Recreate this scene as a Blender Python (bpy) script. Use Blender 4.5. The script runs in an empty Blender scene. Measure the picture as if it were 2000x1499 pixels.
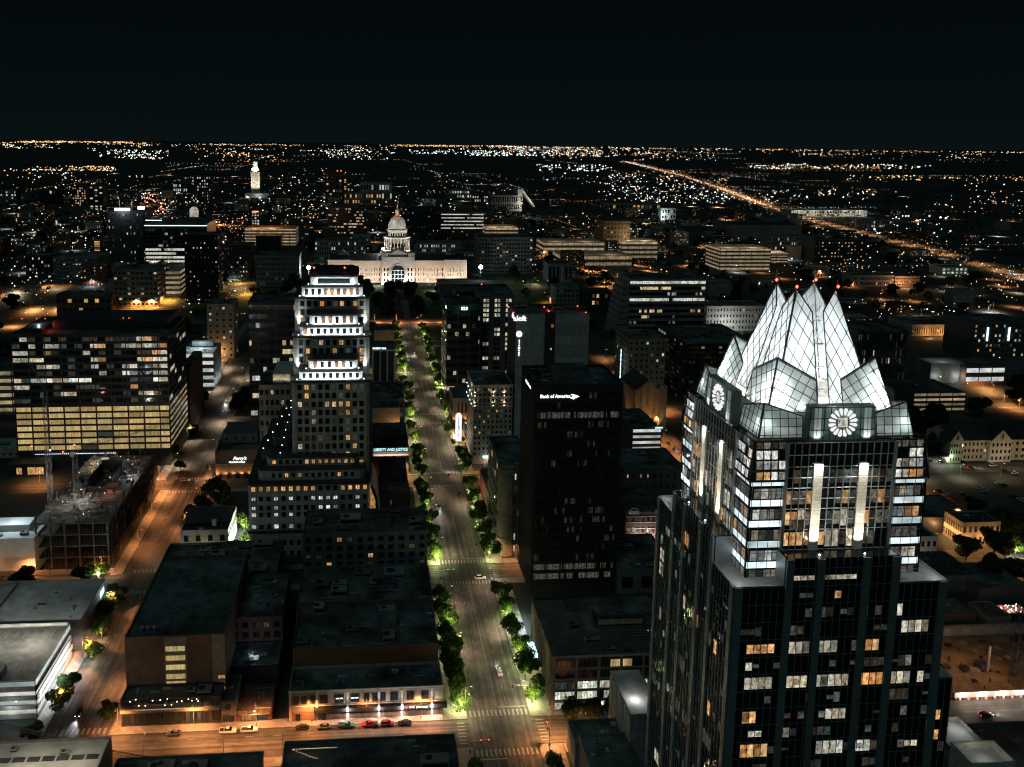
import bpy, math, random
from mathutils import Vector, Matrix
RN = random.Random(11)
sc = bpy.context.scene
COL = sc.collection
# ------------------------------------------------------------------ camera
CAM = Vector((-44.08, -249.1, 189.74)); FPX = 1672.3; PCX, PCY = 854.5, 512.3
YAW, PIT, ROL = 0.08396, 0.13886, 0.01104
_f = Vector((math.sin(YAW)*math.cos(PIT), math.cos(YAW)*math.cos(PIT), -math.sin(PIT)))
_r0 = Vector((math.cos(YAW), -math.sin(YAW), 0)); _u0 = _r0.cross(_f)
_r = _r0*math.cos(ROL)+_u0*math.sin(ROL); _u = _u0*math.cos(ROL)-_r0*math.sin(ROL)
def ray(x, y): return _f+_r*((x-PCX)/FPX)-_u*((y-PCY)/FPX)
def smooth(a, b, x):
    t = min(1, max(0, (x-a)/(b-a))); return t*t*(3-2*t)
def gz(x, y):                                    # height of the land: flat downtown, a rise to the domed hill and beyond
    if y < 640: return 0.0
    e = 1-smooth(230, 420, x)
    h = 18*smooth(650, 785, y)+(0.0125*(min(y, 2600)-800) if y > 800 else 0)
    return h*e
def G(x, y, z=0.0):
    d = ray(x, y); return CAM+d*((z-CAM.z)/d.z)
def GT(x, y):                                    # where a line of sight meets the land
    d = ray(x, y); p = CAM+d*((0-CAM.z)/d.z)
    if p.y < 640: return p
    lo = 0.0; hi = (0-CAM.z)/d.z
    for i in range(400):
        t = hi*(i+1)/400; q = CAM+d*t
        if q.z <= gz(q.x, q.y):
            a, b = hi*i/400, t
            for _ in range(20):
                m = (a+b)/2; q = CAM+d*m
                if q.z <= gz(q.x, q.y): b = m
                else: a = m
            return CAM+d*b
    return p
def PY(x, y, Y): d = ray(x, y); return CAM+d*((Y-CAM.y)/d.y)
def PX(x, y, X): d = ray(x, y); return CAM+d*((X-CAM.x)/d.x)
def px_of(p):
    d = Vector(p)-CAM; z = d.dot(_f); return (PCX+FPX*d.dot(_r)/z, PCY-FPX*d.dot(_u)/z, z)
cam = bpy.data.objects.new('camera', bpy.data.cameras.new('camera'))
COL.objects.link(cam)
cam.matrix_world = Matrix(((_r.x, _u.x, -_f.x, CAM.x), (_r.y, _u.y, -_f.y, CAM.y), (_r.z, _u.z, -_f.z, CAM.z), (0, 0, 0, 1)))
cam.data.sensor_width = 36.0; cam.data.lens = 36*FPX/2000; cam.data.shift_x = (1000-PCX)/2000; cam.data.shift_y = (PCY-749.5)/2000; cam.data.clip_start = 1; cam.data.clip_end = 90000
sc.camera = cam
# ------------------------------------------------------------------ mesh builder and object helpers
class MB:
    def __init__(s): s.v = []; s.f = []; s.m = []
    def quad(s, a, b, c, d, m=0):
        n = len(s.v); s.v += [tuple(a), tuple(b), tuple(c), tuple(d)]; s.f.append((n, n+1, n+2, n+3)); s.m.append(m); return s
    def tri(s, a, b, c, m=0):
        n = len(s.v); s.v += [tuple(a), tuple(b), tuple(c)]; s.f.append((n, n+1, n+2)); s.m.append(m); return s
    def box(s, x0, x1, y0, y1, z0, z1, m=0, mt=None):
        n = len(s.v)
        s.v += [(x0, y0, z0), (x1, y0, z0), (x1, y1, z0), (x0, y1, z0), (x0, y0, z1), (x1, y0, z1), (x1, y1, z1), (x0, y1, z1)]
        for k, q in enumerate(((0, 1, 5, 4), (1, 2, 6, 5), (2, 3, 7, 6), (3, 0, 4, 7), (4, 5, 6, 7), (3, 2, 1, 0))):
            s.f.append(tuple(n+i for i in q)); s.m.append(m if (k != 4 or mt is None) else mt)
        return s
    def obox(s, o, u, n, a0, a1, b0, b1, z0, z1, m=0):      # box in a turned frame: along u, outward along n
        k = len(s.v)
        for z in (z0, z1):
            for a, b in ((a0, b0), (a1, b0), (a1, b1), (a0, b1)):
                s.v.append((o[0]+u[0]*a+n[0]*b, o[1]+u[1]*a+n[1]*b, o[2]+z))
        for q in ((0, 1, 5, 4), (1, 2, 6, 5), (2, 3, 7, 6), (3, 0, 4, 7), (4, 5, 6, 7), (3, 2, 1, 0)):
            s.f.append(tuple(k+i for i in q)); s.m.append(m)
        return s
    def prism(s, pts, z0, z1, m=0, mt=None, pts2=None):
        n = len(s.v); c = len(pts); p2 = pts2 or pts
        s.v += [(p[0], p[1], z0) for p in pts]+[(p[0], p[1], z1) for p in p2]
        for i in range(c):
            j = (i+1) % c; s.f.append((n+i, n+j, n+c+j, n+c+i)); s.m.append(m)
        s.f.append(tuple(n+c+i for i in range(c))); s.m.append(m if mt is None else mt)
        s.f.append(tuple(n+c-1-i for i in range(c))); s.m.append(m)
        return s
    def tube(s, p, q, r, k=6, r2=None, m=0):
        p = Vector(p); q = Vector(q); d = (q-p); r2 = r if r2 is None else r2
        if d.length < 1e-6: return s
        d.normalize(); a = d.cross(Vector((0, 0, 1)) if abs(d.z) < .9 else Vector((1, 0, 0))).normalized(); b = d.cross(a)
        n = len(s.v)
        for c, rr in ((p, r), (q, r2)):
            for i in range(k):
                t = 2*math.pi*i/k; s.v.append(tuple(c+(a*math.cos(t)+b*math.sin(t))*rr))
        for i in range(k):
            j = (i+1) % k; s.f.append((n+i, n+k+i, n+k+j, n+j)); s.m.append(m)
        s.f.append(tuple(n+i for i in range(k))); s.m.append(m); s.f.append(tuple(n+2*k-1-i for i in range(k))); s.m.append(m)
        return s
    def lathe(s, c, prof, k=16, m=0):
        n = len(s.v)
        for r, z in prof:
            for i in range(k):
                t = 2*math.pi*i/k; s.v.append((c[0]+r*math.cos(t), c[1]+r*math.sin(t), c[2]+z))
        for a in range(len(prof)-1):
            for i in range(k):
                j = (i+1) % k; s.f.append((n+a*k+i, n+a*k+j, n+(a+1)*k+j, n+(a+1)*k+i)); s.m.append(m)
        s.f.append(tuple(n+(len(prof)-1)*k+i for i in range(k))); s.m.append(m)
        return s
    def blob(s, c, r, m=0, sz=1.0):                        # octahedral light ball
        n = len(s.v); x, y, z = c
        s.v += [(x+r, y, z), (x-r, y, z), (x, y+r, z), (x, y-r, z), (x, y, z+r*sz), (x, y, z-r*sz)]
        for q in ((0, 2, 4), (2, 1, 4), (1, 3, 4), (3, 0, 4), (2, 0, 5), (1, 2, 5), (3, 1, 5), (0, 3, 5)):
            s.f.append(tuple(n+i for i in q)); s.m.append(m)
        return s
    def data(s, name, mats, smooth_=False):
        me = bpy.data.meshes.new(name); me.from_pydata(s.v, [], s.f)
        for mt in (mats if isinstance(mats, (list, tuple)) else [mats]): me.materials.append(mt)
        me.polygons.foreach_set('material_index', s.m)
        if smooth_: me.polygons.foreach_set('use_smooth', [True]*len(s.f))
        me.update(); return me
    def build(s, name, mats, parent=None, smooth_=False):
        o = bpy.data.objects.new(name, s.data(name, mats, smooth_)); COL.objects.link(o)
        if parent is not None: attach(o, parent)
        return o
def base_of(p):
    v = Vector((0, 0, 0))
    while p is not None: v += p.location; p = p.parent
    return v
def attach(o, p):                                          # child whose mesh is in world coordinates
    o.parent = p; o.matrix_parent_inverse = Matrix.Translation(-(p.get('_b') and Vector(p['_b']) or Vector((0, 0, 0))))
def tag(o, label=None, cat=None, group=None, kind=None):
    if label: o['label'] = label
    if cat: o['category'] = cat
    if group: o['group'] = group
    if kind: o['kind'] = kind
    return o
def empty(name, label, cat, loc, group=None, rz=0.0, own=False):
    o = bpy.data.objects.new(name, None); COL.objects.link(o); o.location = loc; o.rotation_euler = (0, 0, rz)
    o.empty_display_size = .5
    if not own: o['_b'] = tuple(loc)
    return tag(o, label, cat, group)
def put(name, me, parent, loc=(0, 0, 0), rot=(0, 0, 0), scale=(1, 1, 1)):    # object sharing a mesh, placed in its parent's frame
    o = bpy.data.objects.new(name, me); COL.objects.link(o)
    if parent is not None: o.parent = parent
    o.location = loc; o.rotation_euler = rot; o.scale = scale
    return o
def put_world(name, me, parent, loc, rz=0.0):
    o = bpy.data.objects.new(name, me); COL.objects.link(o); o.location = loc; o.rotation_euler = (0, 0, rz)
    attach(o, parent); return o
def copy_tree(o, parent=None):
    c = o.copy(); COL.objects.link(c); c.parent = parent
    for ch in list(o.children): copy_tree(ch, c)
    return c
LPAR = [None]; GAIN = 5.0
def lamp(kind, loc, watts, color, radius=.3, target=None, spot=None, size=None, parent=None, blend=.6):
    parent = parent or LPAR[0]
    d = bpy.data.lights.new('light', kind); d.energy = watts*GAIN; d.color = color
    if kind == 'AREA':
        d.shape = 'RECTANGLE'; d.size, d.size_y = size
    else: d.shadow_soft_size = radius
    if kind == 'SPOT': d.spot_size = spot; d.spot_blend = blend
    o = bpy.data.objects.new('light', d); COL.objects.link(o); o.location = loc
    if target is not None: o.rotation_euler = (Vector(target)-Vector(loc)).to_track_quat('-Z', 'Y').to_euler()
    if parent is not None: attach(o, parent)
    return o
# ------------------------------------------------------------------ materials
def nm(name):
    m = bpy.data.materials.new(name); m.use_nodes = True; nt = m.node_tree; nt.nodes.clear()
    out = nt.nodes.new('ShaderNodeOutputMaterial'); return m, nt, out
def N(nt, t, **kw):
    n = nt.nodes.new(t)
    for k, v in kw.items():
        if k.startswith('i_'): n.inputs[k[2:].replace('_', ' ')].default_value = v
        else: setattr(n, k, v)
    return n
def ramp(nt, stops, interp='LINEAR'):
    r = nt.nodes.new('ShaderNodeValToRGB'); r.color_ramp.interpolation = interp
    e = r.color_ramp.elements
    while len(e) < len(stops): e.new(.5)
    for k, (p, c) in enumerate(stops): e[k].position = p; e[k].color = (*c, 1) if len(c) == 3 else c
    return r
def surf(name, rgb, rough=.8, var=.25, scale=.4, metal=0.0, panel=None, spec=.3, bump=0.0, stain=.0, dirt_scale=.03, streak=None):
    """wall, roof, ground: colour with two scales of mottling, optional panel or brick joints"""
    m, nt, out = nm(name); L = nt.links.new
    b = N(nt, 'ShaderNodeBsdfPrincipled'); b.inputs['Roughness'].default_value = rough; b.inputs['Metallic'].default_value = metal
    b.inputs['Specular IOR Level'].default_value = spec
    geo = N(nt, 'ShaderNodeNewGeometry')
    n1 = N(nt, 'ShaderNodeTexNoise'); n1.inputs['Scale'].default_value = scale; n1.inputs['Detail'].default_value = 5
    n2 = N(nt, 'ShaderNodeTexNoise'); n2.inputs['Scale'].default_value = dirt_scale; n2.inputs['Detail'].default_value = 3
    L(geo.outputs['Position'], n1.inputs['Vector']); L(geo.outputs['Position'], n2.inputs['Vector'])
    r1 = ramp(nt, [(.3, (1-var,)*3), (.7, (1+var*.6,)*3)]); L(n1.outputs['Fac'], r1.inputs['Fac'])
    r2 = ramp(nt, [(.35, (1-var-stain,)*3), (.65, (1+var*.5,)*3)]); L(n2.outputs['Fac'], r2.inputs['Fac'])
    mx = N(nt, 'ShaderNodeMix', data_type='RGBA', blend_type='MULTIPLY'); mx.inputs[0].default_value = 1
    L(r1.outputs[0], mx.inputs[6]); L(r2.outputs[0], mx.inputs[7])
    mc = N(nt, 'ShaderNodeMix', data_type='RGBA', blend_type='MULTIPLY'); mc.inputs[0].default_value = 1
    mc.inputs[6].default_value = (*rgb, 1); L(mx.outputs[2], mc.inputs[7])
    last = mc.outputs[2]
    if streak:                                             # wear drawn out along the wheel tracks
        ml = N(nt, 'ShaderNodeVectorMath', operation='MULTIPLY'); ml.inputs[1].default_value = (streak[0], streak[1], .1); L(geo.outputs['Position'], ml.inputs[0])
        n3 = N(nt, 'ShaderNodeTexNoise'); n3.inputs['Scale'].default_value = 1; n3.inputs['Detail'].default_value = 3; L(ml.outputs[0], n3.inputs['Vector'])
        r3 = ramp(nt, [(.38, (1-streak[2],)*3), (.62, (1.2,)*3)]); L(n3.outputs['Fac'], r3.inputs['Fac'])
        m3 = N(nt, 'ShaderNodeMix', data_type='RGBA', blend_type='MULTIPLY'); m3.inputs[0].default_value = 1; L(last, m3.inputs[6]); L(r3.outputs[0], m3.inputs[7]); last = m3.outputs[2]
    if panel:
        sx = N(nt, 'ShaderNodeSeparateXYZ'); L(geo.outputs['Position'], sx.inputs[0])
        ad = N(nt, 'ShaderNodeMath', operation='ADD'); L(sx.outputs[0], ad.inputs[0]); L(sx.outputs[1], ad.inputs[1])
        cb = N(nt, 'ShaderNodeCombineXYZ'); L(ad.outputs[0], cb.inputs[0]); L(sx.outputs[2], cb.inputs[1])
        br = N(nt, 'ShaderNodeTexBrick'); L(cb.outputs[0], br.inputs['Vector'])
        br.inputs['Scale'].default_value = 1; br.inputs['Brick Width'].default_value = panel[0]; br.inputs['Row Height'].default_value = panel[1]
        br.inputs['Mortar Size'].default_value = panel[2] if len(panel) > 2 else .06
        br.offset = panel[3] if len(panel) > 3 else 0.5
        br.inputs['Color1'].default_value = (1.1, 1.1, 1.1, 1); br.inputs['Color2'].default_value = (.8, .8, .8, 1); br.inputs['Mortar'].default_value = (.45, .45, .45, 1)
        mp = N(nt, 'ShaderNodeMix', data_type='RGBA', blend_type='MULTIPLY'); mp.inputs[0].default_value = 1
        L(last, mp.inputs[6]); L(br.outputs['Color'], mp.inputs[7]); last = mp.outputs[2]
    L(last, b.inputs['Base Color'])
    if bump:
        bp = N(nt, 'ShaderNodeBump'); bp.inputs['Strength'].default_value = bump; bp.inputs['Distance'].default_value = .2
        L(n1.outputs['Fac'], bp.inputs['Height']); L(bp.outputs[0], b.inputs['Normal'])
    L(b.outputs[0], out.inputs[0]); return m
def glow(name, rgb, s, pattern=None, rgb2=None, sample=False, gloss=True, cell=(.9, .6), lo=.25):
    """a lit room, lamp or sign. pattern 'room': furniture, ceiling lamps and blinds vary from pane to pane; 'screen': vertical screens"""
    m, nt, out = nm(name); L = nt.links.new
    m.cycles.emission_sampling = 'AUTO' if sample else 'NONE'
    e = N(nt, 'ShaderNodeEmission'); e.inputs['Color'].default_value = (*rgb, 1); e.inputs['Strength'].default_value = s
    if pattern:
        geo = N(nt, 'ShaderNodeNewGeometry'); oi = N(nt, 'ShaderNodeObjectInfo')
        ad = N(nt, 'ShaderNodeMath', operation='ADD'); L(geo.outputs['Random Per Island'], ad.inputs[0]); L(oi.outputs['Random'], ad.inputs[1])
        fr = N(nt, 'ShaderNodeMath', operation='FRACT'); L(ad.outputs[0], fr.inputs[0])
        mp = N(nt, 'ShaderNodeVectorMath', operation='MULTIPLY')
        mp.inputs[1].default_value = (cell[0], cell[0], cell[1]) if pattern == 'room' else (cell[0], cell[0], .25)
        L(geo.outputs['Position'], mp.inputs[0])
        if pattern == 'room':
            vo = N(nt, 'ShaderNodeTexNoise'); L(mp.outputs[0], vo.inputs['Vector']); vo.inputs['Scale'].default_value = 1.3; vo.inputs['Detail'].default_value = 3; vo.inputs['Roughness'].default_value = .7
            rp = ramp(nt, [(.3, (lo, lo*.9, lo*.8)), (.45, (.6, .58, .55)), (.56, (.95, .95, .95)), (.72, (1.6, 1.6, 1.6))]); L(vo.outputs['Fac'], rp.inputs['Fac'])
        else:
            no = N(nt, 'ShaderNodeTexNoise'); L(mp.outputs[0], no.inputs['Vector']); no.inputs['Scale'].default_value = 1; no.inputs['Detail'].default_value = 4
            rp = ramp(nt, [(.3, (.45, .45, .45)), (.7, (1.25, 1.25, 1.25))]); L(no.outputs['Fac'], rp.inputs['Fac'])
        mr = N(nt, 'ShaderNodeMapRange'); L(fr.outputs[0], mr.inputs[0]); mr.inputs[3].default_value = .3 if pattern == 'room' else .55; mr.inputs[4].default_value = 1.3
        mm = N(nt, 'ShaderNodeMix', data_type='RGBA', blend_type='MULTIPLY'); mm.inputs[0].default_value = 1
        cm = N(nt, 'ShaderNodeMix', data_type='RGBA'); cm.inputs[6].default_value = (*rgb, 1); cm.inputs[7].default_value = (*(rgb2 or rgb), 1)
        f2 = N(nt, 'ShaderNodeMath', operation='MULTIPLY'); L(fr.outputs[0], f2.inputs[0]); f2.inputs[1].default_value = 7.31
        f3 = N(nt, 'ShaderNodeMath', operation='FRACT'); L(f2.outputs[0], f3.inputs[0]); L(f3.outputs[0], cm.inputs[0])
        L(cm.outputs[2], mm.inputs[6]); L(rp.outputs[0], mm.inputs[7]); L(mm.outputs[2], e.inputs['Color'])
        ms = N(nt, 'ShaderNodeMath', operation='MULTIPLY'); L(mr.outputs[0], ms.inputs[0]); ms.inputs[1].default_value = s; L(ms.outputs[0], e.inputs['Strength'])
    if gloss and pattern:
        g = N(nt, 'ShaderNodeBsdfGlossy'); g.inputs['Roughness'].default_value = .1; g.inputs['Color'].default_value = (.05, .05, .05, 1)
        a = N(nt, 'ShaderNodeAddShader'); L(e.outputs[0], a.inputs[0]); L(g.outputs[0], a.inputs[1]); L(a.outputs[0], out.inputs[0])
    else: L(e.outputs[0], out.inputs[0])
    return m
def bandmat(name, rgb, s, prob, cellw=3.0, rgb2=None, base=(.012, .016, .018), rough=.12, tail=.35):
    """a strip of office glazing on one floor: rooms lit or dark cell by cell"""
    m, nt, out = nm(name); L = nt.links.new; m.cycles.emission_sampling = 'NONE'
    geo = N(nt, 'ShaderNodeNewGeometry'); oi = N(nt, 'ShaderNodeObjectInfo')
    sx = N(nt, 'ShaderNodeSeparateXYZ'); L(geo.outputs['Position'], sx.inputs[0])
    ad = N(nt, 'ShaderNodeMath', operation='ADD'); L(sx.outputs[0], ad.inputs[0]); L(sx.outputs[1], ad.inputs[1])
    dv = N(nt, 'ShaderNodeMath', operation='DIVIDE'); L(ad.outputs[0], dv.inputs[0]); dv.inputs[1].default_value = cellw
    fl = N(nt, 'ShaderNodeMath', operation='FLOOR'); L(dv.outputs[0], fl.inputs[0])
    f2 = N(nt, 'ShaderNodeMath', operation='FLOOR'); d2 = N(nt, 'ShaderNodeMath', operation='DIVIDE'); L(fl.outputs[0], d2.inputs[0]); d2.inputs[1].default_value = 4; L(d2.outputs[0], f2.inputs[0])
    def wn(a):
        cb = N(nt, 'ShaderNodeCombineXYZ'); L(a.outputs[0], cb.inputs[0]); L(oi.outputs['Random'], cb.inputs[1])
        w = N(nt, 'ShaderNodeTexWhiteNoise', noise_dimensions='2D'); L(cb.outputs[0], w.inputs['Vector']); return w
    w1, w2 = wn(fl), wn(f2)
    mx = N(nt, 'ShaderNodeMath', operation='MULTIPLY_ADD'); L(w2.outputs[0], mx.inputs[0]); mx.inputs[1].default_value = .6
    w1m = N(nt, 'ShaderNodeMath', operation='MULTIPLY'); L(w1.outputs[0], w1m.inputs[0]); w1m.inputs[1].default_value = .4; L(w1m.outputs[0], mx.inputs[2])
    rp = ramp(nt, [(0, (1, 1, 1)), (prob*.75, (.7, .7, .7)), (prob, (tail, tail, tail)), (min(.999, prob+.02), (0, 0, 0))]); L(mx.outputs[0], rp.inputs['Fac'])
    no = N(nt, 'ShaderNodeTexNoise'); no.inputs['Scale'].default_value = 1.1; L(geo.outputs['Position'], no.inputs['Vector'])
    rn = ramp(nt, [(.35, (.3, .3, .3)), (.6, (1.2, 1.2, 1.2))]); L(no.outputs['Fac'], rn.inputs['Fac'])
    cm = N(nt, 'ShaderNodeMix', data_type='RGBA'); cm.inputs[6].default_value = (*rgb, 1); cm.inputs[7].default_value = (*(rgb2 or rgb), 1); L(w1.outputs[0], cm.inputs[0])
    m1 = N(nt, 'ShaderNodeMix', data_type='RGBA', blend_type='MULTIPLY'); m1.inputs[0].default_value = 1; L(rp.outputs[0], m1.inputs[6]); L(rn.outputs[0], m1.inputs[7])
    m2 = N(nt, 'ShaderNodeMix', data_type='RGBA', blend_type='MULTIPLY'); m2.inputs[0].default_value = 1; L(m1.outputs[2], m2.inputs[6]); L(cm.outputs[2], m2.inputs[7])
    b = N(nt, 'ShaderNodeBsdfPrincipled'); b.inputs['Base Color'].default_value = (*base, 1); b.inputs['Roughness'].default_value = rough
    L(m2.outputs[2], b.inputs['Emission Color']); b.inputs['Emission Strength'].default_value = s
    L(b.outputs[0], out.inputs[0]); return m
def glassmat(name, rgb=(.012, .018, .02), rough=.08, wave=.02, spec=.6):
    m, nt, out = nm(name); L = nt.links.new
    b = N(nt, 'ShaderNodeBsdfPrincipled'); b.inputs['Base Color'].default_value = (*rgb, 1); b.inputs['Roughness'].default_value = rough
    b.inputs['Specular IOR Level'].default_value = spec
    no = N(nt, 'ShaderNodeTexNoise'); no.inputs['Scale'].default_value = .35; geo = N(nt, 'ShaderNodeNewGeometry'); L(geo.outputs['Position'], no.inputs['Vector'])
    bp = N(nt, 'ShaderNodeBump'); bp.inputs['Strength'].default_value = wave*5; bp.inputs['Distance'].default_value = .3; L(no.outputs['Fac'], bp.inputs['Height']); L(bp.outputs[0], b.inputs['Normal'])
    L(b.outputs[0], out.inputs[0]); return m
M = {}
M['conc'] = surf('weathered_concrete', (.27, .26, .24), panel=(4, 3.6, .08), var=.2)
M['conc_dk'] = surf('dark_concrete', (.12, .12, .118), var=.25)
M['beige'] = surf('beige_stone', (.40, .36, .30), panel=(2.4, 1.2, .03), var=.15)
M['tan'] = surf('tan_masonry', (.34, .27, .2), panel=(1.2, .5, .03), var=.2)
M['brick'] = surf('red_brick', (.22, .105, .07), panel=(.9, .3, .03), var=.25)
M['brown'] = surf('brown_brick', (.2, .125, .085), panel=(1.2, .4, .03), var=.25)
M['grey'] = surf('grey_render', (.22, .225, .225), var=.2)
M['dark'] = surf('charcoal_cladding', (.05, .055, .06), rough=.45, panel=(3, 3.8, .08), var=.2)
M['black'] = surf('black_metal', (.02, .022, .024), rough=.5, var=.2)
M['white'] = surf('white_render', (.7, .7, .68), var=.12)
M['lime'] = surf('pale_limestone', (.62, .58, .5), panel=(1.8, .8, .03), var=.12)
M['pink'] = surf('pink_granite', (.62, .5, .42), panel=(1.6, .7, .03), var=.12)
M['roof'] = surf('tar_roof', (.12, .135, .132), rough=.85, var=.55, scale=.25, stain=.25, dirt_scale=.06)
M['roof_lt'] = surf('pale_membrane_roof', (.38, .4, .39), rough=.85, var=.2, scale=.2, stain=.2, dirt_scale=.05)
M['roof_br'] = surf('brown_gravel_roof', (.15, .13, .11), rough=.9, var=.4, scale=.4, stain=.2)
M['roof_w'] = surf('white_membrane_roof', (.7, .72, .72), rough=.8, var=.12, scale=.2, stain=.2)
M['slate'] = surf('dark_slate_roof', (.045, .05, .05), rough=.6, var=.3)
M['steel'] = surf('galvanised_steel', (.34, .35, .35), rough=.45, metal=.5, var=.2)
M['frame'] = surf('dark_window_frame', (.035, .037, .038), rough=.4, var=.1)
M['frame_lt'] = surf('pale_window_frame', (.45, .45, .43), rough=.5, var=.1)
M['mullion'] = surf('grey_mullion', (.26, .28, .28), rough=.4, metal=.2, var=.1)
M['asphalt'] = surf('worn_asphalt', (.1, .095, .088), rough=.7, var=.32, scale=.35, stain=.2, dirt_scale=.05, bump=.15, streak=(.75, .012, .5))
M['asphalt_x'] = surf('worn_asphalt_across', (.1, .095, .088), rough=.7, var=.32, scale=.35, stain=.2, dirt_scale=.05, bump=.15, streak=(.012, .75, .5))
M['pave'] = surf('concrete_pavement', (.24, .22, .2), rough=.85, var=.2, scale=.6, panel=(1.8, 1.8, .05, 0))
M['paint'] = surf('road_paint', (.3, .29, .27), rough=.7, var=.45, scale=1.5)
M['lawn'] = surf('lawn', (.06, .09, .03), rough=.95, var=.4, scale=.5)
M['soil'] = surf('bare_soil', (.24, .16, .1), rough=.95, var=.4, scale=.2, stain=.2, bump=.4)
M['land'] = surf('dark_land', (.05, .06, .052), rough=1, var=.5, scale=.02, dirt_scale=.004)
M['glass'] = glassmat('dark_window_glass')
M['glass_w'] = glassmat('reflective_curtain_glass', (.01, .014, .015), rough=.06, wave=.03, spec=.9)
M['warm'] = glow('warm_lit_room', (1, .6, .27), .75, 'room', (1, .44, .14), lo=.08)
M['amber'] = glow('amber_lit_room', (1, .5, .14), .8, 'room', (1, .6, .25))
M['cool'] = glow('cool_lit_room', (.82, .95, .92), .75, 'room', (1, .93, .75), lo=.08)
M['cream'] = glow('cream_lit_room', (1, .82, .56), .6, 'room', (.95, .93, .78), lo=.08)
M['blue'] = glow('bluish_lit_room', (.55, .8, 1), .9, 'room', (.8, .95, 1))
M['store'] = glow('bright_store_floor', (.86, 1, .84), 1.0, 'room', (1, .95, .75), lo=.12)
M['dim'] = glow('dimly_lit_room', (.9, .62, .4), .07, 'room', (.5, .75, .7))
M['screen'] = glow('screened_garage_bay', (1, .66, .25), .5, 'screen', (.92, .74, .32), cell=(1.6, .5))
M['strip'] = glow('strip_lit_deck', (1, .68, .36), .34, 'screen', (1, .8, .52), cell=(.16, .5))
M['strip_c'] = glow('cool_lit_deck', (.85, .95, .95), .6, 'screen', (1, .92, .8), cell=(.16, .5))
M['lamp_o'] = glow('sodium_lamp', (1, .42, .12), 9)
M['lamp_w'] = glow('white_lamp', (.85, .95, 1), 9)
M['lamp_y'] = glow('warm_lamp', (1, .72, .42), 9)
M['lamp_r'] = glow('red_beacon', (1, .06, .03), 9)
M['lamp_g'] = glow('green_signal', (.1, 1, .5), 5)
M['sign_w'] = glow('white_sign', (.85, .97, 1), 2.4)
M['sign_c'] = glow('cyan_sign', (.45, .95, .95), 1.6)
M['led'] = glow('white_led_strip', (.6, .92, 1), 2.2)
M['spand'] = glow('lit_slab_edge', (.75, .93, .98), 1.25, 'screen', (.85, .97, 1), cell=(.2, .2))
M['b_warm'] = bandmat('warm_office_band', (1, .68, .35), .9, .34, 2.6, (1, .85, .6))
M['b_cool'] = bandmat('cool_office_band', (.8, .95, 1), .9, .3, 2.6, (1, .9, .7))
M['b_full'] = bandmat('fully_lit_office_band', (.95, .97, .92), .9, .8, 4.0, (1, .9, .7))
M['b_few'] = bandmat('mostly_dark_office_band', (.9, .9, .8), .55, .2, 2.2, (1, .75, .45))
# ------------------------------------------------------------------ building kit
_wc = {}
def win_mesh(w, h, mk, style):
    k = (round(w, 1), round(h, 1), mk, style)
    if k in _wc: return _wc[k]
    b = MB(); hw, hh = k[0]/2, k[1]/2
    b.quad((-hw, -.03, -hh), (hw, -.03, -hh), (hw, -.03, hh), (-hw, -.03, hh), 0)
    if style != 'bare':
        t = .09 if style != 'thick' else .16
        dp = -.16
        b.box(-hw-t, -hw+t, dp, 0, -hh-t, hh+t, 1); b.box(hw-t, hw+t, dp, 0, -hh-t, hh+t, 1)
        b.box(-hw+t, hw-t, dp, 0, -hh-t, -hh+t, 1); b.box(-hw+t, hw-t, dp, 0, hh-t, hh+t, 1)
        if style in ('pair', 'thick'): b.box(-t*.7, t*.7, dp+.03, 0, -hh+t, hh-t, 1)
        if style == 'multi':
            n = max(2, int(k[0]/1.3))
            for i in range(1, n):
                x = -hw+2*hw*i/n; b.box(x-.05, x+.05, dp+.05, 0, -hh+t, hh-t, 1)
    fr = M['frame_lt'] if style == 'thick' else M['frame']
    _wc[k] = b.data('window', [M[mk], fr]); return _wc[k]
LITKEYS = {'warm', 'amber', 'cool', 'cream', 'blue', 'screen', 'strip', 'strip_c'}
def wins(root, rects, name='window', cap=100, unlabelled=None):
    """windows of a thing: the ones that show largest as parts, what is beyond the cap as one part"""
    def rank(r): return (0 if r[4] in LITKEYS else 1, (Vector(r[0])-CAM).length)
    rects = sorted(rects, key=rank)
    for r in rects[:cap]:
        put_world(name, win_mesh(r[2]*2, r[3]*2, r[4], r[5]), root, r[0], math.atan2(r[1][1], r[1][0]))
    if len(rects) > cap:
        b = MB(); keys = []
        for (p, u, hw, hh, mk, st) in rects[cap:]:
            if mk not in keys: keys.append(mk)
            n = (u[1], -u[0]); b.obox(p, (u[0], u[1]), n, -hw, hw, -.05, .03, -hh, hh, keys.index(mk))
        o = b.build(name, [M[k] for k in keys], root); o['kind'] = 'stuff'
def chooser(prob, pal, dark='glass', dim=.12):
    def c(i, j):
        x = RN.random()
        if x < prob: return RN.choice(pal)
        return 'dim' if x < prob+dim else dark
    return c
def face(P0, u, W, z0, z1, nx, nz, fw=.55, fh=.6, ch=None, style='pair', off=0.0, skip=None):
    out = []; cw = W/nx; chh = (z1-z0)/nz
    n = (u[1], -u[0])
    for j in range(nz):
        for i in range(nx):
            if skip and skip(i, j): continue
            k = ch(i, j)
            if k is None: continue
            a = cw*(i+.5); p = (P0[0]+u[0]*a+n[0]*off, P0[1]+u[1]*a+n[1]*off, z0+chh*(j+.5))
            out.append((p, u, cw*fw/2, chh*fh/2, k, style))
    return out
def sides(x0, x1, y0, y1, which):
    return {'S': ((x0, y0), (1, 0), x1-x0), 'E': ((x1, y0), (0, 1), y1-y0), 'W': ((x0, y1), (0, -1), y1-y0), 'N': ((x1, y1), (-1, 0), x1-x0)}[which]
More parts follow.
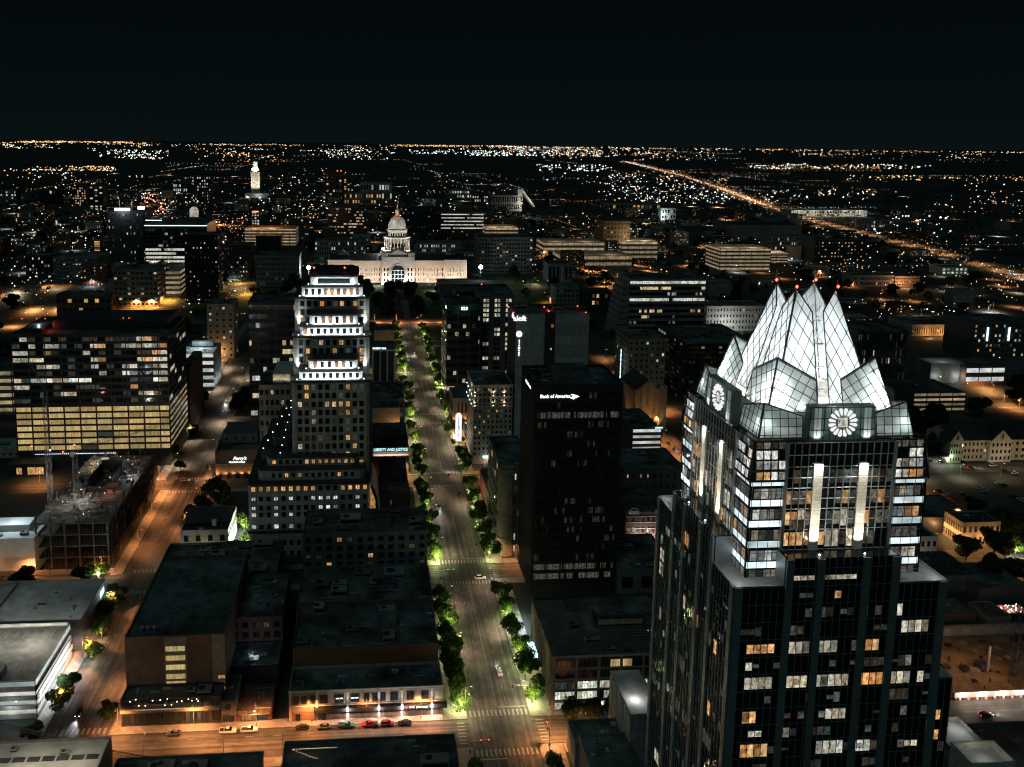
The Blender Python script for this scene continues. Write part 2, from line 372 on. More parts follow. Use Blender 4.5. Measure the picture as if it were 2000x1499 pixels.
def shell(root, x0, x1, y0, y1, z0, z1, wall, roof, par=.9, t=.35, name='wall', rname='roof'):
    b = MB()
    b.quad((x0, y0, z0), (x1, y0, z0), (x1, y0, z1), (x0, y0, z1)); b.quad((x1, y0, z0), (x1, y1, z0), (x1, y1, z1), (x1, y0, z1))
    b.quad((x1, y1, z0), (x0, y1, z0), (x0, y1, z1), (x1, y1, z1)); b.quad((x0, y1, z0), (x0, y0, z0), (x0, y0, z1), (x0, y1, z1))
    if par > 0:
        q = [(x0, y0), (x1, y0), (x1, y1), (x0, y1)]; p = [(x0+t, y0+t), (x1-t, y0+t), (x1-t, y1-t), (x0+t, y1-t)]
        for i in range(4):
            j = (i+1) % 4
            b.quad((*q[i], z1), (*q[j], z1), (*p[j], z1), (*p[i], z1)); b.quad((*p[i], z1), (*p[j], z1), (*p[j], z1-par), (*p[i], z1-par))
        b.build(name, M[wall], root)
        return MB().quad((*p[0], z1-par), (*p[1], z1-par), (*p[2], z1-par), (*p[3], z1-par)).build(rname, M[roof], root)
    b.build(name, M[wall], root)
    return MB().box(x0-.05, x1+.05, y0-.05, y1+.05, z1, z1+.25).build(rname, M[roof], root)
def ac_unit(root, x, y, z, s=1.0, m='steel'):
    b = MB(); w, d, h = s*RN.uniform(1.2, 2.4), s*RN.uniform(1, 1.6), s*RN.uniform(.9, 1.5)
    b.box(x-w, x+w, y-d, y+d, z, z+h); b.box(x-w*.9, x+w*.9, y-d-.05, y-d, z+h*.25, z+h*.75, 1)
    b.lathe((x-w*.4, y, z+h), [(d*.55, 0), (d*.55, .25)], 10, 1)
    return b.build('rooftop_unit', [M[m], M['black']], root)
def clutter(root, x0, x1, y0, y1, z, n, s=1.0, hut=None, duct=False):
    for _ in range(n):
        ac_unit(root, RN.uniform(x0+3, x1-3), RN.uniform(y0+3, y1-3), z, s*RN.uniform(.5, 1.2), RN.choice(['steel', 'grey', 'conc_dk', 'conc']))
    if n and x1-x0 > 9 and y1-y0 > 7:                      # vents, pipe runs and patched felt
        b = MB()
        for _ in range(min(26, int((x1-x0)*(y1-y0)/38)+3)):
            x, y = RN.uniform(x0+1, x1-1.4), RN.uniform(y0+1, y1-1.4); q = RN.random()
            if q < .4: r = RN.uniform(.12, .4); b.box(x-r, x+r, y-r, y+r, z, z+RN.uniform(.3, 1.0), 0)
            elif q < .6: b.tube((x, y, z), (x, y, z+RN.uniform(.5, 1.3)), .1, 6)
            elif q < .75: l = RN.uniform(2, 7); b.tube((x, y, z+.25), (min(x1-.6, x+l), y, z+.25), .09, 5)
            else: w_, d_ = RN.uniform(.8, 3.5), RN.uniform(.6, 2.5); b.box(x, min(x1-.5, x+w_), y, min(y1-.5, y+d_), z, z+.03, RN.choice([1, 2]))
        o = b.build('roof_fittings', [M['steel'], M['roof_lt'], M['black']], root); o['kind'] = 'stuff'
    if hut:
        hx, hy, hw, hd, hh = hut
        b = MB().box(hx-hw/2, hx+hw/2, hy-hd/2, hy+hd/2, z, z+hh).box(hx-hw/2-.2, hx+hw/2+.2, hy-hd/2-.2, hy+hd/2+.2, z+hh, z+hh+.3, 1)
        b.box(hx-.5, hx+.5, hy-hd/2-.06, hy-hd/2, z, z+2.1, 1); b.build('stair_housing', [M['conc_dk'], M['roof']], root)
    if duct:
        b = MB(); y = (y0+y1)/2+RN.uniform(-3, 3); b.box(x0+5, x1-6, y-.5, y+.5, z+.3, z+1.1)
        for k in range(int((x1-x0)/4)): b.box(x0+5+4*k, x0+5.2+4*k, y-.6, y+.6, z, z+.3, 0)
        b.build('roof_duct', M['steel'], root)
def spec(x0, x1, ytop, ybase, Y=None, gap=None):
    """rectangle of a facade in the photograph -> plan x0, x1, front y, ground z, height"""
    xm = (x0+x1)/2
    if Y is None: Y = GT(xm, ybase).y
    d = PY(xm, ytop, Y); a = PY(x0, (ytop+ybase)/2, Y).x; c = PY(x1, (ytop+ybase)/2, Y).x
    g = gz((a+c)/2, Y)
    return a, c, Y, g, d.z
def beacon(loc, parent, key='lamp_r', r=.5):
    b = MB().tube((loc[0], loc[1], loc[2]-1.2), loc, .08, 5, m=1).blob(loc, r, 0)
    return b.build('beacon', [M[key], M['black']], parent)
def simple(name, label, cat, R4, depth, wall='conc', roof='roof', style='punch', nx=8, nz=5, prob=.3, pal=('warm', 'cream'), side='E', snx=None, fw=.55, fh=.55, par=.9, units=2, group=None, band=None, win='pair', cap=60, zlo=.0, dark='glass', dim=.1, hut=False):
    x0, x1, y0, g, z1 = R4; y1 = y0+depth; z0 = g-2
    root = empty(name, label, cat, ((x0+x1)/2, (y0+y1)/2, g), group)
    shell(root, x0, x1, y0, y1, z0, z1, wall, roof, par)
    zb = g+(z1-g)*zlo
    fs = ['S']+list(side)
    snx = snx or max(2, int(nx*depth/max(4, x1-x0)))
    if style == 'punch':
        r = []
        for w in fs:
            p, u, W = sides(x0, x1, y0, y1, w)
            r += face(p, u, W, zb+.5, z1-par-.3, nx if w == 'S' else snx, nz, fw, fh, chooser(prob if w == 'S' else prob*.7, pal, dark, dim), win)
        wins(root, r, cap=cap)
    elif style == 'band':
        fl = (z1-par-.3-zb)/nz
        for j in range(nz):
            b = MB(); zz = zb+.4+fl*j
            for w in fs:
                p, u, W = sides(x0, x1, y0, y1, w); n = (u[1], -u[0])
                b.obox((p[0], p[1], 0), u, n, .4, W-.4, -.1, .06, zz+fl*(1-fh)/2, zz+fl*(1+fh)/2, 0)
                m = max(1, int(W/6))
                for i in range(1, m): b.obox((p[0], p[1], 0), u, n, W*i/m-.12, W*i/m+.12, .06, .16, zz+fl*(1-fh)/2, zz+fl*(1+fh)/2, 1)
            bm_ = band(j) if callable(band) else (band or 'b_few')
            b.build('window_band', [M[bm_], M['mullion']], root)
    elif style == 'garage':
        fl = (z1-zb)/nz
        for j in range(nz):
            zz = zb+fl*j
            b = MB()
            for w in fs:
                p, u, W = sides(x0, x1, y0, y1, w); n = (u[1], -u[0])
                b.obox((p[0], p[1], 0), u, n, .3, W-.3, 0.0, .05, zz+fl*.42, zz+fl*.92)
            b.build('lit_deck', M[band or 'strip'], root)
            b = MB()
            for w in fs:
                p, u, W = sides(x0, x1, y0, y1, w); n = (u[1], -u[0])
                b.obox((p[0], p[1], 0), u, n, 0, W, .0, .4, zz-fl*.08, zz+fl*.42)
                m = max(1, int(W/9))
                for i in range(m+1): b.obox((p[0], p[1], 0), u, n, max(0, W*i/m-.3), min(W, W*i/m+.3), .05, .35, zz+fl*.42, zz+fl*.92)
            b.build('parking_deck', M[wall], root)
    if units: clutter(root, x0, x1, y0, y1, z1-par, units, max(.6, min(2.0, (x1-x0)/25)), hut=((x0*.35+x1*.65), (y0+y1)/2, min(7, (x1-x0)*.3), min(5, depth*.3), 3) if hut else None)
    return root, (x0, x1, y0, y1, g, z1)
def text(s, parent, loc, size, mk, rz=0.0, name='sign_lettering', ext=.06, align='LEFT', vert=False, sx=1.0, shear=0.0, sp=.78):
    d = bpy.data.curves.new(name, 'FONT'); d.body = s if not vert else '\n'.join(s); d.size = size; d.extrude = ext; d.align_x = align; d.shear = shear
    d.resolution_u = 2; d.offset = size*.012
    if vert: d.space_line = sp; d.align_x = 'CENTER'
    t = bpy.data.objects.new('lettering_source', d); COL.objects.link(t); bpy.context.view_layer.update()
    me = bpy.data.meshes.new_from_object(t.evaluated_get(bpy.context.evaluated_depsgraph_get())); bpy.data.objects.remove(t); bpy.data.curves.remove(d)
    me.materials.clear(); me.materials.append(M[mk]); o = bpy.data.objects.new(name, me); COL.objects.link(o)
    o.location = loc; o.rotation_euler = (math.pi/2, 0, rz); o.scale = (sx, 1, 1)
    if parent is not None: attach(o, parent)
    return o
def gable(b, x0, x1, y0, y1, z0, zr, axis='x', m=0, mw=1, ov=.4):
    """pitched roof: ridge along axis"""
    if axis == 'x':
        ym = (y0+y1)/2
        b.quad((x0-ov, y0-ov, z0), (x1+ov, y0-ov, z0), (x1+ov, ym, zr), (x0-ov, ym, zr), m); b.quad((x1+ov, y1+ov, z0), (x0-ov, y1+ov, z0), (x0-ov, ym, zr), (x1+ov, ym, zr), m)
        b.tri((x0, y1, z0), (x0, y0, z0), (x0, ym, zr-.2), mw); b.tri((x1, y0, z0), (x1, y1, z0), (x1, ym, zr-.2), mw)
    else:
        xm = (x0+x1)/2
        b.quad((x0-ov, y1+ov, z0), (x0-ov, y0-ov, z0), (xm, y0-ov, zr), (xm, y1+ov, zr), m); b.quad((x1+ov, y0-ov, z0), (x1+ov, y1+ov, z0), (xm, y1+ov, zr), (xm, y0-ov, zr), m)
        b.tri((x0, y0, z0), (x1, y0, z0), (xm, y0, zr-.2), mw); b.tri((x1, y1, z0), (x0, y1, z0), (xm, y1, zr-.2), mw)
# ------------------------------------------------------------------ the crowned glass tower
FX, FY = 60.7, -55.0; FSX, FSZ = 1.065, 1.03
def fp(k, off, lat, z):
    x, y = lat, -off
    for _ in range(k): x, y = y, -x
    return Vector((FX+x, FY+y, z))
def frosted():
    m, nt, out = nm('frosted_crown_glass'); L = nt.links.new
    geo = N(nt, 'ShaderNodeNewGeometry'); no = N(nt, 'ShaderNodeTexNoise'); no.inputs['Scale'].default_value = .5; L(geo.outputs['Position'], no.inputs['Vector'])
    r = ramp(nt, [(.3, (.74, .81, .79)), (.7, (.92, .95, .95))]); L(no.outputs['Fac'], r.inputs['Fac'])
    t = N(nt, 'ShaderNodeBsdfTranslucent'); d = N(nt, 'ShaderNodeBsdfDiffuse'); g = N(nt, 'ShaderNodeBsdfGlossy'); g.inputs['Roughness'].default_value = .25
    L(r.outputs[0], t.inputs[0]); L(r.outputs[0], d.inputs[0])
    a = N(nt, 'ShaderNodeMixShader'); a.inputs[0].default_value = .45; L(t.outputs[0], a.inputs[1]); L(d.outputs[0], a.inputs[2])
    b = N(nt, 'ShaderNodeMixShader'); b.inputs[0].default_value = .06; L(a.outputs[0], b.inputs[1]); L(g.outputs[0], b.inputs[2])
    L(b.outputs[0], out.inputs[0]); return m
M['frost'] = frosted()
M['bay'] = glow('lofty_bay_room', (.7, .82, .85), .2, 'room', (.9, .8, .6), lo=.1)
M['bayw'] = glow('bright_corner_room', (.8, .92, .95), .85, 'room', (1, .95, .85), lo=.15)
frost = empty('crowned_glass_tower', 'tall dark glass tower with glowing folded glass petals on top', 'skyscraper', (FX, FY, 0))
LPAR[0] = frost
def lines_in(poly, d, s, off=0.0):
    n = (-d[1], d[0]); cs = [n[0]*p[0]+n[1]*p[1] for p in poly]; out = []
    c = math.ceil((min(cs)+.01)/s)*s+off
    while c < max(cs)-.05:
        pts = []
        for i in range(len(poly)):
            a, b = poly[i], poly[(i+1) % len(poly)]; ca = n[0]*a[0]+n[1]*a[1]-c; cb = n[0]*b[0]+n[1]*b[1]-c
            if ca*cb < 0: t = ca/(ca-cb); pts.append((a[0]+(b[0]-a[0])*t, a[1]+(b[1]-a[1])*t))
        if len(pts) >= 2: out.append((pts[0], pts[1]))
        c += s
    return out
def petal(k, tier):
    if tier == 'tall': a1, z1, a0, z0, l1, z2, l0 = 4.5, 152.3, 11.1, 127.0, 1.25, 147.2, 1.25
    elif tier == 'mid': a1, z1, a0, z0, l1, z2, l0 = 10.9, 138.0, 13.9, 126.5, 2.7, 133.3, 2.9
    else: a1, z1, a0, z0, l1, z2, l0 = 15.6, 129.2, 17.0, 121.9, 7.3, 126.4, 7.5
    A = lambda z: a1+(a0-a1)*(z1-z)/(z1-z0)
    gb, mb = MB(), MB()
    for side, sg in ((k, -1), ((k+1) % 4, 1)):
        P = lambda l, z, e=0.0: fp(side, A(z)+e, sg*l, z)
        poly = [(a1, z1), (A(z0), z0), (l0, z0), (l1, z2)]
        q = [P(*p) for p in poly]
        if sg > 0: q = q[::-1]
        gb.quad(*q)
        r = .085 if tier == 'tall' else .085
        tl = Vector((l1-a1, z2-z1)).normalized()
        segs = []
        if tier == 'tall':
            s = 2.55; segs += lines_in(poly, (tl.x, tl.y), s); segs += lines_in(poly, (-tl.x*.75, tl.y), 1.9)
        elif tier == 'mid':
            segs += lines_in(poly, (tl.x, tl.y), 1.9); segs += lines_in(poly, (-tl.y, tl.x), 2.0)
        else:
            segs += lines_in(poly, (1, 0), 1.75); segs += lines_in(poly, (0, 1), 1.75)
        for i, (p, w) in enumerate(segs): mb.tube(P(*p, .05), P(*w, .05), r*(1 if tier != 'tall' else .95), 4)
        for i in range(4):
            p, w = poly[i], poly[(i+1) % 4]; mb.tube(P(*p, .05), P(*w, .05), .18 if i in (0, 3) else .13, 5)
    g = gb.build('glass_petal', M['frost'], frost); o = mb.build('glazing_bars', M['frame'], g)
    return g
for k in range(4):
    for t in ('tall', 'mid', 'low'): petal(k, t)
# crown core: lattice mast in white steel and pale plinth
b = MB()
for sx in (-1, 1):
    for sy in (-1, 1): b.tube((FX+1.1*sx, FY+1.1*sy, 126), (FX+1.1*sx, FY+1.1*sy, 143), .28, 5)
for z in range(128, 144, 3):
    for (p, q) in (((-1, -1), (1, -1)), ((1, -1), (1, 1)), ((1, 1), (-1, 1)), ((-1, 1), (-1, -1))):
        b.tube((FX+1.1*p[0], FY+1.1*p[1], z), (FX+1.1*q[0], FY+1.1*q[1], z), .2, 4)
        b.tube((FX+1.1*p[0], FY+1.1*p[1], z), (FX+1.1*q[0], FY+1.1*q[1], z+3), .13, 4)
b.build('lattice_mast', M['white'], frost)
b = MB()
for k in range(4):                                          # struts behind the tall petals
    for z, a in ((147, 5.0), (142, 6.6), (137, 8.0), (132, 9.2)):
        b.tube(fp(k, a*.85, -a*.85, z), (FX, FY, min(143, z-2)), .16, 4)
        b.tube(fp(k, a, -1.3, z-2), fp(k, a, 1.3, z-2), .16, 4); b.tube(fp(k, a, -1.3, z-2), fp(k, a, 1.3, z+1.5), .1, 4); b.tube(fp(k, a, 1.3, z-2), fp(k, a, -1.3, z+1.5), .1, 4)
b.build('strut', M['white'], frost)
b = MB().box(FX-2.6, FX+2.6, FY-9.5, FY+9.5, 121, 128.5).box(FX-9.5, FX+9.5, FY-2.6, FY+2.6, 121, 128.6).box(FX-15.6, FX+15.6, FY-15.6, FY+15.6, 120.5, 123.2).box(FX-13, FX+13, FY-13, FY+13, 123.2, 126.2)
b.build('crown_plinth', M['lime'], frost)
for k, (ix, h) in enumerate(((-4.7, 1.0), (4.7, 1.8), (4.7, 2.6), (-4.7, 2.4))):
    iy = (-4.7, -4.7, 4.7, 4.7)[k]
    o = MB().tube((FX+ix, FY+iy, 152.0), (FX+ix, FY+iy, 152.7+h), .06, 5, m=1).blob((FX+ix+.2, FY+iy, 152.8), .42, 0).build('beacon', [M['lamp_r'], M['steel']], frost)
# clock panels on the four faces
M['clock'] = glow('clock_ray_light', (.95, .96, .95), .95)
M['panelglass'] = glassmat('green_panel_glass', (.16, .22, .2), .2, .03, .6)
for k in range(4):
    b = MB(); P = lambda l, z, e=0.0: fp(k, 18.75-(z-122)*.04+e, l, z)
    b.quad(P(-7.5, 121.9), P(7.5, 121.9), P(6.9, 129.3), P(-6.9, 129.3)); b.quad(P(-6.9, 129.3), P(6.9, 129.3), P(6.9, 129.3, -2), P(-6.9, 129.3, -2))
    b.quad(P(-7.5, 121.9, -2), P(-7.5, 121.9), P(-6.9, 129.3), P(-6.9, 129.3, -2)); b.quad(P(7.5, 121.9), P(7.5, 121.9, -2), P(6.9, 129.3, -2), P(6.9, 129.3))
    pn = b.build('clock_panel', M['panelglass'], frost)
    b = MB()
    for l in (-7.2, -5.6, -4, -2.6, -1.3, 0, 1.3, 2.6, 4, 5.6, 7.2): b.tube(P(l, 121.9, .06), P(l*.95, 129.3, .06), .09, 4)
    for z in (121.9, 124.1, 126.6, 129.0): b.tube(P(-7.3, z, .06), P(7.3, z, .06), .12, 4)
    b.build('glazing_bars', M['frame'], pn)
    for l in (-5.4, 5.4):
        MB().quad(P(l-.75, 121.9, .1), P(l+.75, 121.9, .1), P(l+.75, 128.9, .1), P(l-.75, 128.9, .1)).build('column_cover', M['white'], pn)
        lamp('SPOT', P(l, 122.0, 1.3), 60, (.9, .96, 1), .1, P(l, 125, .1), 2.0, parent=None)
    q_ = [P(math.cos(a)*1.45, 125.75+math.sin(a)*1.45, .2) for a in [2*math.pi*i/4+math.pi/4 for i in range(4)]]
    MB().quad(*q_).build('clock_centre', M['bayw'], pn)
    for i in range(16):                                    # sixteen rounded clock rays around a square of glass
        a = 2*math.pi*(i+.5)/16; b = MB(); cz = 125.75
        r0, r1, w = 1.6, 3.15, .38
        prof = [(r0, -.12), (r0+.55, -.26), (r1-.4, -w), (r1-.12, -w*.75), (r1, 0), (r1-.12, w*.75), (r1-.4, w), (r0+.55, .26), (r0, .12)]
        pts = [P(math.cos(a)*r-math.sin(a)*t, cz+math.sin(a)*r+math.cos(a)*t, .3) for r, t in prof]; back = [P(math.cos(a)*r-math.sin(a)*t, cz+math.sin(a)*r+math.cos(a)*t, .12) for r, t in prof]
        n = len(pts); b.v = [tuple(p) for p in pts+back]; b.f = [tuple(range(n))]+[(i2, n+i2, n+(i2+1) % n, (i2+1) % n) for i2 in range(n)]; b.m = [0]*(n+1)
        b.build('clock_ray', M['clock'], pn)
# upper shaft
up = MB()
for k in range(4):
    up.quad(fp(k, 19.1, -11.7, 97.3), fp(k, 19.1, 11.7, 97.3), fp(k, 19.1, 11.7, 121.6), fp(k, 19.1, -11.7, 121.6))
    up.quad(fp(k, 17.0, -11.7, 91), fp(k, 19.1, -11.7, 91), fp(k, 19.1, -11.7, 121.6), fp(k, 17.0, -11.7, 121.6)); up.quad(fp(k, 19.1, 11.7, 91), fp(k, 17.0, 11.7, 91), fp(k, 17.0, 11.7, 121.6), fp(k, 19.1, 11.7, 121.6))
    up.quad(fp(k, 19.1, -11.7, 121.6), fp(k, 19.1, 11.7, 121.6), fp(k, 10, 11.7, 121.6), fp(k, 10, -11.7, 121.6))
up.build('upper_bay', M['glass_w'], frost)
W15 = 23.4/15
rects = []
lit_cells = {0: {1: [2, 3, 4, 7, 8, 11, 13], 0: [1, 4, 6, 7, 9, 12], 2: [0, 13], 3: []}, 1: {0: [11, 12, 13, 2, 14], 1: [11, 12, 13, 14, 5, 6], 2: [8, 9, 12, 13, 14, 3], 3: [0, 13]}}
for k in range(4):
    mb = MB()
    for i in range(16):
        l = -11.7+W15*i; mb.obox(fp(k, 19.1, l, 0), *[(fp(k, 0, 1, 0)-fp(k, 0, 0, 0)).to_tuple(), (fp(k, 1, 0, 0)-fp(k, 0, 0, 0)).to_tuple()], -.07, .07, 0, .22, 97.3, 121.5)
    for z in (97.4, 102, 104.2, 106.7, 109, 111.4, 113.7, 116.2, 118.8, 121.5): mb.tube(fp(k, 19.2, -11.7, z), fp(k, 19.2, 11.7, z), .1, 4)
    mb.build('glazing_bars', M['mullion'], frost)
    u = (fp(k, 0, 1, 0)-fp(k, 0, 0, 0)); uu = (u.x, u.y)
    for j in range(4):
        for i in range(15):
            l = -11.7+W15*(i+.5)
            if 4.1 < abs(l) < 5.7: continue
            z = 97.5+4.7*(j+.5)
            sp = lit_cells.get(k, {}).get(j, [])
            mk = RN.choice(['cream', 'warm', 'bay']) if i in sp else (RN.choice(['dim', 'dim', 'bay', 'bay', 'warm'] if j < 3 else ['dim', 'bay', 'dim']) if RN.random() < .8 else None)
            if mk: rects.append((tuple(fp(k, 19.14, l, z)), uu, W15*.42, 1.9 if mk == 'cream' else 1.5, mk, 'bare'))
    lamp('POINT', fp(k, 22.5, 0, 128.6), 130, (.85, 1, .92), .4)
    for l in (-4.9, 4.9):
        lamp('SPOT', fp(k, 21.4, l, 118.0), 620, (1, .95, .84), .15, fp(k, 19.6, l, 112), 1.9, blend=.9); b = MB(); b.obox(fp(k, 19.1, l, 0), u, fp(k, 1, 0, 0)-fp(k, 0, 0, 0), -1.0, 1.0, .0, .5, 97.3, 116.8); b.build('pilaster', M['lime'], frost)
        lamp('SPOT', fp(k, 21.6, l, 98.7), 900, (1, .93, .78), .15, fp(k, 19.6, l, 104.5), 2.0, blend=.8)
        lamp('SPOT', fp(k, 23.4, l, 98.4), 1100, (1, .93, .8), .15, fp(k, 19.6, l, 109), .7, blend=.9)
        MB().blob(tuple(fp(k, 22.3, l, 97.7)), .3).build('floodlight', M['sign_w'], frost)
# corner bays with glowing slab edges
for k in range(4):
    cg, ct = MB(), MB()
    for side, sg in ((k, -1), ((k+1) % 4, 1)):
        q = lambda o, l, z: fp(side, o, sg*l, z)
        def Q(a, b_, c, d, mb, m=0): mb.quad(a, b_, c, d, m) if sg < 0 else mb.quad(b_, a, d, c, m)
        Q(q(18.9, 18.9, 90.5), q(18.9, 11.7, 90.5), q(18.9, 11.7, 113), q(18.9, 18.9, 113), cg)
        Q(q(19.4, 19.4, 113), q(19.4, 11.7, 113), q(18.4, 11.7, 121.9), q(18.4, 18.4, 121.9), cg)
        for z in (93.3, 98.0, 102.7, 107.4, 112.0):        # slab edges that shine
            b = MB(); Q(q(19.05, 19.05, z), q(19.05, 11.7, z), q(19.05, 11.7, z+1.35), q(19.05, 19.05, z+1.35), b); Q(q(19.05, 19.05, z+1.35), q(19.05, 11.7, z+1.35), q(18.2, 11.7, z+1.35), q(18.2, 18.2, z+1.35), b)
            b.build('slab_edge', M['spand'], frost)
            for l in (12.4, 14.6, 16.8, 18.7): ct.tube(q(19.15, l, z-3.4), q(19.15, l, z+1.2), .07, 4)
            ct.tube(q(19.15, 11.8, z-1.2), q(19.15, 19.1, z-1.2), .06, 4)
        for l in (11.9, 13.4, 15, 16.6, 18.2): ct.tube(q(19.5, l, 113), q(18.5, l*.985, 121.9), .08, 4)
        for z in (113.1, 115.4, 117.6, 119.8, 121.8): ct.tube(q(19.5-(z-113)*.11, 11.8, z), q(19.5-(z-113)*.11, 19.4-(z-113)*.11, z), .11, 4)
        ct.tube(q(19.1, 19.1, 90.5), q(19.1, 19.1, 113), .16, 5); ct.tube(q(19.5, 19.5, 113), q(18.5, 18.5, 121.9), .2, 5)
        uu = (fp(side, 0, 1, 0)-fp(side, 0, 0, 0)); uu = (uu.x, uu.y)
        for i in range(4):
            l = 12.65+1.6*i
            for z, mk, hh in ((114.3, RN.choice(['cream', 'warm', 'bayw']), .9), (116.6, RN.choice(['bayw', 'bayw', 'bay']), .95), (118.8, RN.choice(['bayw', 'bayw', 'glass']), .95), (120.8, RN.choice(['bay', 'dim']), .7)):
                rects.append((tuple(q(19.46-(z-113)*.11, l, z)), uu, .66, hh, mk, 'bare'))
            for z in (91.7, 96.1, 100.8, 105.5, 110.2):
                mk = RN.choice(['warm', 'bay', 'bay', 'dim', 'bay', 'cream']) if sg > 0 else RN.choice(['dim', 'bay', 'bay', 'dim', 'bayw', 'bay', 'bay'])
                if mk: rects.append((tuple(q(18.95, l, z)), uu, .7, 1.1, mk, 'bare'))
    cb_ = cg.build('corner_bay', M['glass_w'], frost); ct.build('glazing_bars', M['frame'], cb_)
    for sg in (-1, 1):                                      # pale side piers of the bays
        b = MB()
        b.obox(fp(k, 18.4, sg*11.7, 0), fp(k, 0, 1, 0)-fp(k, 0, 0, 0), fp(k, 1, 0, 0)-fp(k, 0, 0, 0), -.32, .32, 0, 1.1, 91, 121.5)
        b.obox(fp(k, 18.4, sg*12.2, 0), fp(k, 0, 1, 0)-fp(k, 0, 0, 0), fp(k, 1, 0, 0)-fp(k, 0, 0, 0), -.3, .3, 0, 4.5, 87, 97.4)
        b.build('side_pier', M['steel'], frost)
# main shaft
b = MB(); H = 23.0
b.prism([(FX-H, FY-H), (FX+H, FY-H), (FX+H, FY+H), (FX-H, FY+H)], 0, 91)
b.build('shaft', M['glass_w'], frost)
MB().box(FX-H+.3, FX+H-.3, FY-H+.3, FY+H-.3, 91, 91.25).build('terrace', M['conc'], frost)
b = MB()
for k in range(4):
    b.quad(fp(k, 23.05, -12.3, 90.9), fp(k, 23.05, 12.3, 90.9), fp(k, 23.05, 12.3, 97.4), fp(k, 23.05, -12.3, 97.4)); b.quad(fp(k, 23.05, -12.3, 97.4), fp(k, 23.05, 12.3, 97.4), fp(k, 19, 12.3, 97.4), fp(k, 19, -12.3, 97.4))
b.build('lower_bay', M['glass_w'], frost)
b = MB(); pl = MB(); e = MB()
for k in range(4):
    u = fp(k, 0, 1, 0)-fp(k, 0, 0, 0); n = fp(k, 1, 0, 0)-fp(k, 0, 0, 0); o = fp(k, 23.05, 0, 0)
    for i in range(31):
        l = -22.8+45.6*i/30; b.obox(o, u, n, l-.06, l+.06, 0, .2, 0, 97.3 if abs(l) < 12.3 else 91)
    for z in range(3, 97, 4):
        w = 12.3 if z > 91 else 22.9
        b.obox(o, u, n, -w, w, 0, .05, z, z+.12)
    for l in (-11.5, -4.9, 4.9, 11.5): pl.obox(o, u, n, l-.8, l+.8, 0, .45, 0, 97.3)
    for l in (-22.2, 22.2): pl.obox(o, u, n, l-.8, l+.8, 0, .35, 0, 91.3)
    for z in range(1, 97, 2):
        for l in (-11.5, -4.9, 4.9, 11.5): e.obox(o, u, n, l-.82, l+.82, .45, .5, z, z+.14)
    for s in (-1, 1):
        e.obox(o, u, n, s*12.3 if s > 0 else -23.1, 23.1 if s > 0 else -12.3, -.3, .1, 91, 91.45)
b.build('mullions', M['mullion'], frost); n_ = len(pl.v); pl.v += e.v; pl.f += [tuple(i+n_ for i in q) for q in e.f]; pl.m += [1]*len(e.f); pl.build('shaft_pilaster', [surf('grey_metal_cladding', (.26, .28, .28), .4, .15, metal=.2), M['steel']], frost)
S_lit = [(580, 700, 650, 30, 'dim'), (660, 815, 770, 50, 'warm'), (920, 1025, 775, 65, 'cream'), (1065, 1170, 770, 65, 'cream'), (1350, 1450, 760, 60, 'amber'), (640, 690, 870, 45, 'cool'), (555, 610, 970, 55, 'warm'), (640, 800, 965, 65, 'cream'),
 (860, 1005, 980, 65, 'cream'), (1045, 1250, 975, 65, 'cream'), (1290, 1435, 965, 65, 'warm'), (1480, 1610, 935, 65, 'cream'), (1670, 1695, 925, 60, 'cream'), (620, 705, 1165, 65, 'warm'), (1130, 1230, 1175, 55, 'cream'), (530, 600, 1275, 30, 'cool'), (680, 750, 1265, 30, 'cream'), (890, 960, 1270, 40, 'dim'),
 (1020, 1165, 1280, 45, 'dim'), (605, 770, 1358, 70, 'warm'), (530, 590, 1350, 40, 'cream'), (1075, 1225, 1358, 70, 'cool'), (1255, 1395, 1350, 60, 'cool'), (1520, 1580, 530, 65, 'cream'), (1565, 1730, 632, 65, 'cream'), (940, 1050, 385, 22, 'cream'), (1115, 1305, 380, 25, 'cream'), (1160, 1225, 475, 40, 'warm'), (1480, 1600, 1035, 60, 'dim'), (590, 640, 540, 20, 'dim'), (1570, 1660, 1300, 30, 'cream'), (1340, 1430, 880, 50, 'dim'), (1690, 1730, 1270, 60, 'cream'), (1390, 1470, 640, 30, 'dim'), (700, 760, 1450, 30, 'dim'), (980, 1060, 430, 20, 'dim'), (930, 990, 50, 60, 'dim')]
for x0, x1, y, h, mk in S_lit:
    a = PY(1240+x0/3.005, 1000+y/3.005, FY-23.1*FSX); c = PY(1240+x1/3.005, 1000+y/3.005, FY-23.1*FSX); d = PY(1240+x0/3.005, 1000+(y+h)/3.005, FY-23.1*FSX)
    l0, l1 = (a.x-FX)/FSX, (c.x-FX)/FSX; hh = max(.35, (a.z-d.z)/2); az = a.z/FSZ; w = 45.6/30
    i0 = round((l0+22.8)/w); i1 = max(i0+1, round((l1+22.8)/w))
    z = 3+4*round((az-1.2-5)/4)+2.0
    for i in range(i0, i1): rects.append((tuple(fp(0, 23.12, -22.8+w*(i+.5), z)), (1, 0), w*.45, min(1.55, max(.5, hh)), mk, 'bare'))
W_lit = [(150, 180, 165, 70, 'cream'), (145, 180, 262, 80, 'cream'), (300, 330, 105, 90, 'warm'), (280, 305, 490, 80, 'cream'), (350, 368, 580, 60, 'warm'), (150, 165, 535, 60, 'cream'), (440, 460, 640, 60, 'dim'), (468, 484, 690, 80, 'amber'), (425, 455, 1075, 90, 'amber'), (215, 270, 990, 90, 'dim'), (290, 330, 1110, 80, 'dim'), (390, 460, 1240, 90, 'dim'), (120, 150, 1390, 90, 'cream'), (240, 300, 740, 40, 'dim'), (110, 130, 910, 50, 'dim')]
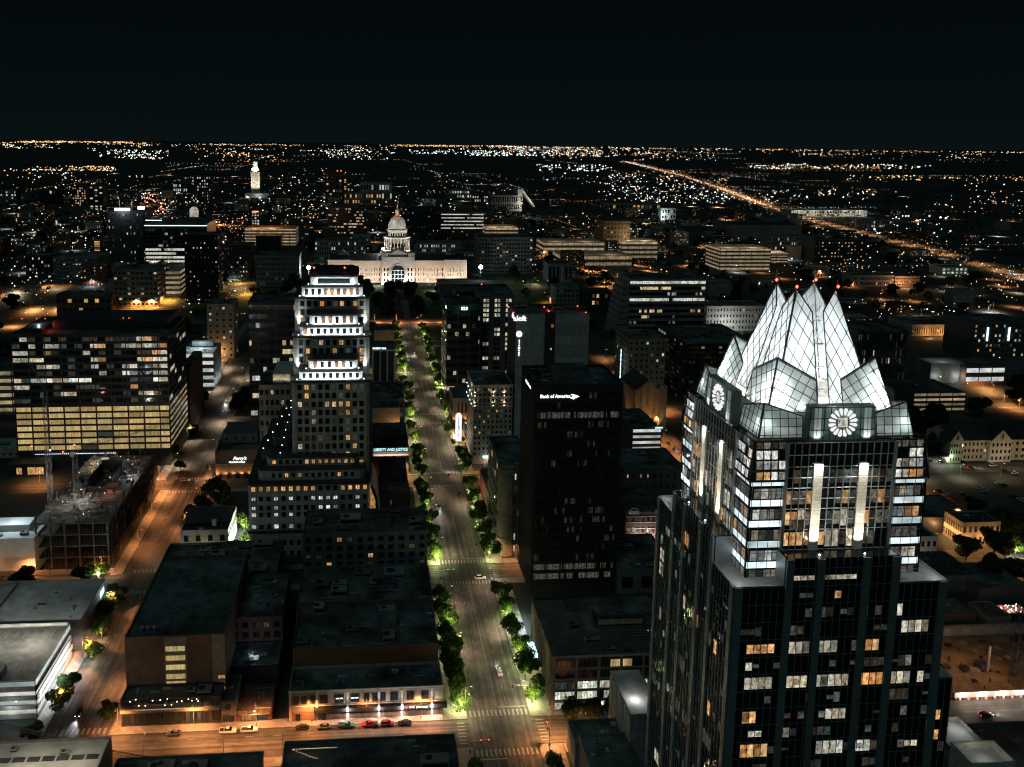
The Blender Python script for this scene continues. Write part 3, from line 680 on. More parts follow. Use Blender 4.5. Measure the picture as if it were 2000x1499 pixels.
for x0, x1, y, h, mk in W_lit:
    a = PX(1240+x0/3.005, 1000+y/3.005, FX-23.1*FSX); c = PX(1240+x1/3.005, 1000+y/3.005, FX-23.1*FSX); w = 45.6/30
    l0, l1 = -(a.y-FY)/FSX, -(c.y-FY)/FSX; az = a.z/FSZ; i0 = round((l0+22.8)/w); i1 = max(i0+1, round((l1+22.8)/w)); z = 3+4*round((az-3-5)/4)+2.0
    for i in range(i0, i1):
        if -1 < i < 30: rects.append((tuple(fp(1, 23.12, -22.8+w*(i+.5), z)), (0, -1), w*.45, 1.55, mk, 'bare'))
for k in (0, 1):
    uu = (fp(k, 0, 1, 0)-fp(k, 0, 0, 0)); uu = (uu.x, uu.y)
    for _ in range(150 if k == 0 else 110):
        i = RN.randrange(30); z = 5+4*RN.randrange(5, 21); rects.append((tuple(fp(k, 23.12, -22.8+45.6/30*(i+.5), z)), uu, .68, RN.uniform(.2, 1.2), RN.choice(['dim', 'dim', 'dim', 'dim', 'bay']), 'bare'))
wins(frost, rects)
# low step on the east side
tz = PY(1843, 1325, FY-17*FSX).z/FSZ
b = MB(); b.box(FX+23.2, FX+31, FY-17, FY+17, 0, tz); b.build('east_wing', M['glass_w'], frost)
b = MB()
for i in range(6): b.box(FX+23.3+1.53*i, FX+23.42+1.53*i, FY-17.2, FY-17, 0, tz)
b.box(FX+23.3, FX+31.1, FY-17.15, FY+17, tz, tz+.4); b.build('wing_mullions', M['mullion'], frost)
wins(frost, [((FX+25.3+1.53*i, FY-17.06, tz-dz), (1, 0), .7, 1.2, mk, 'bare') for i, dz, mk in ((0, 6, 'cream'), (2, 9, 'warm'), (1, 13, 'amber'), (2, 14, 'amber'), (3, 17, 'dim'), (0, 18, 'warm'), (1, 24, 'cream'))], name='wing_window')
# crown lighting
for sx in (-1, 1):
    for sy in (-1, 1):
        for a_, z_, w_ in ((8.6, 128.8, 230), (6.6, 133, 270), (5.0, 138.5, 220), (3.6, 144, 115), (2.6, 148.5, 30)): lamp('POINT', (FX+a_*sx, FY+a_*sy, z_), w_, (.92, .98, 1), .5)
        for a_, z_, w_ in ((11.2, 128.6, 300), (10.6, 132.5, 150)): lamp('POINT', (FX+a_*sx, FY+a_*sy, z_), w_, (.93, 1, .97), .4)
        for da in (-6, 6): lamp('POINT', (FX+(13.6 if da < 0 else 6.5)*sx, FY+(6.5 if da < 0 else 13.6)*sy, 128.2), 70, (.95, 1, .96), .4)
        lamp('POINT', (FX+15.2*sx, FY+15.2*sy, 124.6), 48, (.85, 1, .93), .4)
        lamp('POINT', (FX+21.4*sx, FY+21.4*sy, 92.3), 9, (.85, .95, 1), .3)
        for z_ in (96, 103, 110, 117): lamp('POINT', (FX+21.6*sx, FY+21.6*sy, z_), 60, (.85, .97, 1), .4)  # added lamps without fittings, brightening the side piers and corner bars
lamp('POINT', (FX, FY, 139), 110, (.95, .98, 1), .5); lamp('POINT', (FX, FY, 146), 30, (.95, .98, 1), .4)
for k in range(4): lamp('POINT', fp(k, 12.5, 0, 127.4), 400, (1, .95, .88), .3)

frost.scale = (FSX, FSX, FSZ); LPAR[0] = None
# ------------------------------------------------------------------ stepped pale tower with white-lit crowns
def octo(x0, x1, y0, y1, c): return [(x0+c, y0), (x1-c, y0), (x1, y0+c), (x1, y1), (x0, y1), (x0, y0+c)]
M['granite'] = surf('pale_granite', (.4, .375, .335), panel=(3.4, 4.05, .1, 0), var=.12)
oac = empty('stepped_granite_tower', 'pale granite tower with three stepped crowns washed in white light', 'skyscraper', (-60, 165, 0))
orects = []
OX0, OX1 = -78.4, -42.5
stg = [(137, 747, 742, 727, 720, 705, 695), (148, 660, 655, 640, 633, 617, 607), (159, 584, 580, 562, 556, 541, 533)]
zf = lambda y, Y: PY(645, y, Y).z
for si, (Yf, yc, a0, a1, b0, b1, rt) in enumerate(stg):
    zc = zf(yc, Yf); zA = zf(a1, Yf+1.6); zB = zf(b1, Yf+4); zR = zf(rt, Yf+6)
    Yb = Yf+11 if si < 2 else 192
    z_lo = 30
    MB().prism(octo(OX0, OX1, Yf, Yb, 1.6), z_lo, zc).build('wall', M['granite'], oac)
    b = MB(); b.prism(octo(OX0-.6, OX1+.6, Yf-.6, Yb, 1.8), zc, zc+.9); b.prism(octo(OX0+2.9, OX1-2.9, Yf+1.2, Yb, 2.2), zA, zA+1.0); b.prism(octo(OX0+7.0, OX1-5.2, Yf+3.4, Yb, 2.2), zB, zB+.8)
    b.build('cornice', M['slate'], oac)
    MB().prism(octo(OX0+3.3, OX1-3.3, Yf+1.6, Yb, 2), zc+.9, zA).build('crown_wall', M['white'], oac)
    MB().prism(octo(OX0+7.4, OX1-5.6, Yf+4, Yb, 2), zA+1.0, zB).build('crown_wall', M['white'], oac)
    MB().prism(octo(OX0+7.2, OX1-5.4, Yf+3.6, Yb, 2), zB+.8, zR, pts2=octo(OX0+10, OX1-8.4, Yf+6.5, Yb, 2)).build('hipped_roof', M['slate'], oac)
    # windows of the shaft below the cornice
    z0 = zf((742, 655, 640)[0], 137)
    nfl = int((zc-z_lo)/4.05)
    for j in range(nfl if si == 0 else (5 if si == 1 else 6)):
        z = zc-2.3-4.05*j
        for i in range(10):
            x = OX0+2.2+(OX1-OX0-4.4)*(i+.5)/10
            lit = RN.random()
            p = .26 if si == 0 else .3
            mk = RN.choice(['amber', 'warm', 'amber', 'warm', 'cream']) if lit < p else ('dim' if lit < p+.15 else 'glass')
            orects.append(((x, Yf, z), (1, 0), .98, 1.3, mk, 'pair'))
        for jj in range(2 if si < 2 else 5):
            orects.append(((OX1, Yf+3+3.4*jj, z), (0, 1), .95, 1.3, 'glass' if RN.random() < .85 else 'amber', 'pair'))
    for i in range(9):
        x = OX0+4.2+(OX1-OX0-8.4)*(i+.5)/9; orects.append(((x, Yf+1.6, (zc+.9+zA)/2), (1, 0), .75, (zA-zc)*.28, RN.choice(['glass', 'glass', 'dim', 'amber'] if si < 2 else ['amber', 'warm', 'glass', 'amber']), 'pair'))
    if si < 2:
        for i in range(6):
            x = OX0+9+(OX1-OX0-16)*(i+.5)/6; orects.append(((x, Yf+4, (zA+1+zB)/2), (1, 0), .72, (zB-zA)*.3, RN.choice(['glass', 'dim', 'glass', 'warm']), 'pair'))
    else:
        MB().box(OX0+11, OX1-9.4, Yf+3.86, Yf+3.98, zA+1.4, zB-1.0).build('dark_panel', M['glass'], oac)
    # floodlights on the ledges
    for (x0, x1, Y, z, w) in ((OX0+3, OX1-3, Yf+.2, zc+1.0, 520), (OX0+7, OX1-5.5, Yf+2.6, zA+1.1, 340)):
        lamp('AREA', ((x0+x1)/2, Y, z), w, (.9, .97, 1), target=((x0+x1)/2, Y+1.8, z+2.6), size=(x1-x0, .3))
        for s in (x0-.4, x1+.4):
            MB().blob((s, Y+.3, z+.4), .42).build('floodlight', M['sign_w'], oac)
    if si:                                                  # side floods washing the shaft behind each hipped roof
        for x in (OX0+2.0, OX1-2.0): lamp('SPOT', (x, Yf-1.9, zf(stg[si-1][2], stg[si-1][0])+1.5), 2600, (.86, .95, 1), .2, (x+(1.5 if x < -55 else -1.5), Yf+.5, zc-3), 1.25)
        lamp('POINT', (OX1+1.6, Yf-6, zf(stg[si-1][2], stg[si-1][0])+2), 60, (.86, .95, 1), .3); lamp('POINT', (OX0-1.6, Yf-6, zf(stg[si-1][2], stg[si-1][0])+2), 60, (.86, .95, 1), .3)
for x in (OX0+11, OX1-10):
    beacon((x-2, 168, zf(533, 165)+2), oac)
zp = zf(945, 128); zq = zf(917, 131); zr = zf(893, 134)
MB().prism(octo(-97.7, -42.5, 128, 192, 1.2), 0, zp).build('podium_wall', M['granite'], oac)
MB().prism(octo(-93.5, -44.8, 131, 190, 2), zp+.8, zq).build('podium_wall', M['granite'], oac)
MB().prism(octo(-90, -48.5, 134, 188, 2), zq+.8, zr).build('podium_wall', M['granite'], oac)
b = MB(); b.prism(octo(-98.3, -41.9, 127.4, 192.6, 1.4), zp, zp+.8); b.prism(octo(-94.1, -44.2, 130.4, 190.6, 2), zq, zq+.8); b.prism(octo(-90.6, -47.9, 133.4, 188.6, 2), zr, zr+.8)
b.box(-98.1, -42.1, 127.6, 128, zf(1038, 128), zf(1038, 128)+1.1); b.build('cornice', M['slate'], oac)
for j, y in enumerate((953, 972, 990, 1003, 1026, 1058, 1078)):
    z = zf(y, 128)
    for i in range(16):
        x = -97+54*(i+.5)/16
        if j == 0: mk = 'amber' if RN.random() < .7 else 'glass'
        elif j in (1, 2, 3): mk = 'cool' if i in (0, 3, 5, 8, 9, 10, 11, 14) and RN.random() < .85 else 'glass'
        elif j == 4: mk = 'cool' if i in (0, 3, 5) else 'glass'
        else: mk = 'glass'
        orects.append(((x, 128, z), (1, 0), .95, 1.15 if mk != 'cool' else .9, mk, 'pair'))
for j in range(2):
    for i in range(13): orects.append(((-88+39*(i+.5)/13, (131, 134)[j], (zp+.8+zq if j == 0 else zq+.8+zr)/2), (1, 0), .8, 1.0, 'warm' if (j == 1 and 4 < i < 11) or RN.random() < .12 else 'glass', 'pair'))
wins(oac, orects, cap=100)
# western stepped wing, dark mansards with a line of small lamps
b = MB(); zz = zr
for k in range(4):
    x0 = -93+5.0*k; b.prism(octo(x0, -78.5, 140+4*k, 190, 1.5), zp+.8, zz+6*k); b.prism(octo(x0-.5, -78.5, 139.5+4*k, 190, 1.5), zz+6*k, zz+6*k+.7)
b.build('stepped_wing', M['slate'], oac)
b = MB()
for k in range(8): b.blob((-92+2.0*k, 140.5+2*k, zz+3.2*k+2.4), .22); b.blob((-84+.7*k, 138+2*k, zz+3.0*k+1), .18)
b.build('ledge_lamps', M['lamp_w'], oac)['kind'] = 'stuff'
b = MB()
for i in range(12):
    t0 = math.pi/2*i/11; x = -42.4+5.0*math.sin(t0); z = 34*math.cos(t0)**.8 if i < 11 else .1
    b.tube((x, 128.4, z), (x, 156, z), .14, 4, m=1)
for j in range(14):
    y = 128.4+27.6*j/13
    for i in range(11):
        t0, t1 = math.pi/2*i/11, math.pi/2*(i+1)/11
        b.tube((-42.4+5.0*math.sin(t0), y, 34*max(0, math.cos(t0))**.8), (-42.4+5.0*math.sin(t1), y, 34*max(0, math.cos(t1))**.8), .12, 4, m=1)
b.quad((-42.2, 128.4, 0), (-38.0, 128.4, 0), (-40, 128.4, 26), (-42.2, 128.4, 32)); b.quad((-42.2, 128.5, 0), (-42.2, 128.5, 33), (-42.2, 156, 33), (-42.2, 156, 0))
b.build('glass_arcade', [glow('arcade_lit', (1, .5, .16), .4, 'room', (1, .7, .4)), M['mullion']], oac)
# ------------------------------------------------------------------ dark bank tower on the avenue
boa = empty('dark_bank_tower', 'black glass office tower with white bank sign on its brow', 'office tower', (42, 104, 0))
BX0, BX1, BY0, BY1, BZ = 25.3, 62.4, 88.4, 119.0, 91.5
shell(boa, BX0, BX1, BY0, BY1, 0, BZ, 'black', 'roof', 1.2)
fl = (BZ-8)/20
for j in range(20):
    z = 6+fl*j; b = MB(); b.obox((BX0, BY0, 0), (1, 0), (0, -1), 1.5, 35.6, -.05, .06, z, z+2.5); b.obox((BX0, BY1, 0), (0, -1), (-1, 0), 1.2, 29.4, -.05, .06, z, z+2.5)
    for i in range(1, 6): b.obox((BX0, BY0, 0), (1, 0), (0, -1), 1.5+34.1*i/6-.25, 1.5+34.1*i/6+.25, .06, .3, z-.6, z+3.3, 1)
    key = 'b_dark' if j not in (0, 1, 17) else 'b_lo'
    if 'b_dark' not in M:
        M['b_dark'] = bandmat('dim_office_band', (1, .78, .5), .035, .24, 1.1, (.6, .85, .8), tail=.1); M['b_lo'] = bandmat('lower_office_band', (1, .85, .6), .09, .72, .7, (.8, .95, .9))
    b.build('window_band', [M[key], M['black']], boa)
b = MB()
for i in range(23): b.box(BX0-.28, BX0, BY0+1.3*i+.6, BY0+1.3*i+.85, 0, BZ-.2)
for i in range(26): b.box(BX0+.8+1.42*i, BX0+.95+1.42*i, BY0-.32, BY0-.06, 4, BZ-9)
b.build('fins', M['black'], boa)
clutter(boa, BX0, BX1, BY0, BY1, BZ-1.2, 5, 1.2, hut=(43, 106, 16, 10, 4))
sg = PY(1055, 778, BY0-.4)
text('Bank of America', boa, (sg.x, BY0-.4, sg.z), 2.05, 'sign_w', sx=.92)
b = MB(); fx = PY(1113, 774, BY0-.4).x
for i in range(3):                                          # striped flag emblem beside the words
    b.quad((fx+.9*i, BY0-.35, sg.z-.1+.45*i), (fx+.9*i+1.7, BY0-.35, sg.z-.75+.45*i), (fx+.9*i+2.3, BY0-.35, sg.z-.45+.45*i), (fx+.9*i+.6, BY0-.35, sg.z+.25+.45*i))
for i in range(2):
    b.quad((fx+.35+.85*i, BY0-.37, sg.z+1.25-.42*i), (fx+1.6+.85*i, BY0-.37, sg.z+1.5-.42*i), (fx+2.0+.85*i, BY0-.37, sg.z+1.2-.42*i), (fx+.75+.85*i, BY0-.37, sg.z+.95-.42*i))
b.build('flag_emblem', M['sign_w'], boa)
text('Bank of America', boa, (BX0-.35, BY0+19, BZ-4.2), 1.7, 'sign_w', rz=-math.pi/2)
lw, _ = simple('low_annex', 'plain dark annex at the foot of the black bank tower', 'building', (62.5, 88, 85.3, 0, PY(1240, 1113, 85.3).z), 33, 'conc_dk', 'roof', nx=3, nz=1, prob=0, units=2, side='')
# ------------------------------------------------------------------ glass corner block with roof plant
c5 = empty('glass_corner_block', 'low glass office block with tan piers and crowded roof plant at the crossing', 'office block', (40, 48, 0))
cz = PY(1150, 1281, 12.2).z
X0, X1, Y0, Y1 = 18.3, 65, 12.2, 83
roofp = shell(c5, X0, X1, Y0, Y1, 0, cz, 'dark', 'roof_br', .8)
r = []
n = 6
for i in range(n):
    xa = X0+.9+(X1-X0-1.8)*i/n; wv = (X1-X0-1.8)/n
    for s in range(4):
        x = xa+wv*(s+.5)/4
        for z, mk, hh in ((1.6, 'store' if i < 6 else 'glass', 1.2), (5.3, 'store' if RN.random() < .93 else 'glass', 1.35), (9.0, 'store' if i > 0 and RN.random() < .85 else 'dim', 1.3), (13.0, 'glass', 1.4), (16.6, 'screen' if (i == 2 and s > 1) or (i == 3 and s < 2 and RN.random() < .7) else 'glass', 1.3)):
            if z+hh < cz-1: r.append(((x, Y0, z), (1, 0), wv/8*.94, hh, mk, 'bare'))
for i in range(16):
    for z, p in ((2.2, .6), (6, .55), (9.8, .35), (13.6, .1)):
        r.append(((X0, Y1-2-4.2*i, z), (0, -1), 1.8, 1.4, 'cool' if RN.random() < p else 'glass', 'multi'))
wins(c5, r)
b = MB()
for i in range(n+1):
    x = X0+.45+(X1-X0-.9)*i/n; b.box(x-.45, x+.45, Y0-.7, Y0, 0, cz-.4)
b.box(X0-.3, X1+.3, Y0-.75, Y0, cz-.4, cz+.3)
for i in range(17): b.box(X0-.45, X0, Y0+.2+4.2*i-.2, Y0+.2+4.2*i+.2, 0, cz-.4)
b.build('pier', M['tan'], c5)
b = MB()
for i in range(n*8): x = X0+.9+(X1-X0-1.8)*i/(n*8); b.box(x-.04, x+.04, Y0-.12, Y0, .3, cz-.6)
for z in (3.4, 7.3, 11.1, 14.9): b.box(X0+.5, X1-.5, Y0-.14, Y0, z-.35, z+.35)
b.build('mullions', M['mullion'], c5)
z = cz-.8
ac_unit(c5, 34, 30, z, 1.3, 'tan'); ac_unit(c5, 30, 47, z, 1.2, 'conc_dk'); ac_unit(c5, 39, 19, z, 1); ac_unit(c5, 45, 18, z, .9, 'conc_dk'); ac_unit(c5, 55, 22, z, 1)
b = MB().box(38, 55, 47, 58, z, z+4.2).box(37.6, 55.4, 46.6, 58.4, z+4.2, z+4.6, 1); b.build('plant_room', [M['dark'], M['roof']], c5)
MB().box(38.3, 54.7, 46.4, 46.7, z+.8, z+2.6).build('louvre', surf('cream_louvre', (.45, .4, .28), panel=(1.4, 1.9, .12, 0)), c5)
b = MB()
for k in range(7): b.box(33.4, 36, 40+3*k, 41.6+3*k, z, z+1.5); b.box(33.2, 36.2, 40.5+3*k, 40.8+3*k, z+1.5, z+1.7)
b.build('chiller', M['steel'], c5)
b = MB()
for k in range(3): b.tube((42, 33+3.4*k, z+.5), (57, 33+3.4*k, z+.5), .16, 6)
for k in range(14): b.tube((42+1.1*k, 33, z), (42+1.1*k, 40, z+.5), .05, 4)
b.build('pipe_run', M['steel'], c5)
b = MB().box(30, 62.5, 66, 79.5, z, z+1.4).box(44, 62.5, 60, 65.8, z, z+.5); b.build('raised_roof', M['roof'], c5)
MB().box(44.4, 62, 59.5, 59.8, z, z+1.2).build('roof_screen', M['brick'], c5)
beacon((55, 36.4, z+1.2), c5, 'lamp_g', .16)
MB().box(X0-2.6, X0-.05, 55, 72, 5.2, 5.5).box(X0-2.6, X0-.05, 55, 56, 4.8, 5.2).build('lit_canopy', M['led'], c5)
lamp('AREA', (X0-1.4, 63, 5.0), 500, (.75, .92, 1), target=(X0-1.6, 63, 0), size=(15, 1.5)); lamp('AREA', (X0-1.4, 30, 4.2), 260, (1, .85, .7), target=(X0-2, 30, 0), size=(1, 30))
kk = (G(1130, 1166, cz).y-12.2)/70.8; c5.scale = (1, kk, 1); c5.location.y = 12.2+(48-12.2)*kk
# ------------------------------------------------------------------ domed statehouse on its rise
CY = 789.0; CZ = 18.0
cap = empty('domed_statehouse', 'floodlit pink granite statehouse with a tall ribbed dome and statue', 'capitol building', (0, CY, CZ))
xa, xb = PY(641, 530, CY).x, PY(911, 530, CY).x; xm = PY(777, 530, CY).x
za, zt_ = CZ-1, PY(777, 510, CY).z
M['capw'] = M['pink']
def blk(x0, x1, y0, y1, z1, nm_='wall', m='pink'):
    MB().box(x0, x1, y0, y1, za, z1).build(nm_, M[m], cap)
    MB().box(x0-.5, x1+.5, y0-.5, y1+.5, z1, z1+1.0).build('cornice', M['lime'], cap)
wl = xm-(xm-xa)*.99
e1 = xa+27; e2 = xb-27
blk(e1, xm-20, CY+4, CY+50, zt_-1.2); blk(xm+20, e2, CY+4, CY+50, zt_-1.2)
blk(xa, e1, CY, CY+54, zt_); blk(e2, xb, CY, CY+54, zt_)
zm = PY(777, 504, CY-8).z
blk(xm-20, xm+20, CY-8, CY+56, zm)
MB().box(xm-20.4, xm-12, CY-8.2, CY+6, zm+1, zm+6).box(xm+12, xm+20.4, CY-8.2, CY+6, zm+1, zm+6).build('corner_turret', M['pink'], cap)
b = MB(); gable(b, xm-11, xm+11, CY-7, CY+10, zm+5, zm+10, 'y', 0, 1); b.box(xm-11, xm+11, CY-7, CY+10, zm+1, zm+5, 1); b.build('pediment', [M['lime'], M['pink']], cap)
b = MB()
for (x0, x1) in ((xa+1, xm-21), (xm+21, xb-1)):
    b.quad((x0, CY+4, zt_), (x1, CY+4, zt_), (x1, CY+27, zt_+6), (x0, CY+27, zt_+6)); b.quad((x1, CY+50, zt_), (x0, CY+50, zt_), (x0, CY+27, zt_+6), (x1, CY+27, zt_+6))
b.build('roof', M['slate'], cap)
for x in (xa+18, xb-18): MB().lathe((x, CY+26, zt_+5), [(8, 0), (7, 1.5), (3, 3.2), (.5, 5.5), (.2, 8)], 8).build('roof_cupola', M['steel'], cap)
r = []
for (x0, x1, y, nn) in ((xa+2, e1-2, CY, 7), (e1+1, xm-21, CY+4, 11), (xm+21, e2-1, CY+4, 11), (e2+2, xb-2, CY, 7)):
    for j, (zz, hh) in enumerate(((za+5, 1.5), (za+11.5, 2.0), (za+17.5, 1.9))):
        for i in range(nn): r.append(((x0+(x1-x0)*(i+.5)/nn, y, zz), (1, 0), .8, hh, 'glass' if RN.random() < .8 else 'dim', 'bare'))
for sgn in (-1, 1):
    for z in (za+6, za+13, za+19):
        for k in (12.5, 16.5): r.append(((xm+sgn*k, CY-8, z), (1, 0), .9, 1.9, 'glass', 'bare'))
wins(cap, r, cap=90)
b = MB(); pts = [(-8, 3), (8, 3)]+[(8*math.cos(t), 17+8*math.sin(t)) for t in [math.pi*i/14 for i in range(15)]]
vs = [(xm+p[0], CY-8.1, za+p[1]) for p in pts]; b.v = vs; b.f = [tuple(range(len(vs)))]; b.m = [0]
b.build('arched_portal', M['glass'], cap)
b = MB()
for i in range(15): b.tube((xm+8.2*math.cos(math.pi*i/14), CY-8.3, za+17+8.2*math.sin(math.pi*i/14)), (xm+8.2*math.cos(math.pi*min(14, i+1)/14), CY-8.3, za+17+8.2*math.sin(math.pi*min(14, i+1)/14)), .7, 5)
for x in (-8, -4, 0, 4, 8): b.tube((xm+x, CY-8.4, za+2), (xm+x, CY-8.4, za+19), .45, 6)
for z in (8, 13, 18): b.box(xm-8, xm+8, CY-8.5, CY-8.2, za+z-.35, za+z+.35)
b.build('portal_columns', M['lime'], cap)
for (x0, x1, y, nn) in ((xa, e1, CY, 8), (e1, xm-20, CY+4, 12), (xm+20, e2, CY+4, 12), (e2, xb, CY, 8)):
    b = MB()
    for i in range(nn+1): x = x0+(x1-x0)*i/nn; b.box(x-.4, x+.4, y-.35, y, za+1, zt_-1.5)
    for z in (2.5, 8, 14.5): b.box(x0, x1, y-.4, y, za+z, za+z+.5)
    b.build('pilasters', M['lime'], cap)
dy = CY+28; dz = lambda y: PY(777, y, dy).z
R0 = (PY(801, 480, dy).x-PY(753, 480, dy).x)/2
D = (xm, dy, 0)
MB().lathe(D, [(R0*1.06, zt_-2), (R0*1.06, dz(487)), (R0*.93, dz(487)), (R0*.93, dz(462))], 40).build('drum', M['pink'], cap)
b = MB()
for i in range(24): t = 2*math.pi*i/24; b.tube((xm+R0*math.cos(t), dy+R0*math.sin(t), dz(487)), (xm+R0*math.cos(t), dy+R0*math.sin(t), dz(465)), .75, 6)
b.build('drum_columns', M['lime'], cap)
r = []
for i in range(24):
    t = 2*math.pi*(i+.5)/24
    if math.sin(t) < .2: r.append(((xm+R0*.945*math.cos(t), dy+R0*.945*math.sin(t), dz(477)), (-math.sin(t), math.cos(t)), .9, 2.6, 'glass', 'bare')); r.append(((xm+R0*.8*math.cos(t), dy+R0*.8*math.sin(t), dz(457)), (-math.sin(t), math.cos(t)), .8, 1.6, 'glass', 'bare'))
wins(cap, r, name='drum_window')
MB().lathe(D, [(R0*1.08, dz(465)), (R0*1.1, dz(462)), (R0*.8, dz(461)), (R0*.78, dz(452)), (R0*.86, dz(450)), (R0*.86, dz(448)), (R0*.74, dz(447))], 40).build('attic', M['lime'], cap)
prof = [(R0*.72*math.cos(t), dz(447)+(dz(422)-dz(447))*math.sin(t)) for t in [math.pi/2*i/10 for i in range(10)]]+[(R0*.16, dz(421))]
MB().lathe(D, prof, 48).build('dome', surf('ribbed_dome', (.6, .57, .53), .5, .2), cap, True)
b = MB()
for i in range(16):
    t = 2*math.pi*i/16
    for k in range(9): b.tube((xm+prof[k][0]*1.01*math.cos(t), dy+prof[k][0]*1.01*math.sin(t), prof[k][1]), (xm+prof[k+1][0]*1.01*math.cos(t), dy+prof[k+1][0]*1.01*math.sin(t), prof[k+1][1]), .28, 4)
b.build('dome_ribs', M['lime'], cap)
MB().lathe(D, [(R0*.2, dz(422)), (R0*.2, dz(420)), (R0*.16, dz(420)), (R0*.16, dz(410)), (R0*.2, dz(410)), (R0*.1, dz(407)), (.4, dz(405))], 12).build('lantern', M['tan'], cap)
b = MB(); zz = dz(406); b.lathe((xm, dy, zz), [(.9, 0), (.7, 1.5), (.9, 3), (.35, 3.6), (.45, 4.2), (.1, 4.7)], 8); b.tube((xm+.6, dy, zz+2.8), (xm+1.0, dy, zz+6.4), .25, 5); b.build('statue', M['white'], cap)
for i in range(9):
    x = xa+8+(xb-xa-16)*i/8
    if abs(x-xm) > 16: lamp('SPOT', (x, CY-15, CZ+.6), 5000, (1, .84, .68), .5, (x, CY+2, CZ+13), 1.9)
for s in (-1, 1): lamp('SPOT', (xm+s*9, CY-26, CZ+.6), 6500, (.92, .95, 1), .5, (xm+s*5, CY-8, CZ+14), 1.5)
for i in range(6):
    t = math.pi*(1.05+.9*i/5); lamp('SPOT', (xm+17*1.5*math.cos(t), dy+17*1.45*math.sin(t), zt_+6), 2200, (1, .93, .84), .4, (xm+5*math.cos(t), dy+5*math.sin(t), dz(458)), 1.5)
lamp('POINT', (xm, dy-6.5, dz(416)), 170, (1, .5, .18), .3); lamp('SPOT', (xm-8, dy-16, dz(449)), 4000, (.9, .95, 1), .3, (xm, dy, dz(402)), .5)
for x in (xm-9, xm+9): MB().blob((x, CY-24, CZ+2.5), .8).tube((x, CY-24, CZ), (x, CY-24, CZ+2), .1, 5).build('floodlight', M['sign_w'], cap)
# two tall floodlight masts either side, and one by the drum
for px, py, rr, lab in ((603, 523, 2.2, 'glaring white floodlight mast left of the statehouse'), (939, 522, 2.3, 'glaring white floodlight mast right of the statehouse'), (748, 486, 1.5, 'white floodlight mast beside the dome drum')):
    Y = CY-6 if py > 500 else CY+36
    p = PY(px, py, Y); t = empty('floodlight_mast', lab, 'floodlight', (p.x, Y, gz(p.x, Y)), 'floodlights round the statehouse')
    MB().tube((p.x, Y, gz(p.x, Y)), (p.x, Y, p.z), .25, 6).build('pole', M['steel'], t); MB().lathe((p.x, Y, p.z-rr), [(rr*.5, 0), (rr, rr*.6), (rr, rr*1.4), (rr*.5, rr*2)], 12).build('lamp_head', glow('flood', (.9, .97, 1), 16), t)
    lamp('POINT', (p.x, Y-3.5, p.z), 5000, (.9, .97, 1), 1.0)
    if py > 500: lamp('SPOT', (p.x, Y-12, p.z+8), 60000, (1, .95, .87), 1.0, (xm, dy, dz(452)), .5); lamp('SPOT', (p.x*.5+xm*.5, Y-60, p.z+5), 26000, (1, .95, .87), 1.0, (xm, dy, dz(440)), .45)
# ------------------------------------------------------------------ slender campus tower
UY = 2144.0; u0 = PY(490, 345, UY); u1 = PY(507, 345, UY); uzb = PY(498, 372, UY).z; ux = (u0.x+u1.x)/2; uw = (u1.x-u0.x)/2; uz = lambda y: PY(498, y, UY).z
ut = empty('campus_clock_tower', 'slender floodlit campus clock tower with a pillared belfry', 'tower', (ux, UY, gz(ux, UY)))
MB().box(ux-uw, ux+uw, UY, UY+2*uw, gz(ux, UY), uz(337)).build('shaft', M['lime'], ut)
b = MB()
for i in range(6): x = ux-uw*.55+uw*1.1*i/5; b.box(x-.35, x+.35, UY-.15, UY, uz(371), uz(339))
b.build('window_strip', M['brown'], ut)
MB().box(ux-uw*.9, ux+uw*.9, UY+1, UY+2*uw-1, uz(337), uz(330)).box(ux-uw*1.08, ux+uw*1.08, UY-.8, UY+2*uw+.8, uz(337)-.6, uz(337)+.5).build('clock_stage', M['lime'], ut)
MB().prism([(ux-uw*.75, UY+2), (ux+uw*.75, UY+2), (ux+uw*.75, UY+2*uw-2), (ux-uw*.75, UY+2*uw-2)], uz(330), uz(327), pts2=[(ux-uw*.5, UY+4), (ux+uw*.5, UY+4), (ux+uw*.5, UY+2*uw-4), (ux-uw*.5, UY+2*uw-4)]).build('stepped_base', M['white'], ut)
b = MB(); b.box(ux-uw*.36, ux+uw*.36, UY+7, UY+2*uw-7, uz(327), uz(318))
for i in range(5): x = ux-uw*.48+uw*.96*i/4; b.tube((x, UY+5, uz(327)), (x, UY+5, uz(318)), .6, 6)
b.box(ux-uw*.55, ux+uw*.55, UY+4, UY+2*uw-4, uz(318), uz(316.5)); b.build('belfry', M['lime'], ut)
MB().prism([(ux-uw*.5, UY+5), (ux+uw*.5, UY+5), (ux+uw*.5, UY+2*uw-5), (ux-uw*.5, UY+2*uw-5)], uz(316.5), uz(312), pts2=[(ux-.5, UY+uw-.5), (ux+.5, UY+uw-.5), (ux+.5, UY+uw+.5), (ux-.5, UY+uw+.5)]).build('roof', M['tan'], ut)
MB().box(ux-24, ux+40, UY-25, UY-.2, gz(ux, UY)-5, uz(377)).build('library_base', M['lime'], ut)
for s in (-1, 1): lamp('SPOT', (ux+s*16, UY-48, uz(376)), 28000, (1, .92, .8), .5, (ux+s*2, UY, uz(352)), .9)
lamp('SPOT', (ux, UY-26, uz(338)), 30000, (.92, .98, 1), .5, (ux, UY+6, uz(322)), 1.1); lamp('POINT', (ux+10, UY-35, uz(380)), 700, (.85, .95, 1), .5)
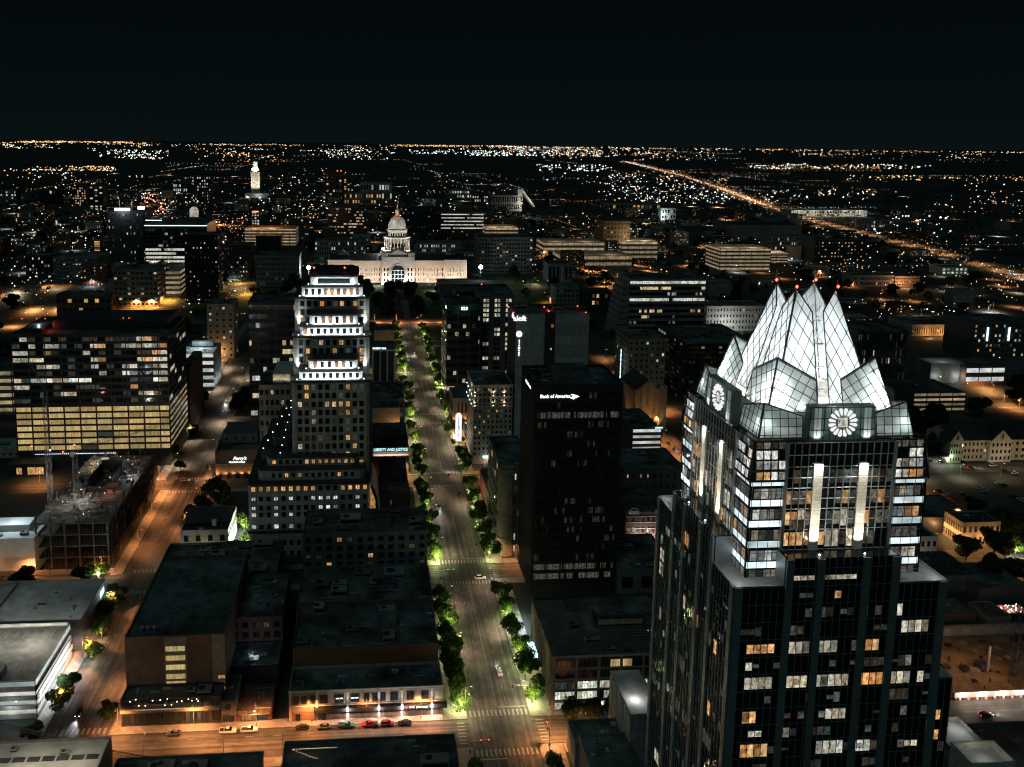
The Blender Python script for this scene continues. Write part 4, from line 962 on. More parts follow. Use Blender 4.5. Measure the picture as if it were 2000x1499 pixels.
# ------------------------------------------------------------------ land, streets, pavements
xs = [-60000, -25000, -10000, -4000, -2000, -1000, -600, -400, -250, -150, -75, 0, 75, 150, 200, 230]+[240+12*i for i in range(16)]+[440, 520, 700, 1000, 2000, 4000, 10000, 25000, 60000]
ys = [-3000, -600, -200, 0, 200, 400, 600, 640, 650]+[660+9*i for i in range(15)]+[800, 900, 1000, 1200, 1500, 1900, 2200, 2600, 3000, 5000, 9000, 20000, 40000, 80000]
b = MB()
b.v = [(x, y, gz(x, y)-.08) for y in ys for x in xs]; n = len(xs)
b.f = [(j*n+i, j*n+i+1, (j+1)*n+i+1, (j+1)*n+i) for j in range(len(ys)-1) for i in range(n-1)]; b.m = [0]*len(b.f)
tag(b.build('land', M['land'], None, True), 'dark city land running out to the horizon', 'ground', kind='structure')
def strip(mb, pts, w, z, step=None):
    P = [Vector((p[0], p[1], 0)) for p in pts]
    for i in range(len(P)-1):
        d = (P[i+1]-P[i]).normalized(); nn = Vector((-d.y, d.x, 0))*w
        a0 = P[i]; a1 = P[i+1]
        k = max(1, int((a1-a0).length/40)); 
        for j in range(k):
            p, q = a0.lerp(a1, j/k), a0.lerp(a1, (j+1)/k)
            mb.quad(*[(v.x, v.y, gz(v.x, v.y)+z) for v in (p-nn, q-nn, q+nn, p+nn)][::-1])
COLO = [(-136.5, -120), (-136.0, 20), (-138.5, 110), (-143, 215), (-148.5, 305), (-153.5, 490), (-158, 700)]
def colx(y):
    for (x0, y0), (x1, y1) in zip(COLO, COLO[1:]):
        if y <= y1: return x0+(x1-x0)*(y-y0)/(y1-y0)
    return COLO[-1][0]
I35 = [(880, 300), (905, 700)]+[tuple(G(x, y).xy) for x, y in ((1995, 541), (1850, 497), (1700, 459), (1570, 426), (1480, 395), (1400, 365), (1330, 343), (1270, 328), (1220, 316))]
PI = 108.8
CROSS = {0: 3.0, 1: 108, 2: 214, 3: 322, 4: 434, 5: 545, 6: 650}
av = MB(); strip(av, [(0, -230), (0, 640)], 10.5, .02); strip(av, COLO, 10.2, .04); strip(av, [(121, -230), (130, 100), (150, 250), (170, 640)], 7, .04); strip(av, [(247, -230), (250, 120), (258, 180), (285, 640)], 7, .04)
tag(av.build('avenue_roads', M['asphalt']), kind='structure')
cr = MB()
for k, y in CROSS.items(): strip(cr, [(-620, y), (620, y)], 6.6, .0)
strip(cr, [(-300, 740), (-280, 1300), (-300, 2100)], 7, .0); strip(cr, [(230, 640), (300, 900), (340, 1400)], 8, .03); strip(cr, I35, 27, .03)
tag(cr.build('cross_roads', M['asphalt_x']), kind='structure')
pv = MB()
ks = sorted(CROSS.values()); segs = [(-120, ks[0]-6.8)]+[(ks[i]+6.8, ks[i+1]-6.8) for i in range(len(ks)-1)]
for y0, y1 in segs:
    for x0, x1 in ((-18.3, -10.6), (10.6, 18.3)): pv.box(x0, x1, y0, y1, -.05, .16)
    ym = (y0+y1)/2
    cL = colx(ym)
    pv.box(cL-15.5, cL-10.6, y0, y1, -.05, .17); pv.box(cL+10.6, cL+15, y0, y1, -.05, .17)
    pv.box(cL+15.1, -18.5, y0, y0+4.2, -.05, .17); pv.box(cL+15.1, -18.5, y1-4.2, y1, -.05, .17); pv.box(18.5, 112, y0, y0+4.2, -.05, .17); pv.box(18.5, 112, y1-4.2, y1, -.05, .17)
tag(pv.build('pavement', M['pave']), kind='structure')
pt = MB()
for k, y in CROSS.items():
    for s in (-1, 1):
        yc = y+s*9.4
        for i in range(14): x = -9.6+1.45*i; pt.box(x, x+.55, yc-1.5, yc+1.5, .03, .045)
        pt.box(-9.8 if s < 0 else .3, -.3 if s < 0 else 9.8, yc+s*2.6, yc+s*3.1, .03, .045)
    if k < 4:
        c = colx(y)
        for s in (-1, 1):
            for i in range(10): x = c-8+1.7*i; pt.box(x, x+.6, y+s*9.2-1.4, y+s*9.2+1.4, .05, .062)
        for s in (-1, 1):
            for i in range(7): yy = y-5+1.6*i; pt.box(s*13.2-1.3, s*13.2+1.3, yy, yy+.55, .06, .075)
for y0, y1 in segs[:6]:
    yy = y0+8
    while yy < y1-8:
        for x in (-3.4, 3.4, -7, 7): pt.box(x-.07, x+.07, yy, yy+2.6, .03, .045)
        yy += 7
    for x in (-.22, .22): pt.box(x-.06, x+.06, y0+6, y1-6, .03, .044)
    c0, c1 = colx(y0), colx(y1)
    for dx in (-3.3, 3.3):
        yy = y0+8
        while yy < y1-8: x = colx(yy)+dx; pt.box(x-.07, x+.07, yy, yy+2.6, .05, .062); yy += 8
yy = -130
while yy < -28:
    for z0 in (0, .3, -.3): pt.box(yy, yy+4, CROSS[0]+z0-.05, CROSS[0]+z0+.05, .02, .032) if z0 else None
    yy += 4.01
for i in range(9): pt.box(-128+9*i, -125.4+9*i, CROSS[0]+3.1, CROSS[0]+3.22, .02, .032)
tag(pt.build('road_markings', M['paint']), kind='structure')
lw_ = MB()
for (x0, x1, y0, y1) in ((-95, -9, 690, 784), (9, 95, 690, 784), (-95, 95, 845, 900), (-340, -95, 700, 860), (95, 230, 700, 860)):
    nx, ny = 6, 8
    for i in range(nx):
        for j in range(ny):
            a, c, d, e = x0+(x1-x0)*i/nx, x0+(x1-x0)*(i+1)/nx, y0+(y1-y0)*j/ny, y0+(y1-y0)*(j+1)/ny
            lw_.quad((a, d, gz(a, d)+.02), (c, d, gz(c, d)+.02), (c, e, gz(c, e)+.02), (a, e, gz(a, e)+.02))
tag(lw_.build('lawn', M['lawn']), kind='structure')
wk = MB(); strip(wk, [(0, 660), (0, 770)], 3.2, .06); strip(wk, [(-70, 774), (70, 774)], 4.5, .09)
tag(wk.build('path', M['conc_dk']), kind='structure')
# ------------------------------------------------------------------ trees
def foliage(name, c, tr=.45):
    m, nt, out = nm(name); L = nt.links.new
    geo = N(nt, 'ShaderNodeNewGeometry'); r = ramp(nt, [(0, tuple(x*.5 for x in c)), (1, tuple(x*1.5 for x in c))]); L(geo.outputs['Random Per Island'], r.inputs['Fac'])
    d = N(nt, 'ShaderNodeBsdfDiffuse'); t = N(nt, 'ShaderNodeBsdfTranslucent'); L(r.outputs[0], d.inputs[0]); L(r.outputs[0], t.inputs[0])
    x = N(nt, 'ShaderNodeMixShader'); x.inputs[0].default_value = tr; L(d.outputs[0], x.inputs[1]); L(t.outputs[0], x.inputs[2]); L(x.outputs[0], out.inputs[0]); return m
M['leaf'] = foliage('broad_leaves', (.07, .115, .03)); M['leaf_d'] = foliage('unlit_leaves', (.04, .06, .022)); M['bark'] = surf('bark', (.12, .09, .065), var=.4, scale=2)  # leaf_d is a darker copy, the dimness of unlit trees put into its colour
def crown_mesh(seed, n=1500, h=4.0, w=4.2, mat='leaf', ls=.42):
    rn = random.Random(seed); b = MB(); lobes = []
    for i in range(9):
        a = rn.uniform(0, 6.28); r = rn.uniform(.15, .72)*w; lobes.append((r*math.cos(a), r*math.sin(a), rn.uniform(-.45, .75)*h*.75, rn.uniform(.3, .52)*w))
    for i in range(n):
        lx, ly, lz, lr = lobes[i % 9]
        d = Vector((rn.gauss(0, 1), rn.gauss(0, 1), rn.gauss(0, .8)+.15)).normalized()*lr*rn.uniform(.55, 1.05)
        p = Vector((lx+d.x, ly+d.y, lz+d.z*.85+h)); s = ls*rn.uniform(.6, 1.4)
        nn = (d.normalized()+Vector((rn.uniform(-.7, .7), rn.uniform(-.7, .7), rn.uniform(-.3, .8)))).normalized()
        t = nn.cross(Vector((rn.uniform(-1, 1), rn.uniform(-1, 1), .3))).normalized()*s; q = nn.cross(t).normalized()*s*.65
        b.quad(p-t-q*.3, p-q, p+t+q*.2, p+q)
    return b.data('crown', [M[mat]])
def trunk_mesh(seed, h=4.2):
    rn = random.Random(seed); b = MB(); b.tube((0, 0, -.1), (0, 0, h*.5), .22, 7, .17)
    for i in range(5):
        a = 6.28*i/5+rn.uniform(-.4, .4); q = (1.7*math.cos(a), 1.7*math.sin(a), h*rn.uniform(.85, 1.15)); b.tube((0, 0, h*.46), q, .11, 5, .05)
        b.tube(q, (q[0]*1.7, q[1]*1.7, q[2]+1.3), .05, 4, .02)
    b.tube((0, 0, h*.5), (.2, .1, h*1.3), .15, 6, .05); return b.data('trunk', [M['bark']])
M['leaf_l'] = foliage('lit_leaves', (.105, .165, .032), .6)  # brighter leaf copy, the glow of uplit trees partly put into its colour
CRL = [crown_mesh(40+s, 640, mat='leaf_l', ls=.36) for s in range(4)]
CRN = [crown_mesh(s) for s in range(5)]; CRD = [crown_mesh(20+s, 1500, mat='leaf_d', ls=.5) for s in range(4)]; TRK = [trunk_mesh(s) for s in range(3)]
def tree(label, x, y, s=1.0, dark=False, lit=0, group=None, z=None, cat='tree', col=(.9, 1, .42), hs=1.0):
    z = gz(x, y) if z is None else z
    t = empty('street_tree' if group and 'avenue' in group else 'tree', label, cat, (x, y, z), group, rz=RN.uniform(0, 6.28), own=True)
    t.scale = (s, s, s*hs)
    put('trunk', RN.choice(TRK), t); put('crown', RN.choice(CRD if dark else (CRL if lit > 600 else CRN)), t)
    if lit: lamp('POINT', (x+RN.uniform(-.6, .6), y-1.0*s, z+2.6*s), lit, col, .6); lamp('POINT', (x+RN.uniform(-.6, .6), y-2.2*s, z+5.0*s), lit*.16, col, .5)
    return t
ORD = ['first', 'second', 'third', 'fourth', 'fifth', 'sixth', 'seventh', 'eighth', 'ninth', 'tenth', 'eleventh', 'twelfth', 'thirteenth', 'fourteenth', 'fifteenth', 'sixteenth', 'seventeenth', 'eighteenth', 'nineteenth', 'twentieth', 'twenty-first', 'twenty-second', 'twenty-third', 'twenty-fourth', 'twenty-fifth', 'twenty-sixth', 'twenty-seventh', 'twenty-eighth']
LW = [(903, 1357, 2), (893, 1325, 0), (889, 1300, 0), (884, 1268, 1), (876, 1240, 0), (873, 1204, 2), (866, 1162, 0), (851, 1076, 2), (851, 1042, 0), (840, 1008, 0), (834, 974, 1), (826, 948, 0), (819, 915, 1), (817, 886, 1), (811, 850, 2), (803, 802, 2), (800, 776, 0), (796, 756, 0), (790, 716, 2), (786, 696, 1), (782, 680, 1), (778, 660, 1), (776, 643, 1), (774, 630, 1)]
LE = [(1030, 1345, 2), (1014, 1302, 0), (1003, 1262, 2), (993, 1222, 0), (984, 1188, 2), (974, 1150, 0), (948, 1070, 1), (936, 1030, 0), (928, 1008, 0), (919, 970, 1), (909, 905, 0), (902, 880, 0), (882, 838, 1), (866, 796, 1), (860, 772, 1), (856, 752, 2), (849, 722, 0), (842, 700, 1), (838, 684, 0), (834, 664, 1), (828, 648, 1), (824, 636, 0)]
for L_, side in ((LW, 'west'), (LE, 'east')):
    for i, (x, y, lit) in enumerate(L_):
        p = G(x, y, 5.5); d = 'glowing green over its uplight' if lit == 2 else ('faintly uplit' if lit else 'dark')
        xx = min(-12.4, p.x) if side == 'west' else max(12.4, p.x)
        xx = max(-16.5, xx) if side == 'west' else min(16.5, xx)
        tree(f'{d} avenue tree, {ORD[i]} from the '+('drugstore corner' if side == 'west' else 'tan-piered glass block corner'), xx, p.y, RN.uniform(1.12, 1.4), False, (90, 420, 760)[lit], 'trees lining the '+side+' side of the avenue')  # trees labelled dark get an added faint light as well
nt_ = {'west': 0, 'east': 0}                              # darker trees filling the rows
for L_, side, sg_ in ((LW, 'west', -1), (LE, 'east', 1)):
    q = sorted(G(x, y, 5.5).y for x, y, l in L_)
    for a, c in zip(q, q[1:]):
        m_ = (a+c)/2
        if c-a > 9 and all(abs(m_-yc) > 13 for yc in CROSS.values()):
            tree(f'dark tree between uplit ones, {ORD[nt_[side]]} of these on the {side} kerb', sg_*RN.uniform(13, 15.5), m_, RN.uniform(.85, 1.1), False, 40, 'trees lining the '+side+' side of the avenue'); nt_[side] += 1  # with an added faint light in each
OT = [(1118, 1383, 1.05, 0, 'small dark tree at left before the glass corner block'), (1156, 1382, 1.0, 0, 'small dark tree in the middle before the glass corner block'), (1200, 1376, .95, 0, 'small dark tree at right before the glass corner block'),
 (1080, 1488, .9, 1, 'small tree on the orange-lit corner beside the flat dark roofs'), (925, 1492, .8, 1, 'low green tree below the traffic signal at the picture foot'),
 (226, 1160, 1.2, 0, 'dark tree by the road beside the grey warehouse corner'), (208, 1185, 1.1, 0, 'dark tree under the warehouse wall, next to a lit sign'), (198, 1222, 1.1, 1, 'orange-tinged tree against the warehouse wall'), (180, 1266, 1.0, 1, 'small bright green tree at the end of the warehouse wall'), (136, 1325, 1.1, 0, 'dark tree beside the bright side wall of the parking deck'), (118, 1362, 1.1, 0, 'dark tree at the street corner of the parking deck'), (212, 1384, .8, 0, 'small dark tree on the corner kerb by the string-lit terrace'),
 (480, 772, 2.0, 0, 'big dark tree spilling over the left road'), (466, 786, 1.5, 0, 'dark tree at the edge of the left road below the big one'), (410, 948, 1.6, 0, 'dark tree below the steakhouse wall'), (432, 955, 1.5, 0, 'dark tree behind the steakhouse corner'), (398, 982, 1.5, 0, 'dark tree where the orange road passes the balconied house'), (372, 1002, 1.3, 0, 'dark tree left of the balconied house'), (345, 880, 1.1, 0, 'dark street tree beside the lit garage tower base'), (352, 905, 1.0, 0, 'street tree on the pavement under the garage tower corner'), (374, 838, 1.1, 0, 'street tree further up beside the brown slab'), (400, 770, 1.2, 0, 'dark tree beside the striped white garage'), (388, 792, 1.2, 0, 'dark tree below the striped white garage'),
 (478, 1010, 1.3, 2, 'green lit tree between the balconied house and the granite tower'), (484, 1048, 1.3, 2, 'bright lit tree at the granite tower foot'), (462, 1072, 1.3, 0, 'dark tree before the granite tower west wing'), (432, 1078, 1.4, 0, 'dark tree before the balconied house, right of its door'), (400, 1082, 1.4, 0, 'dark tree before the balconied house door'), (368, 1086, 1.3, 0, 'dark tree before the balconied house, left of its door'), (495, 1092, 1.2, 1, 'low tree at the corner of the granite tower podium'), (535, 1098, 1.1, 0, 'dark tree at the granite podium entrance'),
 (192, 1108, 1.3, 2, 'lit tree at the crossing below the construction frame'), (165, 1118, 1.3, 0, 'dark tree by the fence below the construction frame'), (40, 1125, 1.4, 0, 'dark tree before the white-roofed building'), (18, 1150, 1.3, 0, 'dark tree at the orange fence end'),
 (1838, 856, 1.9, 0, 'dark tree beside the gabled stone hall'), (1818, 872, 1.6, 0, 'dark tree left of the gabled stone hall porch'), (1912, 790, 1.9, 0, 'dark round tree by the orange ramp'), (1985, 742, 2.2, 0, 'tall dark tree at the edge beside the orange ramp'), (1992, 770, 2.0, 0, 'dark tree lower at the edge beside the orange ramp'), (1944, 1052, 1.6, 0, 'dark tree on the corner of the orange-lit road'), (1985, 1062, 1.2, 2, 'green lit tree by the row house at the edge'), (1965, 1070, 1.1, 0, 'dark tree beside the lit tree at the edge'), (1890, 1065, 1.5, 0, 'dark tree right of the pale shop'), (1935, 1100, 1.5, 0, 'dark tree over the dark sheds'), (1985, 1108, 1.4, 0, 'dark tree at the edge over the dark sheds'), (1960, 1010, 1.8, 0, 'large dark tree behind the orange row building'), (1985, 1020, 1.8, 0, 'large dark tree behind the row building, further right'), (1905, 985, 1.2, 0, 'dark tree between car park and row building'),
 (62, 1425, .9, 0, 'small dark tree at the deck foot beside the lattice boom')]
for x, y, s, lit, lab in OT:
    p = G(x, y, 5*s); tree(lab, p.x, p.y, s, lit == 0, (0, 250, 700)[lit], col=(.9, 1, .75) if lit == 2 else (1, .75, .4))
for i, (x, y, s) in enumerate([(767, 572, 3.0), (797, 571, 2.9), (718, 562, 2.4), (708, 556, 2.2), (862, 566, 2.3), (905, 558, 2.0), (888, 572, 2.6), (755, 600, 2.6), (812, 598, 2.5), (760, 590, 2.0), (845, 582, 2.3), (735, 585, 2.2), (630, 545, 2.4), (612, 556, 2.4), (590, 560, 2.3), (950, 560, 2.4), (975, 566, 2.3), (930, 545, 1.8), (575, 545, 2.2), (560, 560, 2.2), (620, 470, 3), (608, 480, 2.6)]):
    p = GT(x, y); p = PY(x, y, p.y-8)
    yy = GT(x, y+14).y; q = PY(x, y, yy)
    tree(['round dark tree left of the path to the statehouse door', 'round dark tree right of the path to the statehouse door', 'dark tree just right of the granite tower crown', 'dark tree touching the granite tower crown', 'dark tree before the right wing of the statehouse', 'low tree at the far right wing of the statehouse', 'dark tree above the numbered office brow', 'dark tree at the avenue head, left kerb', 'dark tree at the avenue head, right kerb', 'dark tree behind the avenue head, left', 'dark tree behind the avenue head, right', 'dark tree between granite crown and avenue head', 'dark tree under the left floodlight mast', 'dark tree just left of the granite crown top', 'dark tree left of the granite crown', 'dark tree under the right floodlight mast', 'dark tree right of the right floodlight mast', 'lit tree under the right floodlight', 'dark tree above the unlit office left of the crown', 'dark tree over the unlit office left of the crown', 'dark tree by the white floodlight behind the statehouse', 'dark tree left of the pink office block'][i], q.x, yy, s, True, 0, 'trees in the statehouse grounds')
# ------------------------------------------------------------------ cars
def paint(name, c, r=.25):
    m, nt, out = nm(name); b = N(nt, 'ShaderNodeBsdfPrincipled'); b.inputs['Base Color'].default_value = (*c, 1); b.inputs['Roughness'].default_value = r; b.inputs['Coat Weight'].default_value = .6
    nt.links.new(b.outputs[0], out.inputs[0]); return m
PAINT = {k: paint(k+'_car_paint', c) for k, c in dict(black=(.015, .016, .018), grey=(.1, .105, .11), silver=(.42, .43, .44), white=(.75, .75, .73), red=(.38, .03, .02), green=(.05, .13, .08), maroon=(.16, .02, .02), blue=(.03, .07, .2)).items()}
M['rubber'] = surf('tyre_rubber', (.02, .02, .02), var=.2); M['head'] = glow('headlight', (.95, .97, 1), 7); M['tail'] = glow('tail_light', (1, .05, .03), 6); M['head0'] = surf('headlight_glass', (.6, .62, .62), rough=.15); M['tail0'] = surf('tail_light_glass', (.25, .02, .015), rough=.2)
def loft(b, secs, m=0):
    n = len(b.v); k = len(secs[0])
    for s in secs: b.v += s
    for i in range(len(secs)-1):
        for j in range(k): b.f.append((n+i*k+j, n+i*k+(j+1) % k, n+(i+1)*k+(j+1) % k, n+(i+1)*k+j)); b.m.append(m)
    b.f.append(tuple(n+j for j in reversed(range(k)))); b.m.append(m); b.f.append(tuple(n+(len(secs)-1)*k+j for j in range(k))); b.m.append(m)
def sec(x, w, z0, z1, t=.12): return [(x, -w+t, z0), (x, w-t, z0), (x, w, z0+t), (x, w, z1-t), (x, w-t*1.4, z1), (x, -w+t*1.4, z1), (x, -w, z1-t), (x, -w, z0+t)]
_cm = {}
def car_meshes(style, col):
    if (style, col) in _cm: return _cm[(style, col)]
    b, g = MB(), MB()
    if style == 'pickup':
        loft(b, [sec(-2.75, .86, .45, .98), sec(-2.7, .93, .4, 1.04), sec(-.5, .95, .38, 1.06), sec(1.2, .95, .38, 1.08), sec(2.5, .92, .4, 1.02), sec(2.72, .82, .45, .92)])
        b.box(-2.55, -.65, -.76, .76, 1.05, 1.07, 1); b.box(-2.7, -.6, -.93, -.82, 1.04, 1.2); b.box(-2.7, -.6, .82, .93, 1.04, 1.2); b.box(-2.74, -2.62, -.9, .9, 1.0, 1.22)
        loft(g, [sec(-.62, .82, 1.05, 1.5), sec(-.5, .76, 1.05, 1.78), sec(.5, .76, 1.05, 1.78), sec(1.25, .84, 1.05, 1.1)]); loft(b, [sec(-.5, .7, 1.76, 1.84, .04), sec(.5, .7, 1.76, 1.84, .04)])
    else:
        loft(b, [sec(-2.3, .72, .42, .82), sec(-2.18, .86, .34, .92), sec(-1.2, .91, .28, .96), sec(.9, .91, .28, .95), sec(1.9, .87, .3, .84), sec(2.28, .72, .38, .7)])
        h = 1.45 if style == 'sedan' else 1.68
        xb = -1.75 if style == 'sedan' else -2.15
        loft(g, [sec(xb, .74, .93, .98, .02), sec(xb+.55, .68, .93, h-.04), sec(.25, .68, .93, h), sec(1.1, .76, .93, .97, .02)])
        loft(b, [sec(xb+.6, .6, h-.03, h+.035, .02), sec(.2, .6, h, h+.04, .02)])
    w = MB()
    for s in (-1, 1): w.tube((0, -.11, 0), (0, .11, 0), .33, 12)
    w2 = MB(); w2.tube((0, -.125, 0), (0, .125, 0), .19, 8)
    hl = MB().box(-.05, .05, -.17, .17, -.08, .08)
    _cm[(style, col)] = (b.data('body', [PAINT[col], M['black']]), g.data('car_windows', [M['glass']]), w.data('wheel', [M['rubber']]), w2.data('rim', [M['steel']]), hl)
    return _cm[(style, col)]
_hl = {k: MB().box(-.05, .05, -.17, .17, -.08, .08).data('light_unit', [M[k]]) for k in ('head', 'tail', 'head0', 'tail0')}
def car(label, x, y, rz, style='sedan', col='black', on=False, group=None, z=None, detail=True, zoff=.04):
    bm_, gm, wm, rm, _ = car_meshes(style, col)
    t = empty('parked_car' if not on else 'car', label, 'pickup truck' if style == 'pickup' else 'car', (x, y, (gz(x, y) if z is None else z)+zoff), group, rz, own=True)
    put('body', bm_, t); put('car_windows', gm, t)
    L2 = 2.72 if style == 'pickup' else 2.24
    if detail:
        for wx in (-1.4, 1.4):
            for wy in (-.8, .8): w = put('wheel', wm, t, (wx, wy, .33)); put('rim', rm, w)
    for s in (-1, 1):
        put('headlight', _hl['head' if on else 'head0'], t, (L2-.02, s*.58, .66)); put('tail_light', _hl['tail' if on else 'tail0'], t, (-L2-.03, s*.6, .76))
    if on:
        d = Vector((math.cos(rz), math.sin(rz), 0)); lamp('SPOT', Vector((x, y, .75))+d*2.6, 900, (.95, .97, 1), .1, Vector((x, y, .2))+d*14, 1.0)
    return t
KY = CROSS[0]+6.0
g5 = 'cars parked before the drugstore'
for px, st, c, lab in ((590, 'sedan', 'black', 'black sedan, leftmost parked before the drugstore'), (632, 'sedan', 'grey', 'dark grey sedan parked before the drugstore next to a green pickup'), (677, 'pickup', 'green', 'dark green pickup parked before the drugstore'), (722, 'pickup', 'red', 'red pickup parked before the drugstore'), (757, 'suv', 'maroon', 'dark red hatchback parked right of the red pickup'), (790, 'sedan', 'black', 'black sedan, rightmost parked before the drugstore'), (445, 'pickup', 'white', 'white pickup parked at left before the small shops'), (487, 'pickup', 'white', 'white pickup parked at right before the small shops'), (340, 'sedan', 'grey', 'grey sedan parked under the string-lit terrace')):
    p = PY(px, 1422, KY-.4); car(lab, p.x, KY-.4, 0 if px % 2 else math.pi, st, c, group=g5 if px > 500 else 'cars parked along the cross street')
for px, py, rz, st, c, on, lab in ((155, 1395, -1.57, 'sedan', 'black', True, 'dark car driving down the left road with headlamps lit'), (975, 1316, 1.6, 'sedan', 'silver', True, 'silver car driving up the avenue with red tail lamps'), (938, 1131, 0.0, 'suv', 'white', True, 'white car crossing the avenue junction'), (857, 992, -1.6, 'sedan', 'grey', True, 'car coming down the avenue with bright headlamps'), (897, 965, 1.57, 'suv', 'red', False, 'red car waiting at the avenue kerb'),
 (441, 787, -1.5, 'sedan', 'white', True, 'white car far up the left road'), (393, 848, 1.5, 'sedan', 'red', False, 'red car parked far up the left road'), (362, 940, 0, 'sedan', 'silver', True, 'silver car crossing at the steakhouse junction'), (408, 912, 1.57, 'sedan', 'black', False, 'black car parked by the steakhouse'), (876, 930, 1.57, 'sedan', 'maroon', True, 'car with red tail lamps halfway up the avenue'), (820, 700, 1.57, 'sedan', 'grey', True, 'car with red tail lamps far up the avenue'), (808, 690, -1.57, 'sedan', 'black', True, 'oncoming car far up the avenue'), (812, 660, 1.57, 'suv', 'red', True, 'red-lit car near the avenue head'),
 (1925, 1399, 0.05, 'sedan', 'black', True, 'black car passing the bright site hoarding'), (1305, 868, 1.6, 'sedan', 'black', False, 'black car parked by the lit garage street'), (1318, 880, 1.6, 'suv', 'black', False, 'black van parked lower on the lit garage street'), (1328, 888, 1.6, 'sedan', 'maroon', True, 'car with red tail lamps on the lit garage street')):
    p = G(px, py); car(lab, p.x, p.y, rz, st, c, on)
gl = 'cars in the car park behind the crowned tower'
CP = [(1815, 903, 'dark car under the porch of the stone hall'), (1838, 905, 'car beside the stone hall porch'), (1862, 903, 'silver car before the left gable of the stone hall'), (1882, 905, 'dark car before the hall between its gables'), (1897, 916, 'red-lit car in the upper car park row'), (1940, 911, 'long white car before the stone hall right gable'), (1962, 922, 'car turning in the upper car park'), (1982, 926, 'pale car in the upper row near the frame edge'), (1914, 955, 'white car alone in the middle of the car park'), (1922, 960, 'silver car next to the lone white one'), (1950, 945, 'dark car in the middle row right of the white one'), (1962, 950, 'dark van in the middle row'), (1980, 972, 'dark car at the right of the lower row'), (1994, 978, 'white-roofed car at the frame edge of the lower row'), (1835, 962, 'dark car at the left end of the lower row'), (1848, 968, 'silver car in the lower row'), (1858, 978, 'dark car in the lower row by the trees'), (1880, 968, 'dark car in the lower row under the lamp'), (1816, 980, 'black car parked high on the orange road'), (1830, 990, 'black car parked below it on the orange road'), (1868, 1013, 'pale car parked at the row building door'), (1912, 1058, 'pale car parked low on the orange road')]
for i, (px, py, lab) in enumerate(CP):
    p = G(px, py); col = 'white' if 'white' in lab or 'pale' in lab else ('silver' if 'silver' in lab else ('red' if 'red' in lab else RN.choice(['black', 'grey', 'black', 'maroon'])))
    car(lab, p.x, p.y, (0.2 if py < 975 else 1.75)+RN.uniform(-.1, .1), RN.choice(['sedan', 'suv', 'sedan']), col, 'lit' in lab, gl, detail=False)
# ------------------------------------------------------------------ street lamps and signals
_lm = {}
def lamp_meshes(k):
    if k not in _lm:
        b = MB().tube((0, 0, 0), (0, 0, 8.6), .1, 6, .06).tube((0, 0, 0), (0, 0, .8), .18, 6)
        a = MB().tube((0, 0, 8.3), (1.7, 0, 9.0), .05, 5); h = MB().box(1.5, 2.3, -.16, .16, 8.92, 9.1, 0).box(1.6, 2.25, -.14, .14, 8.84, 8.92, 1)
        _lm[k] = (b.data('pole', [M['steel']]), a.data('lamp_arm', [M['steel']]), h.data('lamp_head', [M['steel'], M[k]]))
    return _lm[k]
LCOL = {'lamp_o': (1, .37, .12), 'lamp_w': (.9, .96, 1), 'lamp_y': (1, .72, .46)}
def street_lamp(label, x, y, rz, key='lamp_o', w=2600, group=None, far=False):
    p, a, h = lamp_meshes(key); z = gz(x, y)
    t = empty('street_lamp', label, 'street lamp', (x, y, z), group, rz, own=True); put('pole', p, t); put('lamp_arm', a, t); put('lamp_head', h, t)
    lamp('SPOT', (x+2.0*math.cos(rz), y+2.0*math.sin(rz), z+8.4), w, LCOL[key], .25, (x+2.2*math.cos(rz), y+2.2*math.sin(rz), z), 2.75, blend=.9)
def row(xy, key, w, lab, grp, rz):
    for i, (x, y) in enumerate(xy): street_lamp(lab, x, y, rz if not callable(rz) else rz(i), key, w*RN.choice([.45, .8, 1, 1.1, 1.3]), grp)
row([(colx(y)-10.9, y) for y in (240, 290, 345, 400, 460)], 'lamp_y', 3400, 'warm street lamp on the left kerb far up the left road', 'lamps far up the left road', 0)
row([(colx(y)-10.9, y) for y in (22, 52, 84, 140, 172, 200)], 'lamp_o', 5600, 'orange street lamp on the left kerb of the left road', 'lamps on the left road', 0)
row([(colx(y)+10.9, y) for y in (110, 124)], 'lamp_y', 2400, 'warm street lamp at the left road crossing', 'lamps at the left road crossing', math.pi)
row([(colx(y)+10.9, y) for y in (36, 70, 158, 188)], 'lamp_o', 4200, 'orange street lamp on the right kerb of the left road', 'orange lamps on the left road, right kerb', math.pi)
row([(colx(y)+10.9, y) for y in (262, 318, 372, 430)], 'lamp_y', 3000, 'warm street lamp on the right kerb of the left road', 'lamps on the left road, right kerb', math.pi)
row([(-10.9, y) for y in (14, 46, 80, 124, 160, 196, 240, 280, 316, 360, 404, 450, 500, 550, 600)], 'lamp_y', 1400, 'warm street lamp on the west kerb of the avenue', 'lamps on the west kerb of the avenue', 0)
row([(10.9, y) for y in (16, 60, 94, 140, 178, 222, 262, 300, 340, 384, 428, 475, 525, 575, 625)], 'lamp_y', 1400, 'warm street lamp on the east kerb of the avenue', 'lamps on the east kerb of the avenue', math.pi)
row([(x, 11.4) for x in (-124, -100, -80, -62, -44, -26)], 'lamp_o', 3100, 'orange street lamp on the near cross street', 'lamps on the near cross street', -math.pi/2)
row([(x, -4) for x in (-112, -88, -70, 26, 14)], 'lamp_o', 3000, 'orange street lamp on the far kerb of the near cross street', 'lamps on the near cross street, near kerb', math.pi/2)
row([(x, 116) for x in (-128, -160, -190, 24)], 'lamp_o', 1800, 'orange street lamp on the second cross street', 'lamps on the second cross street', -math.pi/2)
